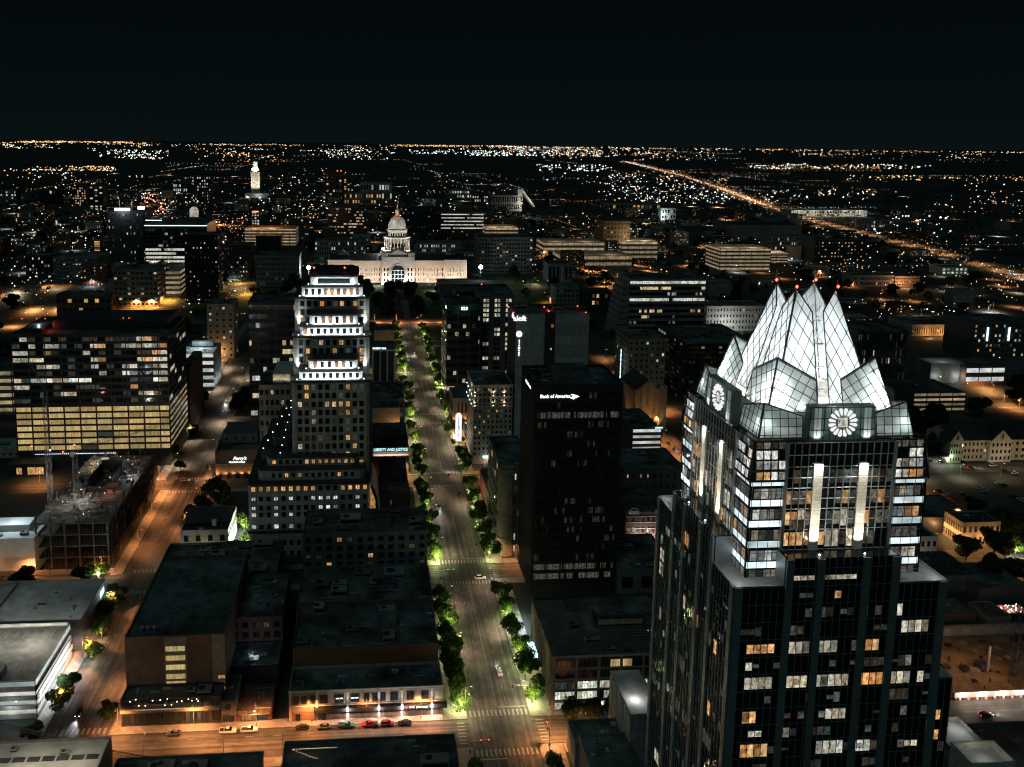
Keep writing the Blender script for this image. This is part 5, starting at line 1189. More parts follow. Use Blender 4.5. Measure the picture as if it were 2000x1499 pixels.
row([(x, 222) for x in (-132, -160, -195, -225, 24, -24, 50, 140, 155)], 'lamp_o', 2600, 'orange street lamp on the third cross street', 'lamps on the third cross street', -math.pi/2)
row([(143+.1*(y-240), y) for y in (240, 265, 292, 320, 350, 390, 430, 480)], 'lamp_o', 4600, 'orange street lamp on the street past the lit garage', 'lamps past the lit garage', 0)
row([(250+(y-110)*.1, y) for y in (96, 118, 140, 162, 186, 210)], 'lamp_o', 3000, 'orange street lamp on the sloping road at right', 'lamps on the sloping road', 0)
row([(x, 200) for x in (275, 300, 325, 350)], 'lamp_y', 1500, 'lamp in the car park before the stone hall', 'lamps in the car park', -math.pi/2)
row([(x, 322) for x in (-230, -200, -170, 24, -24)], 'lamp_o', 2200, 'orange street lamp on the fourth cross street', 'lamps on the fourth cross street', -math.pi/2)
row([(x, 643) for x in (-60, -35, -12, 14, 40, 70)], 'lamp_o', 5200, 'orange street lamp at the avenue head', 'lamps at the avenue head', -math.pi/2)
def signal(label, x, y, rz, L_=7.5, key='lamp_r'):
    t = empty('traffic_signal', label, 'traffic signal', (x, y, .16), 'traffic signals on the avenue', rz, own=True)
    put('pole', MB().tube((0, 0, 0), (0, 0, 6.6), .14, 7, .1).data('pole', [M['steel']]), t)
    put('mast_arm', MB().tube((0, 0, 6.0), (L_, 0, 6.7), .1, 6, .06).data('mast_arm', [M['steel']]), t)
    for d in (L_-.4, L_*.55):
        h = put('signal_head', MB().box(-.22, .22, -.2, .2, -.6, .6).data('signal_head', [M['black']]), t, (d, 0, 6.2)); put('signal_light', MB().box(-.15, .15, -.26, -.2, .2, .5).data('signal_light', [M[key]]), h); 
    put('control_box', MB().box(.2, .6, -.3, .3, 2.2, 3.2).data('control_box', [M['frame']]), t)
signal('traffic signal arm over the avenue at the glass corner block', 12.6, 17, math.pi)
signal('traffic signal arm at the near crossing, left corner at the foot', -12.4, -9, 0, 6.5)
signal('traffic signal pole on the lower right corner of the near crossing', 13.2, -8, math.pi/2, 6)
signal('traffic signal arm over the avenue under the dark bank tower', 13, 121, math.pi, 7)
signal('traffic signal arm on the left of the second crossing', -12.5, 98, 0, 6.5, 'lamp_g')
signal('traffic signal arm far up the avenue by the theatre', 12.5, 332, math.pi, 7)
signal('red traffic signal far up the avenue', 12.5, 555, math.pi, 7)
signal('traffic signal at the left road crossing by the warehouse', -124.5, 118, math.pi, 6)
# ------------------------------------------------------------------ garage-and-office tower at left
Y = 244.0
g0, g1 = PY(30, 800, Y).x, PY(331, 800, Y).x
lt = empty('garage_office_tower', 'wide glass office tower standing on a yellow-lit garage', 'office tower', ((g0+g1)/2, Y+25, 0))
zt = PY(180, 652, Y).z; zg0, zg1 = PY(180, 880, Y).z, PY(180, 793, Y).z
shell(lt, g0, g1, Y, Y+50, 0, zt, 'dark', 'roof', 1.0)
r = []; w = (g1-g0)/9.6; fl = (zg1-zg0)/7
for j in range(7):
    for i in range(10):
        ww = w if i < 9 else w*.6
        r.append(((g0+w*i+ww/2, Y, zg0+fl*(j+.52)), (1, 0), ww*.45, fl*.34, 'screen' if RN.random() < .97 else 'dim', 'bare'))
    for i in range(7): r.append(((g1, Y+2+6.8*i+3, zg0+fl*(j+.52)), (0, 1), 3.0, fl*.2, 'strip', 'bare'))
wins(lt, r, name='garage_bay')
fo = (zt-zg1-2.4)/10; r = []
for j in range(10):
    p = (.08, .15, .3, .4, .38, .5, .4, .3, .5, .2)[j]
    run = 0
    for i in range(20):
        if i % 2 == 0 or RN.random() < .15: run = RN.random() < p
        x = g0+(g1-g0)*(i+.5)/20
        mk = RN.choice(['cream', 'cream', 'warm', 'cool']) if run else ('dim' if RN.random() < .3 else 'glass')
        r.append(((x, Y, zg1+1.2+fo*(j+.5)), (1, 0), (g1-g0)/40*.94, fo*.3, mk, 'bare'))
    for i in range(12): r.append(((g1, Y+2+4*i+1, zg1+1.2+fo*(j+.5)), (0, 1), 1.9, fo*.3, 'cream' if RN.random() < .12 else 'glass', 'bare'))
wins(lt, r)
b = MB()
for i in range(11): x = min(g1, g0+w*i); b.box(x-.25, x+.25, Y-.4, Y, 3, zt)
for j in range(8): b.box(g0, g1, Y-.35, Y, zg0+fl*j-.35, zg0+fl*j+.35)
for j in range(11): b.box(g0, g1, Y-.2, Y, zg1+1.2+fo*j-.3, zg1+1.2+fo*j+.3)
b.build('floor_slabs', M['dark'], lt)
b = MB().box(g0+18, g1-3, Y+14, Y+44, zt-1, zt+5).box(g0+3, g0+14, Y+8, Y+40, zt-1, zt+1.5); b.build('plant_screen', M['dark'], lt)
for px, py in ((88, 622), (72, 632), (252, 618), (241, 625), (12, 640)): p = PY(px, py, Y+14); beacon((max(g0+1, min(g1-1, p.x)), Y+14, zt+6), lt, r=.3)
lamp('POINT', (g0+17, Y+12, zt+2), 120, (1, .1, .05), .3); lamp('POINT', (g0+8, Y+20, zt+3), 160, (.7, .95, 1), .3)
b = MB()
for k in range(40): b.blob((g0+10+1.15*k, Y-.6, zg0-1.6), .16)
b.build('festoon_lamps', M['lamp_w'], lt)['kind'] = 'stuff'
MB().box(g0-1, g0+20, Y-12, Y-.6, 0, 7).build('entrance_block', M['dark'], lt); wins(lt, [((g0+14, Y-12, 3), (1, 0), 4.5, 2.2, 'amber', 'multi'), ((g0+5, Y-12, 3), (1, 0), 1.6, 2, 'warm', 'multi')], name='shop_window')
# ------------------------------------------------------------------ drugstore block
cv = empty('corner_drugstore', 'long two-storey tan drugstore with pale pilasters and four bright wall lamps', 'shop building', (-44, 25, 0))
VY = 12.6; v0, v1 = PY(565, 1380, VY).x, -18.6; vz = PY(715, 1345, VY).z
shell(cv, v0, v1, VY, VY+13.5, 0, vz, 'tan', 'roof', .9)
clutter(cv, v0, v1, VY+3, VY+12, vz-.9, 5, .6)
pil = [567, 619, 679, 740, 785, 843]
b = MB()
for px in pil: x = PY(px, 1380, VY).x; b.box(x-.35, x+.35, VY-.45, VY, 0, vz+.3); b.box(x-.5, x+.5, VY-.55, VY, vz-.9, vz-.6)
b.box(v0, v1, VY-.3, VY, vz*.49, vz*.52); b.box(v0-.2, v1+.2, VY-.35, VY, vz-.25, vz+.15); b.build('pilaster', M['lime'], cv)
r = []
for px, ww in ((578, .8), (594, .8), (611, .8), (632, 1.25), (663, 1.4), (693, 1.4), (716, .8), (732, .8), (748, .8), (770, 1.3), (801, 1.2), (830, 1.2)):
    x = PY(px, 1366, VY).x; r.append(((x, VY, vz*.7), (1, 0), ww, vz*.13, 'glass', 'pair'))
wins(cv, r)
for px in (663, 693):
    for dx in (-.65, .65): x = PY(px, 1366, VY).x+dx; MB().box(x-.5, x+.5, VY-.1, VY-.04, vz*.69, vz*.72).build('ceiling_lamp', M['sign_w'], cv)
b = MB(); b.box(v0+8, v1+1.2, VY-1.5, VY, vz*.33, vz*.46); b.build('canopy', M['black'], cv)
b = MB().box(v0+.4, v1-.5, VY-.06, VY, .3, vz*.3); b.build('shopfront', surf('shopfront_boards', (.3, .17, .12), panel=(.8, 3, .06, 0)), cv)
wins(cv, [((PY(582, 1400, VY).x, VY-.06, 1.4), (1, 0), .7, 1.2, 'glass', 'pair'), ((PY(632, 1400, VY).x, VY-.06, 1.4), (1, 0), .5, 1.3, 'glass', 'pair')], name='door')
for px in pil[2:]:
    x = PY(px, 1380, VY).x; MB().box(x-.28, x+.28, VY-1.7, VY-1.5, vz*.36, vz*.5).build('wall_lamp', glow('wall_lamp_glass', (.9, .96, 1), 7), cv)
    lamp('POINT', (x, VY-2.3, vz*.42), 260, (1, .93, .85), .2); lamp('SPOT', (x, VY-1.2, vz*.3), 200, (1, .9, .8), .15, (x, VY-1.2, 0), 1.6)
p = PY(799, 1382, VY-1.6); text('CVS', cv, (p.x, VY-1.6, vz*.38), 1.0, 'sign_w'); text('pharmacy', cv, (p.x+2.35, VY-1.6, vz*.38), 1.0, 'sign_w')
b = MB(); hx, hz = p.x-.7, vz*.38+.38
pts = [(hx+.5*(16*math.sin(t)**3)/16, VY-1.6, hz+.5*(13*math.cos(t)-5*math.cos(2*t)-2*math.cos(3*t)-math.cos(4*t))/16) for t in [2*math.pi*i/20 for i in range(20)]]
b.v = pts; b.f = [tuple(range(20))[::-1]]; b.m = [0]; b.build('heart_emblem', glow('red_heart_sign', (1, .08, .05), 3), cv)
# ------------------------------------------------------------------ brown theatre box, terrace, shops
def S(x0, x1, yt, yb, Y=None): return spec(x0, x1, yt, yb, Y)
th, T = simple('brown_brick_theatre', 'windowless brown brick box with a tall lit stairwell window', 'building', S(245, 440, 1242, 1340, 21.5), 56, 'brown', 'roof', style='none', units=0)
x0, x1, y0, y1, g, z1 = T
xa_, xb_ = PY(324, 1290, y0).x, PY(362, 1290, y0).x
MB().box(xa_-.5, xb_+.5, y0-.1, y0, PY(340, 1340, y0).z, z1-.5).build('stair_recess', M['tan'], th)
for y in (1267, 1285, 1303, 1321, 1335): z = PY(343, y, y0).z; put_world('stair_window', win_mesh(xb_-xa_, 1.75, 'screen', 'bare'), th, ((xa_+xb_)/2, y0-.14, z))
MB().box(PY(415, 1290, y0).x, x1+.02, y0-.35, y0, 0, z1+.1).build('corner_pier', M['tan'], th)
r = [(((PY(425, 1290, y0).x+x1)/2, y0-.36, z1*.2+2.0*k), (1, 0), 1.1, .6, 'warm' if k % 2 else 'dim', 'bare') for k in range(4)]; wins(th, r, name='stair_slot')
for k in range(3): MB().lathe((x0+4.5+2.1*k, y0+4.5, z1-.9), [(.5, 0), (.5, 1.3), (.75, 1.5), (.75, 1.9), (.1, 2.1)], 8).build('roof_ventilator', M['steel'], th)
tr, T2 = simple('string_lit_terrace', 'low dark terrace building hung with round bulbs', 'restaurant', S(236, 432, 1364, 1418, 13.5), 7.8, 'dark', 'roof_br', style='none', units=2)
x0, x1, y0, y1, g, z1 = T2
b = MB(); b.box(x0+1, x1-6, y0-.4, y0+.1, z1-3.2, z1-.6); b.build('loggia_shade', M['black'], tr); b = MB().box(x0, x1, y0-1.0, y0+.1, z1-4.2, z1-3.3); b.build('awning', M['tan'], tr)  # black box stands for the shade inside the open front
for px, py in ((254, 1371), (265, 1367), (271, 1379), (284, 1379), (298, 1369), (313, 1368), (322, 1378), (327, 1366), (335, 1377), (346, 1371), (355, 1370), (368, 1366), (375, 1369), (384, 1366), (387, 1370)):
    p = PY(px, py, y0-.9); MB().blob((p.x, y0-.9, p.z), .2).build('bulb', M['lamp_y'], tr)
lamp('AREA', ((x0+x1)/2, y0-.9, z1-1.6), 60, (1, .75, .45), target=((x0+x1)/2, y0-1.5, 0), size=(x1-x0-8, 1))
wins(tr, face((x0, y0), (1, 0), x1-x0, .4, z1-4.4, 9, 1, .7, .75, chooser(.0, ['warm'], dim=.1), 'multi'), name='shop_window')
def shop(lab, px0, px1, yt, wall, Y=13.5, d=14, win='amber', sign=True):
    o, T = simple('small_shop', lab, 'shop', S(px0, px1, yt, 1415, Y), d, wall, 'roof_br', style='none', units=1)
    x0, x1, y0, y1, g, z1 = T
    wins(o, [((x0+(x1-x0)*.3, y0, 1.5), (1, 0), (x1-x0)*.16, 1.1, win, 'multi'), ((x0+(x1-x0)*.72, y0, 1.5), (1, 0), (x1-x0)*.17, 1.1, 'dim', 'multi')], name='shop_window')
    b = MB().box(x0+.3, x1-.3, y0-.8, y0, 2.9, 3.1).box(x0, x1, y0-.15, y0, z1-.5, z1); b.build('awning', M['brown'], o)
    if sign: MB().box(x0+(x1-x0)*.3, x0+(x1-x0)*.65, y0-.3, y0-.1, 3.4, 4.0).build('lit_fascia', M['warm'], o); lamp('POINT', ((x0+x1)/2, y0-1.2, 3.2), 90, (1, .7, .35), .2)
    return o, T
o, T3 = shop('narrow cream shop with a round wall badge', 430, 461, 1370, 'tan', win='dim', sign=False)
b = MB().lathe((0, 0, 0), [(1.1, 0), (1.1, .15)], 14); me = b.data('round_badge', [M['dark']]); put_world('round_badge', me, o, ((T3[0]+T3[1])/2, T3[2]-.02, T3[5]-2.0)).rotation_euler = (math.pi/2, 0, 0)
shop('low brick shop with a lit doorway under a bright fascia', 462, 531, 1388, 'brick')
# ------------------------------------------------------------------ dark roofs in the block behind
B = lambda *a, **k: simple(*a, **k)
def RB(xa_, xb_, yb_, z): p = G((xa_+xb_)/2, yb_, z); return (PY(xa_, yb_, p.y).x, PY(xb_, yb_, p.y).x, p.y)
def foot(name, lab, xa_, xb_, yb_, z, d, wall, roof, **k):
    x0, x1, y1 = RB(xa_, xb_, yb_, z); return B(name, lab, 'building', (x0, x1, y1-d, 0, z), d, wall, roof, style='none', **k)
B('dark_loft_block', 'dark loft block with a sunken lit roof court', 'building', S(448, 552, 1205, 1270, 45), 32, 'brick', 'roof', nx=5, nz=3, prob=0.0, dim=.1, zlo=.3, units=2, side='E')
b_, Tt = B('alley_roofs', 'low black-roofed building with a bluish skylight', 'building', S(440, 545, 1300, 1345, 30), 14, 'dark', 'roof', style='none', units=3)
p = ((Tt[0]+Tt[1])/2, Tt[2]+5, Tt[5]-.5); MB().box(p[0]-1.6, p[0]+1.6, p[1]-1, p[1]+1, p[2], p[2]+.5).build('skylight', M['blue'], b_); lamp('POINT', (p[0], p[1]+1.5, p[2]+2.5), 60, (.6, .85, 1), .2)
B('flat_dark_roofs', 'broad flat dark roof behind the brown theatre, with small red lamps', 'building', S(300, 540, 1125, 1180, 84), 30, 'conc_dk', 'roof', style='none', units=6, hut=True)
c_, Tc = B('sunken_court_block', 'roof court lit white behind the loft block', 'building', S(478, 546, 1172, 1215, 70), 9, 'conc', 'roof_lt', style='none', units=1, par=2.4); lamp('POINT', ((Tc[0]+Tc[1])/2+2, Tc[2]+6, Tc[5]+1), 110, (.85, .95, 1), .2)
B('red_walled_block', 'dark low block with a faint rust-red side wall behind the drugstore', 'building', S(572, 856, 1262, 1312, 27), 30, 'brick', 'roof', style='none', units=5, hut=True)
sk, Ts = B('skylit_block', 'black flat-roofed block with a glowing peaked skylight', 'building', S(578, 848, 1192, 1240, 58), 36, 'conc_dk', 'roof', style='none', units=6, hut=True)
p = PY(713, 1157, 88); b = MB(); b.quad((p.x-3.4, 86, p.z-1), (p.x, 86, p.z-1), (p.x, 90, p.z+.5), (p.x-3.4, 90, p.z+.5)); b.quad((p.x, 86, p.z-1), (p.x+3.4, 86, p.z-1), (p.x+3.4, 90, p.z+.5), (p.x, 90, p.z+.5)); b.build('skylight', M['screen'], sk)
b = MB()
for k in range(15): b.box(p.x-3.5+.5*k-.06, p.x-3.5+.5*k+.06, 85.9, 90, p.z-1.1, p.z+.7) if 0 else b.tube((p.x-3.5+.5*k, 86, p.z-.95), (p.x-3.5+.5*k, 90, p.z+.55), .07, 4)
b.build('skylight_bars', M['black'], sk)
B('old_bank_building', 'dark eight-storey stone office block on the avenue with a few lit top windows', 'office block', S(592, 834, 1040, 1160, 97), 24, 'conc_dk', 'roof', nx=12, nz=5, prob=.1, pal=('warm', 'amber'), fw=.5, fh=.55, units=5, hut=True, dim=.15, zlo=.2)
# ------------------------------------------------------------------ right foreground
foot('corner_flat_roof', 'dark flat roof with pale parapet at the lower right crossing', 1108, 1222, 1404, 9, 11, 'conc_dk', 'roof', units=1)
foot('dark_roof_house', 'black-roofed taller corner building under the crowned tower', 1130, 1224, 1432, 11, 30, 'conc_dk', 'roof', units=1)
cb, Tc2 = B('lit_court_block', 'grey ribbed block with a floodlit roof court beside the crowned tower', 'building', S(1228, 1290, 1395, 1560, -18), 22, 'conc', 'roof_lt', style='none', units=0)
lamp('POINT', (Tc2[0]+4, Tc2[2]+8, Tc2[5]+1.2), 160, (1, .96, .9), .2)
b = MB()
for k in range(9): b.box(Tc2[0]-.35, Tc2[0], Tc2[2]+2.4*k, Tc2[2]+2.4*k+.6, 0, Tc2[5]-.5)
b.build('wall_rib', M['lime'], cb)
fr_, Tf = foot('flat_black_roofs', 'flat black roofs at the foot of the picture with a zigzag of string bulbs', 556, 888, 1440, 9, 60, 'conc_dk', 'roof', units=9)
b = MB()
for k in range(13): b.blob((Tf[0]+3+1.05*k, Tf[3]-4.6, Tf[5]+.6), .085)
for k in range(8): b.blob((Tf[0]+3+1.0*k, Tf[3]-4.8-.6*k, Tf[5]+.6), .085)
b.build('string_bulbs', M['lamp_y'], fr_)['kind'] = 'stuff'
foot('foot_dark_roof', 'black roof edge at the foot of the picture left of the string bulbs', 228, 515, 1474, 8, 40, 'conc_dk', 'roof', units=5)
# ------------------------------------------------------------------ far left foreground: warehouse, parking deck, pale roof
wh, Tw = None, None
def free_box(name, label, cat, x0, x1, y0, y1, z1, wall, roof, par=.9, z0=-.5):
    o = empty(name, label, cat, ((x0+x1)/2, (y0+y1)/2, 0)); shell(o, x0, x1, y0, y1, z0, z1, wall, roof, par); return o
wh = free_box('grey_warehouse', 'plain grey-roofed warehouse with a lit blue-white wall sign', 'warehouse', -230, -150.0, 58, 89, 12.2, 'conc_dk', 'roof_lt')
MB().box(-184.5, -183.9, 58.5, 88.5, 11.3, 12.0).build('roof_step', M['conc_dk'], wh); clutter(wh, -180, -152, 60, 88, 11.3, 3, .5)
MB().box(-149.95, -149.8, 80.5, 85.5, 8.2, 10.4).build('wall_sign', M['led'], wh); lamp('POINT', (-148, 83, 9), 200, (.7, .92, 1), .3)
pk = free_box('parking_deck', 'parking deck with floodlit top level and open striped sides', 'car park', -215, -152.5, 20, 54, 13.5, 'conc', 'roof_br', 1.0)
for j in range(4):
    z = .6+3.2*j
    b = MB().box(-215, -152.6, 19.94, 20, z+1.3, z+2.9).box(-152.5, -152.44, 20.5, 53.5, z+1.3, z+2.9); b.build('lit_deck', M['strip_c'], pk)
    b = MB().box(-215, -152, 19.5, 19.94, z-.3, z+1.3).box(-152.44, -152, 19.5, 54, z-.3, z+1.3); b.build('parking_deck_edge', M['conc'], pk)
b = MB()
for k in range(16): b.box(-205+3.2*k, -204.86+3.2*k, 47, 51.5, 12.52, 12.54); b.box(-204+3.2*k, -203.86+3.2*k, 27, 31.5, 12.52, 12.54)
b.build('bay_markings', M['paint'], pk)
MB().box(-200, -153, 52.6, 53.4, 13.5, 14.2).build('lit_parapet', M['lime'], pk)
for x in (-196, -178, -160): lamp('POINT', (x, 42, 19), 1500, (.95, 1, .92), .4)
for x in (-160,): lamp('AREA', (-149.6, 36, 8.5), 1500, (.85, .97, 1), target=(-151, 36, 3), size=(28, .8))
MB().box(-171, -164, 22, 27, 12.5, 15.3).build('stair_housing', M['dark'], pk)
MB().box(-190, -170, 19.4, 19.45, 1.8, 3.0).build('blue_banner', surf('blue_banner', (.06, .2, .35), var=.2), pk)
for x in (-190, -175, -160): lamp('POINT', (x, 17, 4.5), 120, (.8, .95, 1), .2)
br = free_box('pale_roofed_block', 'broad cream-lit flat roof in the lower left corner', 'building', -190, -119.6, -60, -9.5, 14, 'conc_dk', 'roof_lt', .8)
b = MB()
for k in range(16): b.box(-186+4.1*k, -182.6+4.1*k, -18, -16, 13.2, 13.32)
b.build('roof_panels', M['dark'], br)
for x, y in ((-176, -14), (-161, -15), (-146, -13), (-150, -20), (-131, -15)): ac_unit(br, x, y, 13.2, .6)
for x in (-178, -160, -140, -127): lamp('POINT', (x, -22, 20), 520, (1, .84, .6), .4)
# ------------------------------------------------------------------ construction site
cs = empty('concrete_frame', 'half-built concrete frame with scaffold poles and site lamps', 'construction site', (-180, 150, 0))
f0, f1, fy0, fy1 = PY(65, 1060, 122).x, -158, 122, 205
zc = PY(160, 1022, 122).z
for j in range(4):
    z = zc*(j+1)/4; MB().box(f0, f1, fy0, fy1, z-.35, z).build('floor_slab', M['conc_dk'], cs)
b = MB()
for i in range(6):
    for k in range(7):
        x = f0+1+(f1-f0-2)*i/5; y = fy0+1+(fy1-fy0-2)*k/6; MB().box(x-.35, x+.35, y-.35, y+.35, 0, zc+RN.choice([0, 0, 2.5, 3.5])).build('column', M['conc_dk'], cs)
b = MB()
for i in range(26): x = f0+(f1-f0)*i/25; b.tube((x, fy0-.8, 0), (x, fy0-.8, zc+1.2), .05, 4)
for i in range(34): y = fy0+(fy1-fy0)*i/33; b.tube((f1+.8, y, 0), (f1+.8, y, zc+2+(i % 3)), .06, 4)
for j in range(9): z = zc*j/8; b.tube((f0, fy0-.8, z), (f1, fy0-.8, z), .04, 4); b.tube((f1+.8, fy0, z), (f1+.8, fy1, z), .05, 4)
b.build('scaffold', M['brown'], cs)
MB().box(f1-20, f1-19.6, fy0+34, fy0+58, zc, zc+6).box(f1-20, f1-10, fy0+58, fy0+58.4, zc, zc+7).box(f1-10.4, f1-10, fy0+40, fy0+58, zc, zc+5).box(f1-19.6, f1-10.4, fy0+33.6, fy0+34, zc, zc+3.2).build('core_wall', M['black'], cs)
b = MB()
for _ in range(170):
    x, y = RN.uniform(f0+1, f1-1), RN.uniform(fy0+1, fy1-1); b.tube((x, y, zc), (x+RN.uniform(-.3, .3), y, zc+RN.uniform(.8, 3.2)), .05, 4)
for _ in range(26):
    x, y = RN.uniform(f0+2, f1-8), RN.uniform(fy0+2, fy1-2); b.box(x, x+RN.uniform(2, 6), y, y+.15, zc, zc+RN.uniform(.6, 2.6))
b.build('rebar', M['steel'], cs)['kind'] = 'stuff'
b = MB()
for _ in range(34): b.blob((RN.uniform(f0+1, f1-1), RN.uniform(fy0+1, fy1-1), zc+RN.uniform(.6, 3.5)), RN.uniform(.08, .2), RN.choice([0, 0, 1, 2]))
b.build('site_lamps', [M['lamp_w'], M['lamp_y'], M['lamp_r']], cs)['kind'] = 'stuff'
b = MB()
for _ in range(150):
    x, y = RN.uniform(f0+2, f1-2), RN.uniform(fy0+3, fy1-4); s = RN.uniform(.4, 1.6); b.box(x-s, x+s, y-s*.5, y+s*.5, zc, zc+RN.uniform(.2, 1.2))
b.build('stacked_formwork', M['tan'], cs)['kind'] = 'stuff'
for x, y, w, c in ((f0+14, fy0+22, 300, (1, .95, .9)), (f0+30, fy0+50, 260, (.9, .95, 1)), (f1-25, fy1-12, 400, (1, .93, .85)), (f0+8, fy1-20, 500, (1, .7, .35)), (f0+24, fy0+30, 160, (1, .35, .15))): lamp('POINT', (x, y, zc+4), w, c, .2)
def mast(name, lab, x, y, z0, z1, s=.95, m='steel', jib=None, grp=None):
    t = empty(name, lab, 'tower crane', (x, y, z0), grp)
    b = MB()
    for sx in (-s, s):
        for sy in (-s, s): b.tube((x+sx, y+sy, z0), (x+sx, y+sy, z1), .11, 4)
    z = z0; k = 0
    while z < z1-2*s:
        for (p, q) in (((-s, -s), (s, -s)), ((s, -s), (s, s)), ((s, s), (-s, s)), ((-s, s), (-s, -s))):
            if k % 2: p, q = q, p
            b.tube((x+p[0], y+p[1], z), (x+q[0], y+q[1], z+2*s), .07, 4); b.tube((x+p[0], y+p[1], z), (x+q[0], y+q[1], z), .06, 4)
        z += 2*s; k += 1
    b.build('lattice_mast', M[m], t)
    if jib:
        jx, jy, jz, w = jib; j = MB(); n = int((Vector(jib[:3])-Vector((x, y, z1))).length/2)
        for i in range(n):
            a, c = Vector((x, y, z1)).lerp(Vector(jib[:3]), i/n), Vector((x, y, z1)).lerp(Vector(jib[:3]), (i+1)/n); u = Vector((0, 0, 1.5)); sd = (c-a).cross(u).normalized()*.6
            j.tube(a+sd, c+sd, .08, 4); j.tube(a-sd, c-sd, .08, 4); j.tube(a+u, c+u, .09, 4); j.tube(a+sd, (a+c)/2+u, .05, 4); j.tube((a+c)/2+u, c-sd, .05, 4); j.tube(a-sd, (a+c)/2+u, .05, 4)
        j.build('jib', M[m], t); MB().box(x-1.4, x-.2, y-2, y-.6, z1-2.4, z1-.2).build('cab', M['white'], t)
    return t
p = PY(100, 1000, 150); q1 = PY(98, 765, 150)
m1 = mast('tower_crane', 'white-lit lattice crane mast before the yellow-lit garage', p.x, 150, 0, q1.z, jib=(p.x-24, 196, q1.z+3, 1)); lamp('POINT', (p.x-2, 144, zc+6), 60, (1, .95, .9), .2); lamp('POINT', (p.x+2, 146, zc+14), 40, (1, .6, .45), .2)
p = PY(152, 1010, 140); q2 = PY(150, 880, 140)
m2 = mast('tower_crane', 'shorter lattice crane mast rising from the concrete frame', p.x, 140, 0, q2.z, jib=(p.x+30, 175, q2.z-1, 1)); beacon((p.x, 140, q2.z+2.6), m2, r=.5); lamp('POINT', (p.x-2, 137, zc+5), 160, (1, .9, .75), .2)
for px, py in ((60, 872), (97, 879), (123, 882)): pass
jt = PY(62, 872, 205); beacon((jt.x, 205, jt.z), m1, r=.6); jt = PY(98, 880, 200); beacon((jt.x, 200, jt.z), m1, 'lamp_w', r=.45); jt = PY(123, 883, 198); beacon((jt.x, 198, jt.z), m1, r=.5)
lamp('POINT', (PY(98, 880, 200).x, 196, 32), 300, (1, .5, .45), .3)
p = PY(1985, 1300, 15); mast('tower_crane', 'rust-coloured lattice mast at the right edge above the excavation', p.x, 15, 0, PY(1985, 1145, 15).z, 1.2, 'black')
ws, Tws = None, None
ws = free_box('white_roofed_block', 'small building with a bright white stepped roof at the left edge', 'building', PY(0, 1045, 118).x-6, PY(66, 1045, 118).x, 118, 134, PY(30, 1052, 118).z, 'white', 'roof_w', .5); 
xw1 = PY(66, 1045, 118).x; MB().box(xw1-26, xw1-5, 126, 134.2, 0, PY(30, 1052, 118).z+2.5).build('upper_storey', M['roof_w'], ws); ac_unit(ws, xw1-6, 123, PY(30, 1052, 118).z-.5, .9); ac_unit(ws, xw1-16, 122, PY(30, 1052, 118).z-.5, .6)
lamp('POINT', (xw1-12, 127, PY(30, 1052, 118).z+10), 900, (.8, .95, 1), .4)
fn = empty('site_fence', 'orange-lit plank fence along the street under the construction frame', 'fence', (-185, 116.5, 0)); b = MB()
for i in range(40): b.box(-215+1.5*i, -213.6+1.5*i, 116.4, 116.55, .1, 2.4)
b.build('plank_panel', M['tan'], fn)
for x in (-206, -192, -178, -164): lamp('POINT', (x, 113.6, 4.5), 90, (1, .45, .14), .2)
hs, Th = B('balconied_house', 'old three-storey house with a lit arcade and bright east wall', 'house', S(352, 446, 1036, 1082, 130), 26, 'lime', 'slate', style='punch', nx=4, nz=2, prob=.0, dim=.0, side='E', snx=8, fw=.35, fh=.5, units=1, cap=30)
b = MB(); gable(b, Th[0]+1, Th[1]-1, Th[2]+8, Th[3], Th[5], Th[5]+4, 'x', 0, 0); b.build('upper_roof', M['slate'], hs); MB().box(Th[1]-8, Th[1]-6, Th[2]+4, Th[2]+6, Th[5], Th[5]+2.6).build('chimney', M['white'], hs)
wins(hs, [((Th[0]+(Th[1]-Th[0])*(i+.5)/4, Th[2]-.05, 2.4), (1, 0), 1.5, 1.6, 'cream', 'bare') for i in range(4)], name='arcade_arch'); lamp('AREA', (Th[1]+5, Th[2]+13, 1.2), 1900, (.9, .97, .92), target=(Th[1], Th[2]+13, 6), size=(22, 1)); lamp('POINT', ((Th[0]+Th[1])/2, Th[2]-3, 3), 120, (1, .8, .5), .2)
# ------------------------------------------------------------------ mid left
ph, Tp = B('steakhouse', 'brown steakhouse with white script sign and a row of glowing arches', 'restaurant', S(421, 506, 880, 936, 221.5), 36, 'brown', 'roof', style='none', units=3)
x0, x1, y0, y1, g, z1 = Tp
MB().box(x0+2, x1-2, y0+12, y1-2, z1, z1+5.5).build('set_back_storey', M['conc_dk'], ph); wins(ph, face((x0+2, y0+12), (1, 0), x1-x0-4, z1+1, z1+4.5, 4, 1, .2, .5, chooser(0, ['warm'], dim=0), 'bare'))
text("Perry's", ph, ((x0+x1)/2-2.3, y0-.3, z1*.67), 2.6, 'sign_w', shear=.35); text('STEAKHOUSE & GRILLE', ph, ((x0+x1)/2-4.6, y0-.3, z1*.57), 1.1, 'sign_w', sx=.78)
b = MB(); b.box(x0, x1, y0-.4, y0, z1*.5, z1*.53); b.build('string_course', M['tan'], ph)
for i in range(5):
    xx = x0+(x1-x0)*(i+.5)/5
    b = MB(); pts = [(-1.1, 0), (1.1, 0)]+[(1.1*math.cos(t), 1.7+1.1*math.sin(t)) for t in [math.pi*k/8 for k in range(9)]]
    b.v = [(xx+p_[0], y0-.06, p_[1]) for p_ in pts]; b.f = [tuple(range(len(pts)))]; b.m = [0]; b.build('arched_door', M['glass'], ph)
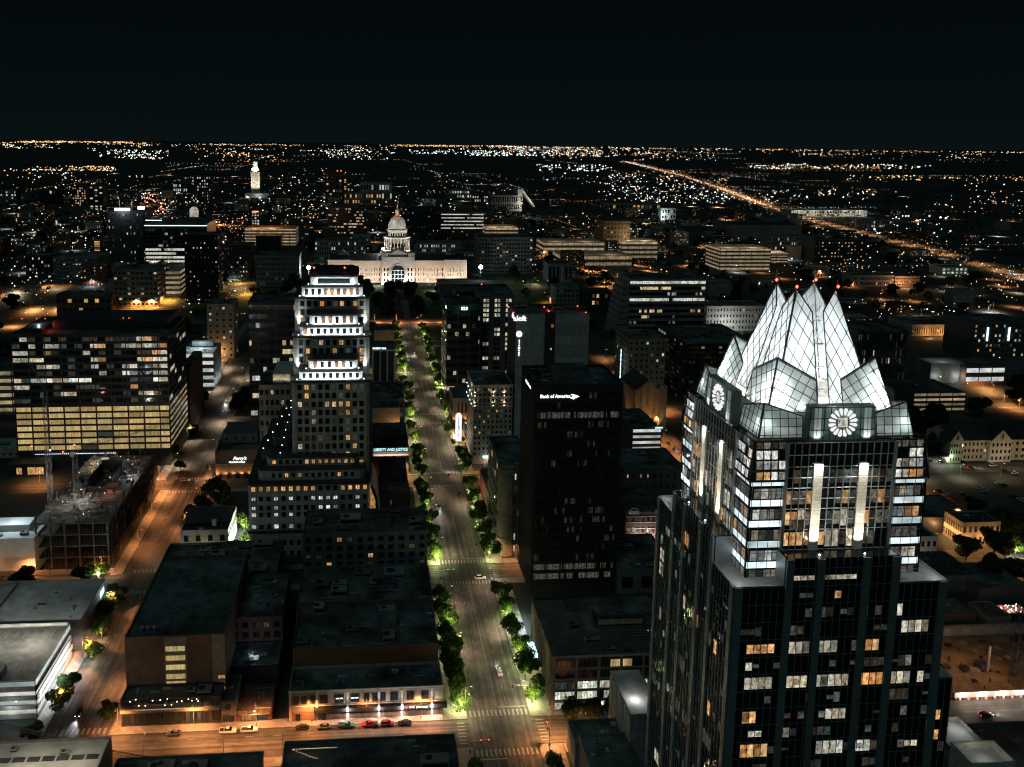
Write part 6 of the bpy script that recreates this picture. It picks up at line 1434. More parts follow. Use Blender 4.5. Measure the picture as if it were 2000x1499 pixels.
for i in range(6): lamp('SPOT', (x0+.8+(x1-x0-1.6)*i/5, y0-1.3, 2.4), 150, (1, .55, .22), .1, (x0+.8+(x1-x0-1.6)*i/5, y0-.1, 4.2), 1.9)
nb, Tn = B('beige_bank_annex', 'beige office block with a lamp-lit colonnade on top left of the granite tower', 'office block', S(507, 568, 752, 905, 205), 30, 'tan', 'roof', nx=6, nz=10, prob=.28, pal=('cream', 'warm'), side='', fw=.55, fh=.45, units=1)
x0, x1, y0, y1, g, z1 = Tn; MB().box(x0+7, x1, y0+3, y1, z1, z1+5.2).build('colonnade_storey', M['lime'], nb)
for i in range(8): x = x0+7.5+(x1-x0-8)*i/7; MB().tube((x, y0+2.6, z1), (x, y0+2.6, z1+5.2), .25, 6).build('column', M['lime'], nb)
for i in range(6): lamp('SPOT', (x0+8+(x1-x0-8.5)*i/5, y0+1.6, z1+.2), 130, (1, .85, .6), .1, (x0+8+(x1-x0-8.5)*i/5, y0+3, z1+4), .9)
B('unlit_office_slab', 'dark office slab with scattered white-lit rooms behind the granite tower', 'office block', S(486, 577, 590, 745, 330), 34, 'dark', 'roof', style='band', nz=13, fh=.55, side='E', band=lambda j: RN.choice(['b_few', 'b_cool', 'b_few', 'b_warm']), units=3)
gw, Tg = B('white_striped_garage', 'garage with white-lit stripes and pale roof deck', 'car park', S(349, 418, 690, 762, 400), 34, 'conc', 'roof_lt', style='garage', nz=5, band='strip_c', side='', par=.9, units=1)
lamp('POINT', ((Tg[0]+Tg[1])/2, Tg[2]+18, Tg[5]+7), 1400, (.8, .95, 1), .4); lamp('AREA', (Tg[1]+4, Tg[2]+17, 3), 260, (.8, .93, 1), target=(Tg[1], Tg[2]+17, 8), size=(28, 1)); MB().box(Tg[0]+6, Tg[1]-4, Tg[2]+22, Tg[2]+28, Tg[5], Tg[5]+3.5).build('roof_shelter', M['steel'], gw)
B('brown_slab', 'plain dark brown slab next to the garage tower', 'building', S(352, 371, 720, 862, 300), 46, 'brown', 'roof', style='none', units=1)
ts, Tt2 = B('tall_beige_hotel', 'tall plain beige slab with a few lit square windows', 'apartment block', S(405, 457, 594, 700, 496), 26, 'tan', 'roof', nx=4, nz=9, prob=.2, pal=('cool', 'cream'), fw=.3, fh=.35, units=2, win='bare')
lamp('POINT', ((Tt2[0]+Tt2[1])/2, Tt2[2]-6, 6), 900, (1, .55, .2), .3)
# avenue, left side
tk, Tk = B('news_ticker_block', 'dark low block with a cyan scrolling news ticker', 'building', S(728, 798, 872, 905, 222), 42, 'conc_dk', 'roof', style='none', units=4, hut=True)
x0, x1, y0, y1, g, z1 = Tk; MB().box(x0-14, x1, y0-.3, y0, z1-3.4, z1+.2).build('ticker_board', M['black'], tk); text('LIBERTY AND JUSTICE', tk, (x1-.5, y0-.45, z1-2.6), 2.3, 'sign_c', align='RIGHT', sx=.86)
b = MB().box(x0, x1, y0-2.5, y0, z1-5, z1-4.6); b.build('canopy', M['pink'], tk); lamp('AREA', ((x0+x1)/2, y0-3, z1-2.5), 160, (1, .75, .65), target=((x0+x1)/2, y0-1.5, z1-5), size=(x1-x0-2, 1)); lamp('POINT', (x1-4, y0-1.5, 2.6), 120, (1, .55, .2), .2)
B('dark_avenue_block', 'black flat-topped block between granite tower and avenue', 'building', S(742, 800, 965, 1035, 160), 50, 'black', 'roof', nx=4, nz=2, prob=.05, pal=('warm',), side='E', snx=6, units=5, hut=True, fw=.3, fh=.4)
B('dark_store_row', 'dark store block beside the avenue below the bank pavilion', 'building', S(727, 790, 778, 830, 300), 40, 'conc_dk', 'roof', nx=5, nz=3, prob=.22, pal=('warm', 'cream'), units=3)
B('orange_side_wall', 'low block with an orange-lit end wall on the avenue', 'building', S(727, 781, 797, 842, 280), 18, 'tan', 'roof', style='none', units=2); lamp('POINT', (-24, 276, 9), 500, (1, .55, .22), .3)
pb, Tb = B('bank_pavilion', 'glass bank pavilion with tall white piers and a white name sign', 'bank', S(727, 772, 684, 738, 395), 32, 'dark', 'roof', style='none', units=2)
x0, x1, y0, y1, g, z1 = Tb; b = MB()
for i in range(4): x = x0+.6+(x1-x0-1.2)*i/3; b.box(x-.5, x+.5, y0-1, y0, 0, z1)
b.box(x0, x1+.3, y0-1.1, y0, z1-.8, z1+.4); b.build('pier', M['lime'], pb); wins(pb, [((x0+(x1-x0)*t, y0, 2.4), (1, 0), 1.7, 1.4, 'cream', 'multi') for t in (.2, .55)]); text('PROSPERITY BANK', pb, (x0+.3, y0-1.2, z1+.9), 2.0, 'sign_w', sx=.62)
od, To = B('orange_lit_hall', 'round-cornered hall washed orange above the bank pavilion', 'building', S(731, 770, 645, 672, 455), 24, 'tan', 'roof', style='none', units=1); lamp('POINT', ((To[0]+To[1])/2-2, To[2]-5, 5), 1100, (1, .5, .16), .3); lamp('POINT', (To[0]-1, To[2]-3, 3), 350, (1, .6, .25), .3)
# ------------------------------------------------------------------ mid right
nh, Tn2 = B('brow_office', 'office slab with a numbered glowing brow', 'office block', S(872, 937, 597, 765, 345), 40, 'dark', 'roof', style='band', nz=13, fh=.5, side='W', band=lambda j: RN.choice(['b_few', 'b_few', 'b_warm']), units=2)
x0, x1, y0, y1, g, z1 = Tn2; MB().box(x0-.2, x1+.2, y0-.35, y0, z1-3.8, z1+.2).build('brow', surf('teal_brow', (.03, .09, .09), .4), nh); text('823', nh, ((x0+x1)/2-1.9, y0-.5, z1-3.2), 3.2, 'sign_w'); text('823', nh, (x0-.2, y0+8, z1-3.2), 3, 'sign_w', rz=-math.pi/2)
lamp('POINT', ((x0+x1)/2, y0-2.5, z1-2), 40, (.8, .95, 1), .2); b = MB()
for i in range(4): x = x0+(x1-x0)*i/3; b.box(x-.3, x+.3, y0-.5, y0, 0, z1-3.8)
b.build('pier', M['conc_dk'], nh)
ap, Ta = B('lit_apartment_slab', 'apartment slab with paired cream-lit windows beside the numbered office', 'apartment block', S(938, 1002, 578, 765, 352), 36, 'conc_dk', 'roof', style='none', units=3)
x0, x1, y0, y1, g, z1 = Ta; r = []
for j in range(17):
    for c in range(3):
        lit = RN.random() < (.95 if j > 12 else .38)
        for s in (-1, 1): r.append(((x0+(x1-x0)*(.16+.34*c)+s*1.15, y0, z1-3.5-3.55*(16-j)), (1, 0), .85, 1.15, ('cream' if RN.random() < .8 else 'cool') if lit else 'glass', 'bare'))
wins(ap, r); beacon((x0+3, y0+20, z1+5), ap)
ht, Th2 = B('old_grand_hotel', 'old stone hotel with uplit upper storeys', 'hotel', S(924, 1000, 752, 905, 237), 32, 'beige', 'roof', style='punch', nx=9, nz=13, prob=.12, pal=('amber', 'warm'), side='W', fw=.42, fh=.5, units=3, zlo=.08)
x0, x1, y0, y1, g, z1 = Th2; b = MB()
for z in (z1, z1*.86, z1*.735): b.box(x0-.5, x1+.5, y0-.5, y0, z-.5, z); b.box(x0-.5, x0, y0, y1, z-.5, z)
b.build('cornice', M['lime'], ht)
for z in (z1*.87, z1*.745):
    for t in (.03, .5, .78): lamp('SPOT', (x0+(x1-x0)*t, y0-1.0, z+.7), 95, (1, .85, .62), .08, (x0+(x1-x0)*t, y0-.1, z+3), 1.7); MB().blob((x0+(x1-x0)*t, y0-1.0, z), .28).build('floodlight', M['lamp_y'], ht)
    for t in (.1, .35, .6, .85): MB().blob((x0-.9, y0+(y1-y0)*t, z), .28).build('floodlight', M['lamp_w'], ht)
    lamp('SPOT', (x0-2, y0+8, z+1), 200, (1, .9, .75), .1, (x0, y0+8, z+4), 2.0)
MB().box(x0+6, x1, y0-3, y0, 4.4, 4.8).build('lit_canopy', M['led'], ht); lamp('POINT', (x0+10, y0-2, 3.4), 120, (1, .65, .35), .2)
rc, Trc = B('curved_corner_block', 'dark stone block with a bowed corner across the avenue from the granite tower', 'office block', S(978, 1040, 915, 1108, 122), 44, 'conc_dk', 'roof', nx=8, nz=7, prob=.1, pal=('cream', 'warm'), side='W', snx=8, fw=.4, fh=.5, units=3, win='bare')
x0, x1, y0, y1, g, z1 = Trc; b = MB().lathe((x0+2.6, y0+2.6, 0), [(4, 0), (4, z1-.6)], 20)
for z in (z1*.2, z1*.45, z1*.7, z1*.92): b.lathe((x0+2.6, y0+2.6, z), [(4.4, 0), (4.4, .5)], 20)
b.build('bowed_corner', M['tan'], rc); lamp('POINT', (x0-3, y0-2, 5), 130, (1, .7, .4), .2); lamp('POINT', (x0-2.5, y0+20, 5), 130, (1, .6, .35), .2)
sb, Tsb = B('string_lit_roof_bar', 'low dark block with rows of tiny roof bulbs beside the bowed corner', 'bar', (19, 44, 170, 0, 10), 34, 'brick', 'roof', style='none', units=2, side='W'); b = MB()
for r_ in range(4):
    for k in range(16): b.blob((22+1.2*k, 173+5*r_, 10.8), .12)
b.build('string_bulbs', M['lamp_y'], sb)['kind'] = 'stuff'; lamp('POINT', (17.4, 190, 4), 150, (1, .4, .2), .2)
th2, Tq = B('orange_theatre', 'narrow orange-lit theatre front on the avenue', 'theatre', S(884, 921, 778, 835, 290), 26, 'tan', 'roof', nx=5, nz=2, prob=.1, pal=('amber',), side='W', fw=.35, fh=.6, units=1)
x0, x1, y0, y1, g, z1 = Tq
for t in (.1, .4, .7, .95): lamp('SPOT', (x0+(x1-x0)*t, y0-1.2, z1*.34+.9), 170, (1, .45, .13), .1, (x0+(x1-x0)*t, y0, z1*.6), 2.0); MB().blob((x0+(x1-x0)*t, y0-1.2, z1*.32), .25).build('floodlight', M['lamp_y'], th2)
lamp('SPOT', (x0-3, y0+10, 3), 600, (1, .55, .2), .2, (x0, y0+12, z1*.7), 1.4)
bs = empty('theatre_blade_sign', 'tall white vertical blade sign lettered in dark down the theatre front', 'sign', (16.5, 262, 0)); p0 = PY(897, 812, 262); p1 = PY(897, 862, 262); bx = p0.x
MB().box(bx-2.2, bx+1.6, 262, 262.7, p1.z, p0.z).lathe((bx-.3, 262.35, p0.z-.5), [(1.7, 0), (1.7, .8), (1.0, 1.8), (.2, 2.2)], 12).box(bx-3.4, bx-2.2, 262.1, 262.6, p1.z+1.5, p1.z+4.5).build('board', glow('blade_board', (1, .93, .95), 1.2), bs)
text('PARAMOUNT', bs, (bx-.3, 261.8, p0.z-2.6), 1.9, 'black', vert=True, sx=.9, sp=(p0.z-p1.z-2)/9/1.9*.9)
lamp('POINT', (bx-1, 259, p1.z+5), 260, (1, .9, .85), .4); MB().box(bx-3, bx+5, 262, 284, 4.2, 5).build('marquee', M['lamp_y'] if 0 else M['warm'], bs); lamp('POINT', (bx-2, 272, 3.2), 420, (1, .8, .55), .3)
al, Tl = B('ribbed_hotel_tower', 'grey ribbed hotel tower with glowing stacked signs and red roof beacons', 'hotel tower', S(1005, 1146, 612, 900, 238), 30, 'dark', 'roof', style='none', units=4)
x0, x1, y0, y1, g, z1 = Tl
rib = surf('ribbed_grey_cladding', (.42, .46, .46), .45, panel=(1.1, 6.5, .14, .37), var=.15)
ga, gb2 = PY(1063, 660, y0).x, PY(1084, 660, y0).x
b = MB(); 
for (a, c) in ((x0, ga), (gb2, x1)):
    b.box(a, c, y0-.5, y0, 8, z1-.3)
    for i in range(int((c-a)/1.1)): b.box(a+1.1*i, a+1.1*i+.3, y0-.8, y0-.5, 8, z1-.3)
b.build('ribbed_panel', rib, al); wins(al, [((PY(1079, 637, y0).x, y0, PY(1079, 637, y0).z), (1, 0), .8, .9, 'amber', 'bare'), ((PY(1076, 682, y0).x, y0, PY(1076, 682, y0).z), (1, 0), .5, .6, 'cream', 'bare')])
p = PY(1003, 627, y0-.9); text('aloft', al, (p.x, y0-.95, p.z), 4.2, 'sign_w')
b = MB().lathe((0, 0, 0), [(1.75, 0), (1.75, .15)], 20); p = PY(1014, 653, y0-.9); put_world('round_emblem', b.data('round_emblem', [M['sign_w']]), al, (p.x, y0-.85, p.z)).rotation_euler = (math.pi/2, 0, 0)
MB().quad((p.x-1.1, y0-1.05, p.z-.9), (p.x+1.3, y0-1.05, p.z+.1), (p.x+1.1, y0-1.05, p.z+.5), (p.x-1.3, y0-1.05, p.z-.5)).build('emblem_slash', M['black'], al)
p = PY(1011.5, 667, y0-.9); text('element', al, (p.x+.8, y0-.95, p.z), 1.9, 'sign_w', vert=True)
text('aloft', al, (x0-.1, y0+14, z1-5), 4, 'sign_w', rz=-math.pi/2)
for px, py in ((993, 600), (1003, 611), (1063, 600), (1072, 608), (1128, 598), (1144, 611)): q = PY(px, py, y0+(20 if py < 605 else 1)); beacon((q.x, y0+(20 if py < 605 else 1), q.z), al, r=.45)
lamp('POINT', (PY(1070, 606, y0+3).x, y0+3, z1+1.5), 90, (1, .08, .04), .3); lamp('POINT', (PY(1142, 606, y0+3).x, y0+3, z1+1.5), 60, (1, .08, .04), .3)
ld = S(1226, 1298, 662, 800, 360)
lo, Tlo = B('beige_punched_office', 'beige eight-storey block with small square dark windows', 'office block', ld, 34, 'tan', 'roof', nx=7, nz=10, prob=.08, pal=('cool',), side='W', fw=.38, fh=.42, units=2, hut=True, win='bare')
b = MB()
for k in range(7): b.box(Tlo[0]-3.1, Tlo[0]-2.6, Tlo[2]+9, Tlo[2]+9.5, Tlo[5]*.3+3.3*k, Tlo[5]*.3+3.3*k+2.7)
b.build('light_strip', M['led'], lo); lamp('POINT', (Tlo[0]-1.5, Tlo[2]-2, 6), 240, (1, .85, .65), .2)
ch = empty('gabled_church', 'steep-roofed church with buttresses washed orange', 'church', (145, 300, 0)); p = PY(1262, 805, 292); x0, x1 = PY(1240, 790, 292).x, PY(1290, 790, 292).x
zc_ = PY(1262, 765, 292).z; b = MB().box(x0, x1, 292, 325, 0, zc_); b.build('wall', M['tan'], ch); b = MB(); gable(b, x0, x1, 292, 325, zc_, zc_+7.5, 'y', 0, 1); b.build('roof', [M['slate'], M['tan']], ch)
b = MB()
for i in range(5): x = x0+(x1-x0)*i/4; b.box(x-.4, x+.4, 291.2, 292, 0, zc_+(1.5 if i in (0, 4) else 3))
b.build('buttress', M['tan'], ch); MB().box(x1-1.5, x1+3.5, 290, 297, 0, zc_+4).build('tower', M['tan'], ch)
for t in (.15, .5, .85): lamp('SPOT', (x0+(x1-x0)*t, 287, 1), 1100, (1, .5, .16), .2, (x0+(x1-x0)*t, 292, zc_*.7), 1.2)
lamp('SPOT', (x0-5, 305, 1), 900, (1, .5, .16), .2, (x0, 305, zc_*.6), 1.4)
sgx, Tsx = B('white_lit_garage', 'open garage with white-lit decks beside the orange street', 'car park', S(1234, 1290, 838, 910, 232), 40, 'conc_dk', 'roof', style='garage', nz=6, band='strip_c', side='', units=3)
x0, x1, y0, y1, g, z1 = Tsx; MB().box(x1-4, x1+.6, y0-.5, y0-.3, z1+.3, z1+1.1).build('name_bar', M['sign_c'], sgx); lamp('POINT', (x1+2, y0-2, 3), 200, (1, .35, .5), .2)
B('three_window_block', 'dark brick block with three warm square windows in a row', 'building', S(1218, 1335, 915, 1010, 176), 30, 'conc_dk', 'roof', nx=9, nz=3, prob=.1, pal=('cream',), side='', fw=.25, fh=.35, units=3)
dr, Td = B('ornate_hotel', 'ornate old hotel with arched gables and white-lit stone bands', 'hotel', S(1222, 1300, 1000, 1062, 128), 30, 'brick', 'roof', nx=8, nz=3, prob=.15, pal=('warm',), side='', fw=.35, fh=.5, units=2)
x0, x1, y0, y1, g, z1 = Td; b = MB()
for t, w_ in ((.18, 2.6), (.85, 2.4)):
    xx = x0+(x1-x0)*t
    for k in range(10): a0, a1 = math.pi*k/10, math.pi*(k+1)/10; b.tube((xx+w_*math.cos(a0), y0-.3, z1-1+w_*math.sin(a0)*1.2), (xx+w_*math.cos(a1), y0-.3, z1-1+w_*math.sin(a1)*1.2), .3, 5)
    b.box(xx-w_, xx+w_, y0-.25, y0+.3, z1-1, z1+.6)
for z in (z1*.3, z1*.5, z1*.68, z1*.85): b.box(x0, x1, y0-.25, y0, z, z+.35)
b.build('stone_arches', M['lime'], dr)
for t in (.3, .6, .9): lamp('POINT', (x0+(x1-x0)*t, y0-3, 6), 200, (.95, .98, 1), .3)
st, Tst = B('stepped_hotel_slab', 'broad hotel slab with long lit floor bands and a stepped west wing', 'hotel', S(1228, 1376, 545, 662, 565), 40, 'conc', 'roof', style='band', nz=10, fh=.5, side='', band=lambda j: ['b_cool', 'b_cool', 'b_few', 'b_warm', 'b_warm', 'b_few', 'b_full', 'b_few', 'b_warm', 'b_full'][j], units=4, hut=True)
x0, x1, y0, y1, g, z1 = Tst
for k in range(9): MB().box(x0-12+1.0*k, x0-.05, y0+4, y1, (z1-4)*k/9, (z1-4)*(k+1)/9-1.2).build('wing_storey', M['conc'], st)
B('beige_long_office', 'low beige slab of small windows lit by a white lamp behind the crowned tower', 'office block', S(1380, 1492, 598, 640, 590), 30, 'beige', 'roof', nx=18, nz=4, prob=.03, pal=('warm',), side='W', fw=.4, fh=.45, units=2, win='bare'); lamp('POINT', (PY(1425, 620, 580).x, 575, 9), 3500, (.85, .95, 1), .5)
B('black_office_block', 'black glass office block with a greenish lit storey left of the crowned tower', 'office block', S(1338, 1478, 672, 850, 345), 70, 'black', 'roof', style='band', nz=12, fh=.5, side='W', band=lambda j: 'b_few' if j in (11, 7) else 'b_dark', units=6, hut=True)
B('finned_office_block', 'dark office block of closely spaced vertical fins right of the crown', 'office block', S(1672, 1768, 648, 770, 400), 40, 'dark', 'roof', nx=22, nz=6, prob=.04, pal=('cool',), side='W', fw=.5, fh=.7, units=3, win='bare')
fd, Tfd = B('columned_court_house', 'long pale building with an orange-lit columned entrance', 'court house', S(1780, 1896, 634, 678, 560), 40, 'tan', 'roof', style='punch', nx=26, nz=1, prob=0, dim=0, side='', fw=.3, fh=.7, units=3, win='bare')
for t in (.25, .5, .8): lamp('POINT', (Tfd[0]+(Tfd[1]-Tfd[0])*t, Tfd[2]-6, 4), 900, (1, .5, .18), .3)
B('lit_apartments', 'dark apartment block with two blue-white light strips at the right edge', 'apartment block', S(1900, 2010, 630, 712, 470), 40, 'conc_dk', 'roof', nx=14, nz=7, prob=.24, pal=('warm', 'cream', 'cool'), side='', fw=.4, fh=.5, units=2, win='bare')
for px in (1930, 1972): p = PY(px, 640, 469.6); q = PY(px, 666, 469.6); MB().box(p.x-.7, p.x+.7, 469.2, 469.8, q.z, p.z).build('light_strip', M['led'], bpy.data.objects['lit_apartments'])
B('cream_lit_garage', 'low garage with cream-lit decks right of the crown', 'car park', S(1783, 1884, 768, 818, 318), 36, 'conc_dk', 'slate', style='garage', nz=4, side='', units=1)
B('sloping_ramp_garage', 'garage with white-lit bays beside the orange ramp', 'car park', S(1886, 1962, 718, 745, 385), 30, 'brown', 'roof', style='garage', nz=2, band='strip_c', side='', units=1)
wl2, Twl = B('white_lit_hall', 'pale rounded hall with glaring wall lamps at right', 'building', S(1818, 1884, 710, 737, 392), 18, 'conc', 'roof_lt', style='none', units=0); lamp('POINT', (Twl[0]+4, Twl[2]-4, 6), 200, (.9, 1, .95), .3); lamp('POINT', (Twl[0]+22, Twl[2]-4, 6), 260, (.9, 1, .95), .3); lamp('POINT', ((Twl[0]+Twl[1])/2, Twl[2]+8, Twl[5]+6), 130, (.9, 1, .95), .3)
hl = empty('gabled_stone_hall', 'long cream stone hall with two pointed front gables', 'hall', (350, 236, 0)); y0 = 225; x0 = PY(1852, 900, y0).x; x1 = PY(2000, 900, y0).x+40; z1 = PY(1920, 860, y0).z
MB().box(x0, x1, y0, y0+22, 0, z1).build('wall', M['lime'], hl); b = MB(); gable(b, x0, x1, y0, y0+22, z1, z1+7, 'x', 0, 1); b.build('roof', [M['slate'], M['lime']], hl)
b = MB(); xs_ = []
for px0, px1 in ((1850, 1876), (1929, 1969)):
    a, c = PY(px0, 870, y0).x, PY(px1, 870, y0).x; b.box(a, c, y0-3, y0, 0, z1+.5, 1); gable(b, a, c, y0-3, y0+8, z1+.5, z1+7.5, 'y', 0, 1); xs_.append((a, c))
b.build('front_gable', [M['slate'], M['lime']], hl)
r = face((x0+9, y0), (1, 0), xs_[1][0]-x0-9, .5, z1-.4, 6, 3, .4, .5, chooser(.1, ['warm']), 'bare')+face((xs_[1][1], y0), (1, 0), 24, .5, z1-.4, 6, 3, .4, .5, chooser(.1, ['warm']), 'bare')
for a, c in xs_: r += face((a, y0-3), (1, 0), c-a, .5, z1, 5, 3, .45, .5, chooser(.0, ['warm'], dim=.05), 'bare'); r.append((((a+c)/2, y0-3, z1+3), (1, 0), .9, 1.7, 'glass', 'thick'))
wins(hl, r); MB().box(x0-16, x0, y0-2, y0+8, 3.6, 4.2).build('porch_roof', M['slate'], hl)
for k in range(6): MB().blob((x0-14+2.8*k, y0+1, 3), .35).build('porch_lamp', M['lamp_y'], hl)
lamp('POINT', (x0-6, y0-1, 2.8), 450, (1, .93, .8), .3); lamp('POINT', (x0-1.5, y0-4, 4), 200, (.6, 1, .5), .2)
for t in (.2, .45, .7, .95): lamp('POINT', (x0+(x1-x0)*t*.8, y0-14, 7), 260, (1, .66, .34), .3)
rb, Tr = B('orange_row_building', 'two-storey row building glowing orange beside the sloping road', 'row building', S(1878, 1952, 1020, 1075, 118), 13, 'tan', 'slate', nx=7, nz=2, prob=.15, pal=('warm',), side='W', snx=8, fw=.4, fh=.55, units=1, win='pair')
for t in (.1, .5, .9): lamp('POINT', (Tr[0]-3, Tr[2]+(Tr[3]-Tr[2])*t, 4.5), 420, (1, .5, .18), .2); lamp('POINT', (Tr[0]+(Tr[1]-Tr[0])*t, Tr[2]-3, 4.5), 260, (1, .5, .18), .2)
B('pale_shop_house', 'pale two-storey shop with three upper windows beside the crowned tower', 'shop', S(1796, 1830, 1048, 1092, 106), 16, 'white', 'slate', nx=3, nz=2, prob=.1, pal=('amber',), side='', fw=.4, fh=.5, units=0, win='pair'); lamp('POINT', (PY(1812, 1085, 100).x, 100, 3), 90, (1, .6, .5), .2)
for i, a in enumerate([('dark_long_shed', 'black gabled shed beyond the crowned tower', S(1800, 1910, 1125, 1150, 78), 22, 'conc_dk', 'slate'), ('dark_flat_shed', 'dark flat shed right of the gabled one', S(1912, 2010, 1148, 1180, 70), 22, 'conc_dk', 'roof'), ('timber_shed', 'low timber-fronted shed beyond the excavation', S(1845, 1905, 1200, 1225, 55), 12, 'brown', 'roof_br'), ('tan_roofed_shed', 'small tan-roofed shed by the lit fairground canopy', S(1930, 1975, 1205, 1225, 52), 12, 'tan', 'roof_br'), ('dark_yard_block', 'dark yard block behind the sloping road', S(1800, 1900, 1010, 1050, 132), 26, 'black', 'roof')]):
    B(a[0], a[1], 'shed', a[2], a[3], a[4], a[5], style='none', units=2, par=.5)
cn = empty('lit_canopy', 'small striped canopy under red and white bulbs at the right edge', 'canopy', (190, 56, 0)); p = PY(1975, 1190, 58); MB().box(p.x-5, p.x+5, 54, 60, 3.4, 3.6).build('canopy_roof', M['pink'], cn); MB().tube((p.x-4.6, 54.4, 0), (p.x-4.6, 54.4, 3.4), .1, 5).tube((p.x+4.6, 54.4, 0), (p.x+4.6, 54.4, 3.4), .1, 5).build('post', M['steel'], cn)
b = MB()
for k in range(40): b.blob((p.x-4.6+RN.random()*9.2, 54+RN.random()*6, 3.9), .16, RN.choice([0, 1, 1, 2]))
b.build('bulbs', [M['lamp_r'], M['lamp_w'], M['lamp_y']], cn)['kind'] = 'stuff'
# excavation
pit = MB()
for i in range(10):
    for j in range(8):
        def hz(a, c): return .12+.5*math.sin(a*1.3+c*.7)**2
        q = [(150+6*(i+di), 9+4.5*(j+dj)) for di, dj in ((0, 0), (1, 0), (1, 1), (0, 1))]; pit.quad(*[(x, y, hz(x, y)) for x, y in q])
tag(pit.build('excavation_ground', M['soil'], None, True), kind='structure')
db = MB()
for _ in range(120):
    x, y = RN.uniform(151, 208), RN.uniform(10, 43); q = RN.random(); r = RN.uniform(.3, 1.6)
    if q < .45: db.lathe((x, y, .1), [(r*1.6, 0), (r*1.1, r*.5), (r*.3, r*.85)], 7, 0)
    elif q < .7: db.box(x, x+r*2.4, y, y+.3, .2, .6, 1)
    elif q < .85: db.tube((x, y, .2), (x, y, RN.uniform(.8, 2.6)), .22, 6, m=2)
    else: db.box(x-r, x+r, y-r*.7, y+r*.7, .1, 1.2*r, 2)
tag(db.build('site_debris', [M['soil'], M['tan'], M['black']]), 'heaps of soil, timber and pile heads strewn over the orange-lit excavation', 'debris', kind='stuff')
rg = empty('piling_rig', 'red and dark piling rig standing in the orange-lit excavation', 'piling rig', (0, 0, 0)); p = PY(1930, 1300, 22); q = PY(1937, 1262, 22)
MB().box(p.x-.35, p.x+.35, 21.8, 22.5, 0, q.z).build('mast', surf('red_rig_paint', (.3, .05, .04), .4), rg); MB().box(p.x-2, p.x+1, 22.6, 26, .9, 3).build('cab', M['dark'], rg); MB().box(p.x-2.2, p.x-1.4, 22, 27, 0, .9).box(p.x+.6, p.x+1.4, 22, 27, 0, .9).build('track', M['black'], rg); MB().tube((p.x, 22, 1), (p.x, 22, q.z), .4, 8).build('auger', M['steel'], rg)
for x, y in ((165, 14), (185, 18), (172, 30)): lamp('POINT', (x, y, 11), 300, (1, .5, .2), .4)
wb = empty('site_wall', 'dark concrete retaining wall along the far side of the excavation', 'wall', (175, 46, 0)); MB().box(146, 215, 45.4, 46, -.1, 4.2).box(146, 215, 44.9, 46.1, 4.2, 4.5).build('wall_panel', M['conc'], wb)
hd = empty('site_hoarding', 'brightly lit white hoarding with a red striped foot along the road at lower right', 'hoarding', (165, 5.5, 0)); y = CROSS[0]+5.2; b = MB(); b2 = MB(); xh = PY(1862, 1385, y).x
for i in range(26): b.box(xh+1.6*i, xh+1.6*i+1.52, y, y+.08, .8, 2.8); b2.box(xh+1.6*i, xh+1.6*i+.8, y-.3, y+.1, 0, .8, i % 2)
b.build('hoarding_panel', M['white'], hd); b2.build('barrier_block', [surf('red_barrier', (.45, .08, .04)), M['white']], hd)
for k in range(5): lamp('POINT', (xh+3+7*k, y-2.0, 3.2), 190, (1, .8, .65), .2)
B('lit_roof_corner', 'roof terrace with a bright white wash at the lower right corner', 'building', S(1853, 1925, 1462, 1600, -28), 14, 'conc', 'roof_lt', style='none', units=0, par=1.6); p = PY(1880, 1425, -20); lamp('POINT', (p.x, -18, p.z+2), 110, (1, .95, .9), .2)
lr, Tlr = B('pale_slot_roof', 'pale roof with a sunken lit bay at the lower right corner', 'building', S(1890, 1975, 1490, 1640, -38), 9, 'lime', 'roof_lt', style='none', units=0, par=2.5); lamp('POINT', ((Tlr[0]+Tlr[1])/2, Tlr[2]+4, Tlr[5]+1.0), 50, (1, .92, .82), .2)
foot('dark_roof_corner', 'dark flat roof right of the lit terraces', 1885, 2090, 1408, 4, 40, 'conc_dk', 'roof', units=5)
lb = empty('lattice_boom', 'black lattice crane boom lying along the lower left edge', 'crane boom', (-160, -8, 15)); b = MB(); 
def boom(b, a, c, w=.9, n=18):
    a, c = Vector(a), Vector(c); u = Vector((0, 0, w)); s = (c-a).cross(u).normalized()*w*.6
    for i in range(n):
        p, q = a.lerp(c, i/n), a.lerp(c, (i+1)/n)
        for o in (s, -s, u): b.tube(p+o, q+o, .09, 4)
        m_ = (p+q)/2; b.tube(p+s, m_+u, .05, 4); b.tube(m_+u, q-s, .05, 4); b.tube(p-s, m_+u, .05, 4); b.tube(p+s, q-s, .05, 4)
boom(b, PY(-10, 1415, -12), PY(105, 1440, -12)); boom(b, PY(218, 1470, -12), PY(330, 1490, -13), .8, 12); b.build('boom', M['black'], lb)
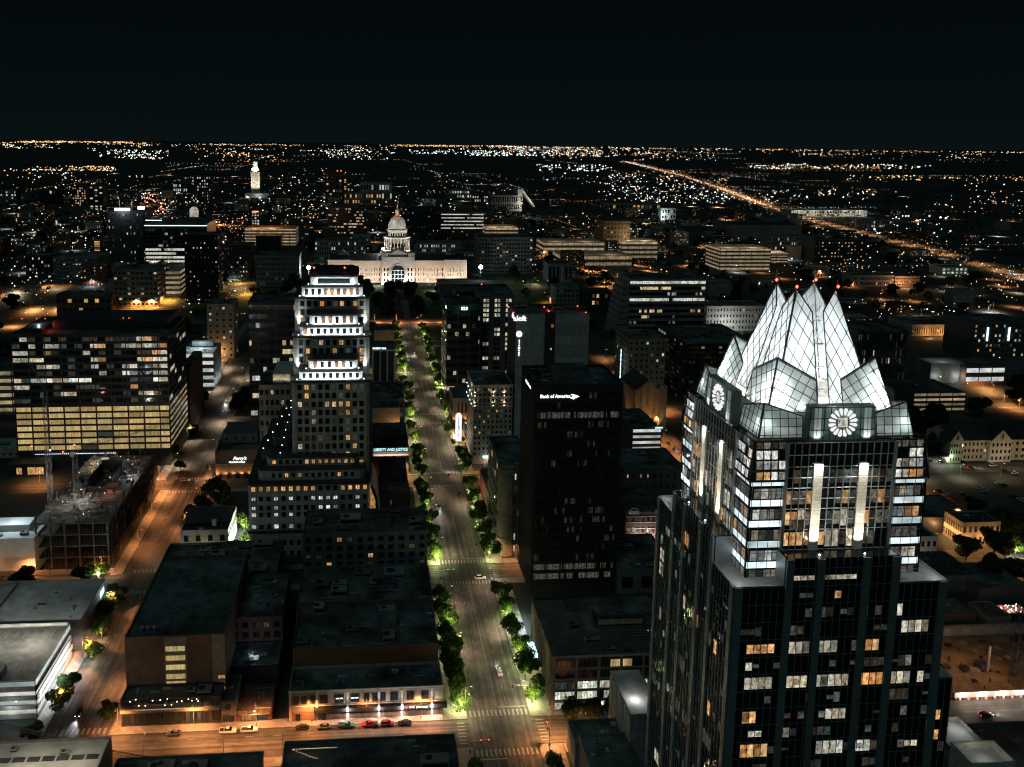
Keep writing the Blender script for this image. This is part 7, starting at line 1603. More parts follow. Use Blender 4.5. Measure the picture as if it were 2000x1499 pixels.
# ------------------------------------------------------------------ buildings beyond downtown
def far(name, lab, cat, x0, x1, yt, yb, depth, wall, style, **k):
    k.setdefault('units', 0); k.setdefault('cap', 24); k.setdefault('side', '')
    return B(name, lab, cat, S(x0, x1, yt, yb), depth, wall, k.pop('roof', 'roof'), style=style, **k)
L3 = ['b_few', 'b_cool', 'b_few']
far('twin_sign_tower', 'dark tower with a white lit crown sign and two roof masts', 'office tower', 211, 280, 412, 512, 60, 'dark', 'punch', nx=10, nz=8, prob=.16, pal=('cool', 'cream'), fw=.3, fh=.35, win='bare', side='E')
t_ = bpy.data.objects['twin_sign_tower']; p0, p1 = PY(224, 408, GT(245, 512).y-1), PY(254, 408, GT(245, 512).y-1); MB().box(p0.x, p1.x, p0.y-1, p0.y, p0.z-3, p0.z+1).build('crown_sign', M['sign_w'], t_)
p2 = PY(275, 406, p0.y); MB().box(p2.x-4, p2.x+5, p0.y-1, p0.y, p2.z-2.5, p2.z+1.5).build('crown_sign', M['sign_w'], t_)
for px in (233, 257): p = PY(px, 390, p0.y+10); MB().tube((p.x, p.y, p0.z-4), (p.x, p.y, p.z), .5, 5).build('roof_mast', M['steel'], t_)
lamp('POINT', ((p0.x+p1.x)/2, p0.y-6, p0.z), 2500, (.8, .95, 1), .5)
g_, Tg_ = far('led_lined_garage_tower', 'glass tower edged by two cyan light lines over a white garage', 'office tower', 283, 405, 437, 515, 70, 'dark', 'band', nz=10, band=lambda j: 'b_full' if j < 4 else ['b_few', 'b_dark', 'b_cool', 'b_few', 'b_dark', 'b_dark'][j-4], fh=.55)
x0, x1, y0, y1, g, z1 = Tg_
MB().box(x0, x1, y0-.8, y0-.2, z1-3.4, z1-2.4).build('light_line', M['led'], g_); MB().box(x0, x0+(x1-x0)*.26, y0+8, y0+8.6, z1+3, z1+4).build('light_line', M['led'], g_); text('WAREHOUSE', g_, (x0+(x1-x0)*.23, y0-.9, z1-2.0), 0.1, 'sign_w') if 0 else None
far('slim_dark_tower', 'slim dark residential tower before the cyan-lined tower', 'apartment tower', 361, 426, 459, 592, 34, 'black', 'punch', nx=9, nz=14, prob=.13, pal=('cool', 'amber', 'cool'), fw=.3, fh=.3, win='bare', side='E')
far('beige_white_rows_office', 'beige office with three rows of white-lit windows low on its front', 'office block', 222, 308, 527, 600, 40, 'tan', 'punch', nx=10, nz=7, prob=.1, pal=('cool', 'cream'), fw=.6, fh=.4, side='E', roof='roof_br', units=2, cap=40, win='bare')
far('blank_wall_block', 'blank tan block joined to the beige office at its left', 'building', 213, 224, 545, 600, 30, 'tan', 'none')
far('low_brown_office', 'low brown office with a lit ground floor corner', 'office block', 110, 216, 577, 615, 30, 'brown', 'punch', nx=10, nz=2, prob=.2, pal=('amber', 'warm'), fw=.7, fh=.4, roof='roof', units=2, win='bare')
far('cream_lit_deck', 'garage glowing cream between beige office and slim tower', 'car park', 323, 352, 530, 578, 40, 'lime', 'garage', nz=5, side='E', roof='roof_lt')
far('striped_left_garage', 'striped garage half cut by the left edge', 'car park', -20, 24, 725, 810, 40, 'tan', 'garage', nz=6, side='E')
far('dim_slab', 'dim grey slab with a white-lit stair strip', 'office block', 104, 190, 503, 545, 40, 'grey', 'punch', nx=14, nz=5, prob=.1, pal=('cool',), fw=.6, fh=.3, win='bare')
far('stair_lit_block', 'small block with orange-lit stacked balconies', 'apartment block', 183, 196, 465, 492, 20, 'dark', 'punch', nx=1, nz=6, prob=.9, pal=('warm', 'amber'), fw=.8, win='bare')
far('dark_corner_block', 'dark block beside the dim slab with speckled windows', 'apartment block', 50, 98, 500, 545, 36, 'dark', 'punch', nx=8, nz=6, prob=.2, pal=('cool', 'cream'), fw=.4, win='bare')
far('left_lit_row', 'row of cool-lit low offices at the left', 'office block', 0, 32, 372, 396, 30, 'grey', 'punch', nx=6, nz=4, prob=.5, pal=('cool', 'cream'), win='bare')
far('twin_strip_tower', 'dark tower with two vertical warm light strips', 'tower', 141, 168, 365, 400, 30, 'dark', 'punch', nx=6, nz=7, prob=.45, pal=('cream', 'warm'), win='bare')
far('strip_lit_tower', 'slim tower with one tall strip of lamps', 'tower', 174, 202, 363, 412, 30, 'dark', 'punch', nx=3, nz=9, prob=.4, pal=('cream',), win='bare')
far('roof_lit_block', 'block with a lit roof edge at far left', 'building', 76, 116, 370, 400, 30, 'dark', 'punch', nx=6, nz=3, prob=.15, pal=('cream',), win='bare')
far('cross_grid_block', 'grey grid-fronted block above the cyan signs', 'building', 30, 64, 415, 435, 26, 'conc', 'punch', nx=9, nz=2, prob=.05, fh=.7, win='bare')
far('speckled_tower', 'far tower speckled with cool windows near the campus', 'tower', 375, 412, 344, 392, 30, 'dark', 'punch', nx=8, nz=8, prob=.3, pal=('cool',), fw=.4, win='bare')
far('pale_front_block', 'far block with a lit pale left edge', 'building', 338, 366, 358, 376, 30, 'dark', 'punch', nx=7, nz=2, prob=.4, pal=('cream', 'cool'), win='bare')
am, Ta_ = far('arched_lit_hall', 'far hall with a round-arched glowing front', 'hall', 368, 390, 404, 425, 30, 'dark', 'none')
b = MB(); cx_ = (Ta_[0]+Ta_[1])/2; hh = (Ta_[5]-Ta_[4]); ww = (Ta_[1]-Ta_[0])*.4; b.v = [(cx_+q[0], Ta_[2]-.3, Ta_[4]+1+q[1]) for q in [(-ww, 0), (ww, 0)]+[(ww*math.cos(t), hh*.55+ww*math.sin(t)) for t in [math.pi*i/10 for i in range(11)]]]; b.f = [tuple(range(13))]; b.m = [0]; b.build('arched_front', M['strip_c'], am)
og, Tog = far('orange_topped_garage', 'garage with orange-lit roof deck and striped wings', 'car park', 478, 578, 447, 482, 50, 'brown', 'garage', nz=6, side='E', roof='soil'); lamp('POINT', ((Tog[0]+Tog[1])/2, Tog[2]+15, Tog[5]+6), 6000, (1, .45, .15), .5); lamp('POINT', (Tog[0]+15, Tog[2]+15, Tog[5]+6), 4000, (1, .5, .2), .5)
far('dark_centre_block', 'dark block standing before the orange-topped garage', 'building', 500, 548, 461, 490, 30, 'black', 'none')
rs, Trs = far('red_sign_tower', 'small tower with a red roof sign left of the orange-topped garage', 'tower', 491, 507, 412, 440, 20, 'dark', 'punch', nx=3, nz=5, prob=.6, pal=('cool',), win='bare'); MB().box(Trs[0]+2, Trs[1]-2, Trs[2]-1, Trs[2]-.2, Trs[5]-3, Trs[5]-.5).build('roof_sign', glow('orange_sign', (1, .25, .08), 2.5), rs)
pk2, Tpk = far('pink_office_block', 'dusky pink office block with scattered amber rows left of the dome', 'office block', 641, 711, 405, 470, 60, 'brown', 'band', nz=11, band=lambda j: 'b_warm' if j in (0, 2, 4, 5, 6, 7, 8) else 'b_few', fh=.4)
far('red_beacon_block', 'tall dark block with two red beacons right of the campus tower', 'office tower', 630, 668, 336, 390, 40, 'brown', 'punch', nx=6, nz=8, prob=.12, pal=('cream',), win='bare')
for px in (659, 666): p = PY(px, 334, GT(649, 390).y+2); beacon((p.x, p.y, p.z), bpy.data.objects['red_beacon_block'], r=1.8)
far('lit_stack_block', 'block with stacked orange-lit stair near the red beacons', 'building', 671, 684, 349, 372, 20, 'dark', 'punch', nx=2, nz=5, prob=.7, pal=('amber', 'warm'), win='bare')
far('lamp_lined_hall', 'long pale hall lined by lamps with a bright stair end', 'building', 704, 766, 357, 392, 40, 'beige', 'punch', nx=12, nz=2, prob=.4, pal=('cool', 'cream'), win='bare')
far('warm_campus_hall', 'campus hall with warm ground-floor windows', 'building', 672, 745, 377, 400, 30, 'tan', 'punch', nx=14, nz=2, prob=.5, pal=('amber', 'warm'), win='bare')
far('left_state_office', 'long grey state office with a few lit windows left of the dome', 'office block', 615, 714, 470, 510, 30, 'grey', 'punch', nx=22, nz=4, prob=.12, pal=('cream', 'cool'), fw=.45, win='bare')
far('right_state_office', 'long grey state office with white-lit rows right of the dome', 'office block', 815, 902, 475, 512, 30, 'grey', 'punch', nx=20, nz=4, prob=.35, pal=('cool', 'cream'), fw=.5, win='bare')
far('white_lines_office', 'office block ruled with bright white floor lines', 'office block', 861, 945, 415, 470, 50, 'dark', 'band', nz=8, band=lambda j: 'b_full' if j > 2 else 'b_few', fh=.3)
far('grey_state_slab', 'wide grey slab with pale side wall right of the floodlit dome', 'office block', 934, 1040, 464, 535, 50, 'conc', 'punch', nx=18, nz=9, prob=.08, pal=('cream',), fw=.6, fh=.4, win='bare')
far('dotted_dark_office', 'dark office with dotted lights behind the dome', 'office block', 786, 858, 405, 455, 40, 'dark', 'punch', nx=16, nz=7, prob=.12, pal=('cool',), fw=.4, fh=.3, win='bare')
far('lamp_row_hall', 'hall under a row of roof lamps behind the white-lined office', 'building', 872, 932, 371, 388, 30, 'grey', 'punch', nx=12, nz=2, prob=.3, pal=('cool',), win='bare')
far('cream_row_block', 'low block with a cream-lit upper row', 'building', 922, 958, 381, 396, 26, 'dark', 'punch', nx=8, nz=2, prob=.6, pal=('cream',), win='bare')
sd, Tsd = far('stadium_stand', 'tall stadium stand with a slanting lit edge', 'stadium', 959, 1020, 382, 412, 60, 'conc', 'punch', nx=14, nz=2, prob=.02, fh=.7, win='bare')
b = MB(); b.prism([(Tsd[1]-12, Tsd[2]), (Tsd[1], Tsd[2]), (Tsd[1], Tsd[3]), (Tsd[1]-12, Tsd[3])], Tsd[5], Tsd[5]+16); b.build('stair_tower', M['lime'], sd)
b = MB(); b.v = [(Tsd[1], Tsd[2]+4, Tsd[5]+17), (Tsd[1]+34, Tsd[2]+4, Tsd[4]+12), (Tsd[1]+34, Tsd[2]+60, Tsd[4]+12), (Tsd[1], Tsd[2]+60, Tsd[5]+17), (Tsd[1], Tsd[2]+4, Tsd[5]+12), (Tsd[1]+34, Tsd[2]+4, Tsd[4]+8), (Tsd[1]+34, Tsd[2]+60, Tsd[4]+8), (Tsd[1], Tsd[2]+60, Tsd[5]+12)]; b.f = [(0, 1, 2, 3), (4, 5, 1, 0), (5, 6, 2, 1), (7, 4, 0, 3), (7, 6, 5, 4), (6, 7, 3, 2)]; b.m = [0]*6; b.build('raking_stand', M['lime'], sd); lamp('POINT', (Tsd[1]+8, Tsd[2]-16, Tsd[4]+14), 12000, (1, .95, .85), .5)
for i, a in enumerate([(948, 1012, 445, 475, 'beige deck garage beside the white-lined office', 4), (1062, 1180, 474, 503, 'long low garage with orange-lit decks', 3), (1096, 1234, 500, 524, 'wide low garage with cream deck lines', 2), (1214, 1284, 472, 508, 'beige garage with punched lit decks right of the ramp', 4), (1190, 1222, 468, 502, 'tan garage wing with white lower decks', 5), (1406, 1504, 486, 530, 'bright cream garage with many thin decks', 6), (1506, 1538, 494, 515, 'end bay of the bright cream garage', 4)]):
    o, T_ = far('lit_deck_garage', a[4], 'car park', a[0], a[1], a[2], a[3], 55, 'tan', 'garage', nz=a[5], side='W', roof='roof_lt', group='lit garages beyond downtown')
    for t in (.25, .75): lamp('POINT', (T_[0]+(T_[1]-T_[0])*t, T_[2]+18, T_[5]+8), 1700 if i not in (1, 2) else 900, (1, .66, .34), .5)
far('tan_stair_tower_block', 'tan block with an orange-lit raking side beyond the decks', 'office block', 1178, 1230, 432, 500, 60, 'tan', 'punch', nx=8, nz=8, prob=.15, pal=('amber', 'warm'), fw=.4, fh=.35, win='bare', side='W')
far('window_row_block', 'block with rows of small white windows right of the tan one', 'office block', 1230, 1256, 444, 470, 30, 'dark', 'punch', nx=6, nz=5, prob=.5, pal=('cool', 'cream'), win='bare')
far('orange_edge_hall', 'low hall with an orange-lit roof edge', 'building', 1180, 1290, 398, 410, 40, 'tan', 'punch', nx=14, nz=1, prob=.5, pal=('amber',), win='bare')
wk_, Twk = far('white_corner_hall', 'small glaring white hall beyond the trees', 'building', 1292, 1320, 407, 430, 26, 'white', 'punch', nx=5, nz=2, prob=.3, pal=('cool',), win='bare'); lamp('POINT', (Twk[0]-3, Twk[2]-10, Twk[4]+12), 5000, (.85, 1, .95), .5)
ar, Tar = far('dark_arena', 'broad dark-roofed arena by the highway', 'arena', 1430, 1566, 440, 468, 90, 'conc', 'none', roof='slate')
far('dotted_apartments', 'dark apartment blocks dotted with warm windows by the highway', 'apartment block', 1590, 1692, 470, 512, 40, 'dark', 'punch', nx=16, nz=6, prob=.3, pal=('cream', 'warm'), fw=.35, fh=.35, win='bare', cap=40)
far('pale_tier_garage', 'pale garage with thin lit decks behind the cream one', 'car park', 1500, 1590, 462, 490, 30, 'grey', 'punch', nx=20, nz=3, prob=.12, pal=('cream',), win='bare')
lg, Tlg = far('long_pale_terminal', 'long pale floodlit building across the highway', 'building', 1545, 1694, 411, 424, 60, 'lime', 'punch', nx=30, nz=2, prob=.45, pal=('cream', 'cool'), win='bare', roof='roof_w')
for t in (.1, .3, .5, .7, .9): lamp('POINT', (Tlg[0]+(Tlg[1]-Tlg[0])*t, Tlg[2]-14, Tlg[4]+14), 1500, (1, .92, .75), .6)
far('far_school', 'pale far building glaring under lamps right of the highway', 'building', 1690, 1745, 430, 446, 40, 'beige', 'punch', nx=14, nz=2, prob=.2, pal=('cool',), win='bare')
far('cream_lit_store', 'small white-lit store at the highway side', 'store', 1840, 1890, 522, 537, 30, 'white', 'punch', nx=6, nz=2, prob=.9, pal=('cool',), win='bare')
far('orange_front_block', 'long low block with orange-lit front beyond the crown', 'building', 1748, 1796, 540, 560, 30, 'tan', 'punch', nx=14, nz=3, prob=.1, pal=('amber',), win='bare'); lamp('POINT', (PY(1770, 550, GT(1770, 560).y-14).x, GT(1770, 560).y-14, 6), 5000, (1, .45, .2), .5)
far('long_low_block', 'long dim block left of the orange-lit front', 'building', 1668, 1746, 538, 560, 30, 'grey', 'punch', nx=20, nz=2, prob=.03, win='bare')
far('roof_mast_block', 'dark block with a white roof mast behind the numbered office', 'building', 890, 1000, 570, 640, 40, 'black', 'punch', nx=12, nz=6, prob=.12, pal=('cream',), fw=.3, fh=.35, win='bare')
far('dark_grounds_block', 'unlit broad block beside the avenue head', 'building', 858, 980, 555, 600, 40, 'conc_dk', 'none', roof='roof')
far('grey_frame_block', 'grey block with a pale corner frame left of the stepped hotel', 'building', 1085, 1130, 562, 612, 30, 'conc', 'punch', nx=6, nz=5, prob=.02, win='bare')
far('dark_house_row', 'dark pitched row left of the stepped hotel', 'building', 1130, 1196, 570, 612, 26, 'dark', 'punch', nx=8, nz=3, prob=.12, pal=('cool', 'warm'), win='bare', roof='slate')
far('pale_column_hall', 'pale columned hall below the deck garages', 'hall', 1070, 1118, 515, 552, 30, 'grey', 'punch', nx=6, nz=1, prob=.0, dim=.3, fh=.7, win='bare', roof='slate')
far('edge_dark_towers', 'dark block speckled with lights beside the slim tower', 'apartment block', 432, 490, 480, 545, 34, 'dark', 'punch', nx=10, nz=7, prob=.12, pal=('cool', 'cream'), fw=.4, fh=.35, win='bare')
far('broad_dark_office', 'broad dark office left of the statehouse', 'office block', 500, 585, 500, 560, 40, 'grey', 'punch', nx=14, nz=6, prob=.05, pal=('cool', 'warm'), fw=.5, fh=.35, win='bare')
# filler: low buildings between the named ones, and dark trees among them
names = [('small_house', 'house'), ('low_shop', 'shop'), ('low_office', 'office block'), ('flat_block', 'apartment block')]
used = []
def clear(x, y, r):
    if abs(x) < 34 and y < 760: return False
    if -110 < x < 110 and 640 < y < 880: return False
    for c in (colx(min(y, 700)), 160, 270): 
        if abs(x-c) < 26 and y < 700: return False
    for yy in CROSS.values():
        if abs(y-yy) < 20: return False
    for a in range(len(I35)-1):
        (xa_, ya_), (xb_, yb_) = I35[a], I35[a+1]
        if ya_-60 <= y <= yb_+60 and abs(x-(xa_+(xb_-xa_)*(y-ya_)/(yb_-ya_))) < 60: return False
    return all((x-a)**2+(y-c)**2 > (r+d)**2 for a, c, d in used)
for o in list(bpy.data.objects):
    if o.parent is None and o.get('category') and o.get('category') not in ('tree', 'car', 'street lamp', 'pickup truck') and o.type == 'EMPTY' and o.location.y > 180: used.append((o.location.x, o.location.y, 44 if o.location.y > 300 else 36))
wn = [('unlit', 0), ('few-lamp', .1), ('dim-windowed', .22), ('half-lit', .42), ('part-lit', .3)]
wc = [('grey', 'conc'), ('brown', 'brown'), ('dark', 'dark'), ('beige', 'beige'), ('brick', 'brick')]
cnt = 0
for _ in range(5200):
    if cnt >= 270: break
    yy = 180+1900*RN.random()**1.1; xx = RN.uniform(-.62, .72)*(yy+249)-44+.085*yy
    w_, d_ = RN.uniform(14, 40), RN.uniform(12, 30); h_ = RN.choice([4, 5, 7, 8, 11, 14])+(RN.random() < .12)*14
    if h_ > 12 and yy < 500: h_ = 9
    if not clear(xx, yy, max(w_, d_)*.55): continue
    px = px_of((xx, yy, 0))
    if px[0] < -30 or px[0] > 2030: continue
    used.append((xx, yy, max(w_, d_)*.5)); cnt += 1
    wname, pr = RN.choice(wn); cname, ck = RN.choice(wc); nmn, ct = RN.choice(names); g = gz(xx, yy)
    side_ = 'west of the avenue' if xx < 0 else 'east of the avenue'
    dist = 'near the orange cross streets' if yy < 640 else ('among trees level with the statehouse' if yy < 1000 else 'in the dark towards the horizon')
    simple(nmn, f'{wname} {cname} {"low" if h_ < 9 else "mid-rise"} {ct} {dist}, {side_}', ct, (xx-w_/2, xx+w_/2, yy, g, g+h_), d_, ck, RN.choice(['roof', 'roof_br', 'roof_lt', 'slate']), style='punch' if pr else 'none', nx=max(3, int(w_/3.5)), nz=max(1, int(h_/3.6)), prob=pr, pal=('warm', 'cream', 'cool', 'amber'), fw=.4, fh=.4, units=1 if yy < 600 else 0, side='', cap=14, win='bare', group='small buildings beyond downtown')
tc = 0
for _ in range(2600):
    if tc >= 130: break
    yy = 240+1300*RN.random()**1.2; xx = RN.uniform(-.6, .7)*(yy+249)-44+.085*yy
    if not clear(xx, yy, 7): continue
    px = px_of((xx, yy, 0))
    if px[0] < -20 or px[0] > 2020: continue
    used.append((xx, yy, 4)); tc += 1
    tree('dark shade tree among the low buildings '+('west' if xx < 0 else 'east')+' of the avenue, '+('before' if yy < 700 else 'beyond')+' the statehouse front', xx, yy, RN.uniform(1.5, 2.4), True, 0, 'shade trees beyond downtown')
wd = MB(); wrn = random.Random(5); k_n = 0
for _ in range(9000):
    if k_n >= 1500: break
    yy = 560+2600*wrn.random()**1.3; xx = wrn.uniform(-.6, .7)*(yy+249)-44+.085*yy
    if not clear(xx, yy, 4): continue
    k_n += 1; r = wrn.uniform(3.2, 6.2); h = r*wrn.uniform(.9, 1.3); zz = gz(xx, yy)
    for i in range(34):
        d = Vector((wrn.gauss(0, 1), wrn.gauss(0, 1), wrn.gauss(.25, .7))).normalized(); p = Vector((xx+d.x*r*wrn.uniform(.5, 1), yy+d.y*r*wrn.uniform(.5, 1), zz+h*.95+d.z*h*.75))
        t = d.cross(Vector((wrn.uniform(-1, 1), wrn.uniform(-1, 1), .5))).normalized()*r*.33; q = d.cross(t).normalized()*r*.26
        wd.quad(p-t, p-q, p+t*wrn.uniform(.6, 1.1), p+q)
tag(wd.build('woods', M['leaf_d']), 'dark tree cover between the small buildings of the outer city', 'woods', kind='stuff')
# ------------------------------------------------------------------ lamps of the far city
PALS = {'w': (0, 0, 0, 1, 2), 'o': (2, 3, 3, 1, 2), 'm': (0, 0, 1, 2, 2, 3), 'r': (3, 4, 0, 2), 'c': (0, 5, 0, 1)}
LM = [glow('far_lamp_white', (.85, .95, 1), 3.0), glow('far_lamp_cream', (1, .86, .62), 2.6), glow('far_lamp_amber', (1, .58, .26), 2.4), glow('far_lamp_orange', (1, .38, .1), 2.2), glow('far_lamp_red', (1, .1, .06), 2.2), glow('far_lamp_cyan', (.55, .9, 1), 3.0)]
cl = MB()
def lights(n, x0, x1, y0, y1, pal='m', size=.55, slope=0.0, clump=0.0, gauss=True):
    n = int(n*1.5); cs_ = [(RN.uniform(x0, x1), RN.random()) for _ in range(max(1, int(n/9)))] if clump else None
    for _ in range(n):
        if clump and RN.random() < clump:
            c = RN.choice(cs_); x = c[0]+RN.gauss(0, 14); t = min(1, max(0, c[1]+RN.gauss(0, .12)))
        else: x = RN.uniform(x0, x1); t = RN.random()
        y = y0+(y1-y0)*t+slope*(x-x0)
        p = GT(x, y); dist = (p-CAM).length
        if dist > 60000: continue
        q = PY(x, y, p.y-6); z = q.z+4
        s = size*RN.choice([.55, .65, .75, .85, 1, 1.15, 1.5])*dist/FPX
        if px_of((q.x, q.y, z))[2] < 0: continue
        cl.blob((q.x, q.y, max(z, gz(q.x, q.y)+3)), max(.25, s), RN.choice(PALS[pal]), .8)
HS = .0095
def hl_(x): return 283.5+(x-1000)*HS-1.2
for a_ in [(420, 0, 2000, 277, 280.5, 'o', .8, HS, .8), (170, 40, 260, 275.5, 278.5, 'o', .9, HS, .4), (260, 760, 1010, 281, 285, 'o', .9, .011, .4), (150, 900, 1250, 283, 298, 'm', .95, .008, .7), (120, 980, 1180, 286, 304, 'w', 1.0, .012, .6), (110, 1000, 1400, 288, 312, 'm', .9, .006, .7),
 (110, 0, 720, 280, 290, 'm', .85, HS, .8), (90, 180, 330, 291, 308, 'w', 1.0, .03, .5), (60, 380, 560, 296, 316, 'o', .9, .004, .8), (110, 1250, 2000, 290, 306, 'm', .85, .006, .8), (90, 1450, 1800, 320, 330, 'w', .9, .008, .8), (60, 1500, 1800, 322, 329, 'o', .9, .006, .5), (60, 1650, 2000, 343, 352, 'o', .9, .01, .5),
 (90, 640, 760, 288, 312, 'w', .95, .005, .7), (70, 800, 1000, 293, 302, 'c', 1.05, .004, .3), (55, 920, 1080, 298, 305, 'c', 1.1, .002, .3), (60, 1040, 1200, 322, 334, 'c', 1.05, .01, .6),
 (60, 0, 210, 326, 336, 'm', 1.0, .0, .6), (45, 130, 230, 326, 336, 'o', .9, 0, .6), (80, 0, 480, 340, 400, 'm', .95, 0, .8), (110, 0, 620, 380, 480, 'm', .95, 0, .75), (130, 270, 330, 372, 440, 'r', 1.1, .5, .3), (60, 480, 900, 345, 430, 'w', .85, 0, .7),
 (70, 1050, 1420, 335, 360, 'm', .9, 0, .7), (150, 1180, 1420, 352, 396, 'w', .95, .02, .45), (70, 1400, 1700, 372, 400, 'w', .95, 0, .7), (45, 1650, 2000, 355, 420, 'm', .9, 0, .7), (26, 1700, 1860, 425, 460, 'c', 1.5, 0, .6), (120, 480, 1000, 335, 470, 'm', .9, 0, .6), (130, 1000, 2000, 420, 610, 'm', .9, 0, .6), (130, 0, 480, 390, 600, 'm', .9, 0, .6), (60, 1500, 2000, 430, 540, 'o', 1.0, .1, .6),
 (70, 940, 1300, 420, 560, 'o', .95, 0, .6), (60, 1350, 1950, 450, 640, 'm', .9, 0, .7), (80, 0, 480, 470, 620, 'm', .95, 0, .75), (50, 415, 480, 420, 480, 'r', 1.0, 0, .3), (35, 560, 760, 410, 540, 'w', .8, 0, .6), (35, 1700, 2000, 600, 760, 'm', .95, 0, .6)]: lights(*a_)
def street_lights(n, x0, x1, y0, y1, pal, size=.8, ang=None):
    for _ in range(n):
        p0 = GT(RN.uniform(x0, x1), RN.uniform(y0, y1)); D = (p0-CAM).length; t = (RN.choice([.0, 1.57, 1.57, .0, .3]) if ang is None else ang)+RN.gauss(0, .04); L_ = D*RN.uniform(.03, .14); st = D*.0042*RN.uniform(.7, 1.5); key = RN.choice(PALS[pal])
        for k in range(int(L_/st)):
            if RN.random() < .3: continue
            x, y = p0.x+math.cos(t)*st*k+RN.gauss(0, st*.12), p0.y+math.sin(t)*st*k*2.2; d = (Vector((x, y, 0))-CAM).length
            if y < 700: continue
            cl.blob((x, y, gz(x, y)+8), max(.25, size*.55*RN.uniform(.6, 1.15)*d/FPX), key if RN.random() < .8 else RN.choice(PALS[pal]), .8)
for a_ in [(26, 0, 640, 300, 380, 'm'), (22, 0, 480, 380, 470, 'm'), (14, 480, 900, 310, 400, 'w'), (26, 900, 1450, 300, 400, 'm'), (26, 1400, 2000, 305, 420, 'm'), (16, 1050, 1420, 395, 520, 'o'), (12, 1500, 2000, 420, 560, 'm'), (12, 0, 480, 470, 560, 'o')]: street_lights(*a_)
tag(cl.build('city_lights', LM), 'countless far lamps of the city scattered to the horizon', 'city lights', kind='stuff')
# highway: lamps, car lights
hw = MB()
for i in range(len(I35)-1):
    a, c = Vector((*I35[i], 0)), Vector((*I35[i+1], 0)); d = (c-a).normalized(); nn = Vector((d.y, -d.x, 0)); L_ = (c-a).length
    k = max(1, int(L_/(11 if a.y < 2600 else 34)))
    for j in range(k):
        for off, m_ in ((-22, 2), (22, 3), (-7, 0), (7, 3)):
            if RN.random() < (.75 if abs(off) < 10 else .5):
                p = a+d*(L_*(j+RN.random())/k)+nn*(off+RN.choice([RN.gauss(0, 6), RN.gauss(0, 6), RN.gauss(0, 40)])); s = .34*(p-CAM).length/FPX*RN.uniform(.7, 1.4)
                hw.blob((p.x, p.y, gz(p.x, p.y)+(1.2 if abs(off) < 10 else 9)), max(.4, s), m_ if RN.random() < .8 else RN.choice([0, 1, 4]))
    for j in range(int(L_/(70 if a.y < 2600 else 170))):
        if a.y < 7000:
            p = a+d*(j*(70 if a.y < 2600 else 170)); lamp('SPOT', (p.x, p.y, 16), (11000 if (p-CAM).length < 3000 else 36000), (1, .47, .16), .5, (p.x, p.y, 0), 2.7)
tag(hw.build('highway_lights', LM), 'stream of lamp and vehicle lights along the far highway', 'traffic lights', kind='stuff')
# street glow on the mid-distance streets
for px, py, w, c in ((420, 560, 9000, 'o'), (300, 600, 9000, 'o'), (330, 590, 7000, 'o'), (120, 605, 9000, 'o'), (60, 608, 9000, 'o'), (20, 640, 7000, 'o'), (205, 580, 6000, 'o'), (560, 575, 3000, 'o'), (470, 555, 5000, 'o'), (480, 575, 3500, 'o'), (1170, 545, 9000, 'o'), (1200, 555, 9000, 'o'), (1150, 530, 8000, 'o'), (1130, 500, 6000, 'y'), (1090, 480, 6000, 'o'), (1270, 530, 4000, 'o'), (1340, 520, 5000, 'o'), (1390, 555, 4000, 'o'), (1440, 530, 4000, 'o'), (1940, 770, 3500, 'o'), (1960, 790, 3500, 'o'), (1920, 760, 2500, 'o'), (1990, 800, 2000, 'o'), (1300, 800, 2500, 'o'), (1290, 780, 2500, 'o'), (1740, 600, 3000, 'o'), (1720, 585, 3000, 'o'), (1880, 580, 4000, 'o'), (1900, 575, 4000, 'o'), (1860, 590, 3000, 'y'), (1930, 610, 4000, 'w'), (1770, 640, 2500, 'o'), (1690, 715, 1800, 'o'), (1400, 405, 30000, 'o'), (1420, 430, 16000, 'o'), (1590, 440, 16000, 'o'), (310, 400, 16000, 'o'), (300, 380, 16000, 'o'), (420, 470, 9000, 'o'), (430, 440, 9000, 'o'), (740, 560, 900, 'w'), (850, 570, 900, 'w'), (1075, 468, 4500, 'o'), (1110, 470, 4500, 'o'), (1150, 462, 4500, 'o'), (1175, 512, 4500, 'o'), (1210, 522, 5000, 'o'), (1230, 538, 5000, 'o'), (1180, 560, 4000, 'o'), (1250, 520, 4000, 'o'), (1300, 540, 3500, 'o'), (1100, 530, 4000, 'o'), (1060, 500, 3500, 'o'), (1380, 500, 4500, 'o'), (1530, 545, 3500, 'o'), (1600, 540, 3500, 'o'), (1660, 560, 3000, 'o'), (1790, 590, 3000, 'o'), (1840, 620, 2500, 'o'), (1980, 600, 3000, 'o'), (1960, 560, 4000, 'o'), (90, 560, 5000, 'o'), (160, 590, 5000, 'o'), (250, 610, 4500, 'o'), (340, 570, 5000, 'o'), (270, 600, 5000, 'o'), (30, 580, 4500, 'y'), (480, 545, 4000, 'y')):
    p = GT(px, py); street_lamp('lone lamp post glowing over a side street beyond downtown', p.x, p.y, RN.uniform(0, 6), {'o': 'lamp_o', 'y': 'lamp_y', 'w': 'lamp_w'}[c], w*2.4, 'lamp posts on side streets')
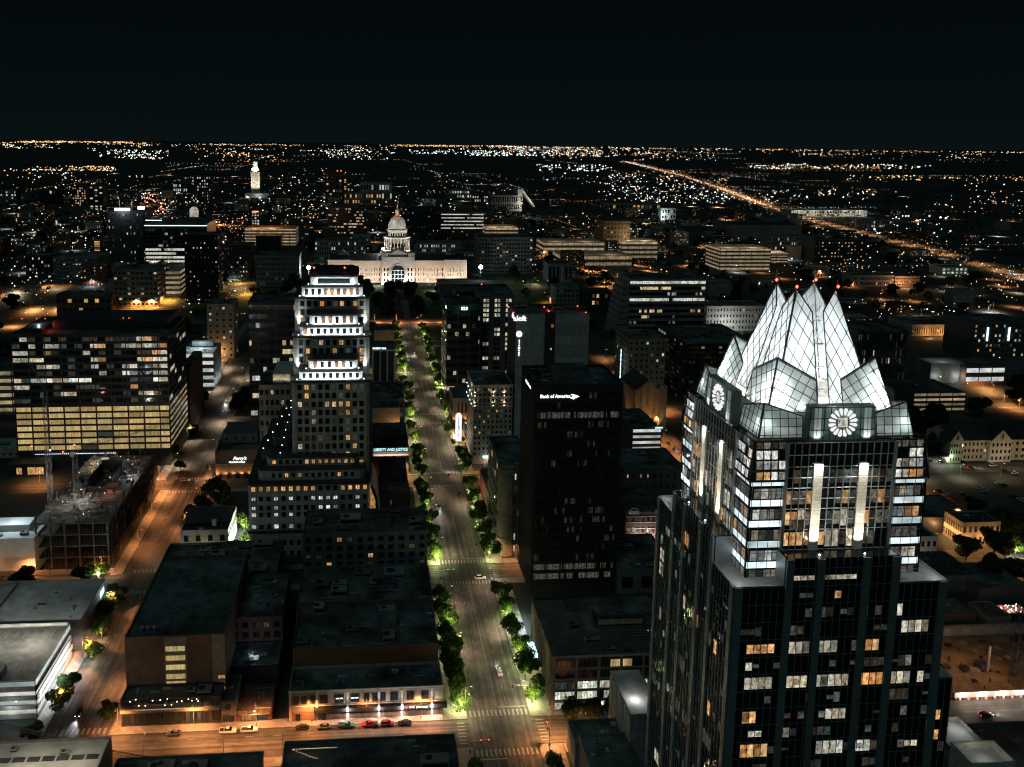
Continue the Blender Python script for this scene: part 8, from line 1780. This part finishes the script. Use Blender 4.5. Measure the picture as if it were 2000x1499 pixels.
for i in range(230):                                        # lamps among the small buildings out to the dark
    px, py = RN.uniform(0, 2000), 330+300*RN.random()**1.3
    if 560 < px < 1000 and py > 480 or (1280 < px < 1760 and py > 540): continue
    p = GT(px, py)
    if not (650 < p.y < 3600) : continue
    D = (p-CAM).length; k_ = RN.choice(['lamp_o', 'lamp_o', 'lamp_y', 'lamp_w'] if px > 480 else ['lamp_o', 'lamp_y', 'lamp_w', 'lamp_w'])
    street_lamp('lamp post glowing among small buildings towards the horizon', p.x, p.y, RN.uniform(0, 6), k_, 2200*(D/1000)**1.6*RN.uniform(.5, 1.6), 'lamp posts in the outer city')
# ------------------------------------------------------------------ night sky and a faint added fill light
w = bpy.data.worlds.new('World'); sc.world = w; w.use_nodes = True; nt = w.node_tree; nt.nodes.clear(); L = nt.links.new
out = nt.nodes.new('ShaderNodeOutputWorld'); sky = N(nt, 'ShaderNodeTexSky', sky_type='NISHITA'); sky.sun_disc = False; sky.sun_elevation = math.radians(-6); sky.sun_rotation = math.radians(200)
b1 = N(nt, 'ShaderNodeBackground'); b1.inputs['Strength'].default_value = .01; L(sky.outputs[0], b1.inputs[0])
tc_ = N(nt, 'ShaderNodeTexCoord'); sx = N(nt, 'ShaderNodeSeparateXYZ'); L(tc_.outputs['Generated'], sx.inputs[0])
rp = ramp(nt, [(0, (.0027, .0056, .0064)), (.03, (.0021, .0046, .0053)), (.12, (.0014, .0033, .0037)), (.35, (.0009, .0023, .0026))]); L(sx.outputs[2], rp.inputs[0])
b2 = N(nt, 'ShaderNodeBackground'); b2.inputs['Strength'].default_value = 1.0; L(rp.outputs[0], b2.inputs[0])
ad = N(nt, 'ShaderNodeAddShader'); L(b1.outputs[0], ad.inputs[0]); L(b2.outputs[0], ad.inputs[1]); L(ad.outputs[0], out.inputs[0])
sd_ = bpy.data.lights.new('fill_sun', 'SUN'); sd_.energy = .18; sd_.color = (.5, .93, .95); sd_.angle = math.radians(25); so = bpy.data.objects.new('fill_sun', sd_); COL.objects.link(so); so.rotation_euler = (math.radians(38), 0, math.radians(-25))  # added soft sun that lifts the dark roofs and walls
sc.view_settings.view_transform = 'Standard'; sc.view_settings.look = 'None'; sc.view_settings.exposure = 0; sc.view_settings.gamma = 1
cy = sc.cycles; cy.use_denoising = True; cy.denoiser = 'OPENIMAGEDENOISE'; cy.max_bounces = 6; cy.diffuse_bounces = 3; cy.glossy_bounces = 4; cy.transmission_bounces = 6; cy.sample_clamp_indirect = 3; cy.sample_clamp_direct = 0; cy.use_light_tree = True; cy.filter_width = 1.15; cy.caustics_reflective = False; cy.caustics_refractive = False
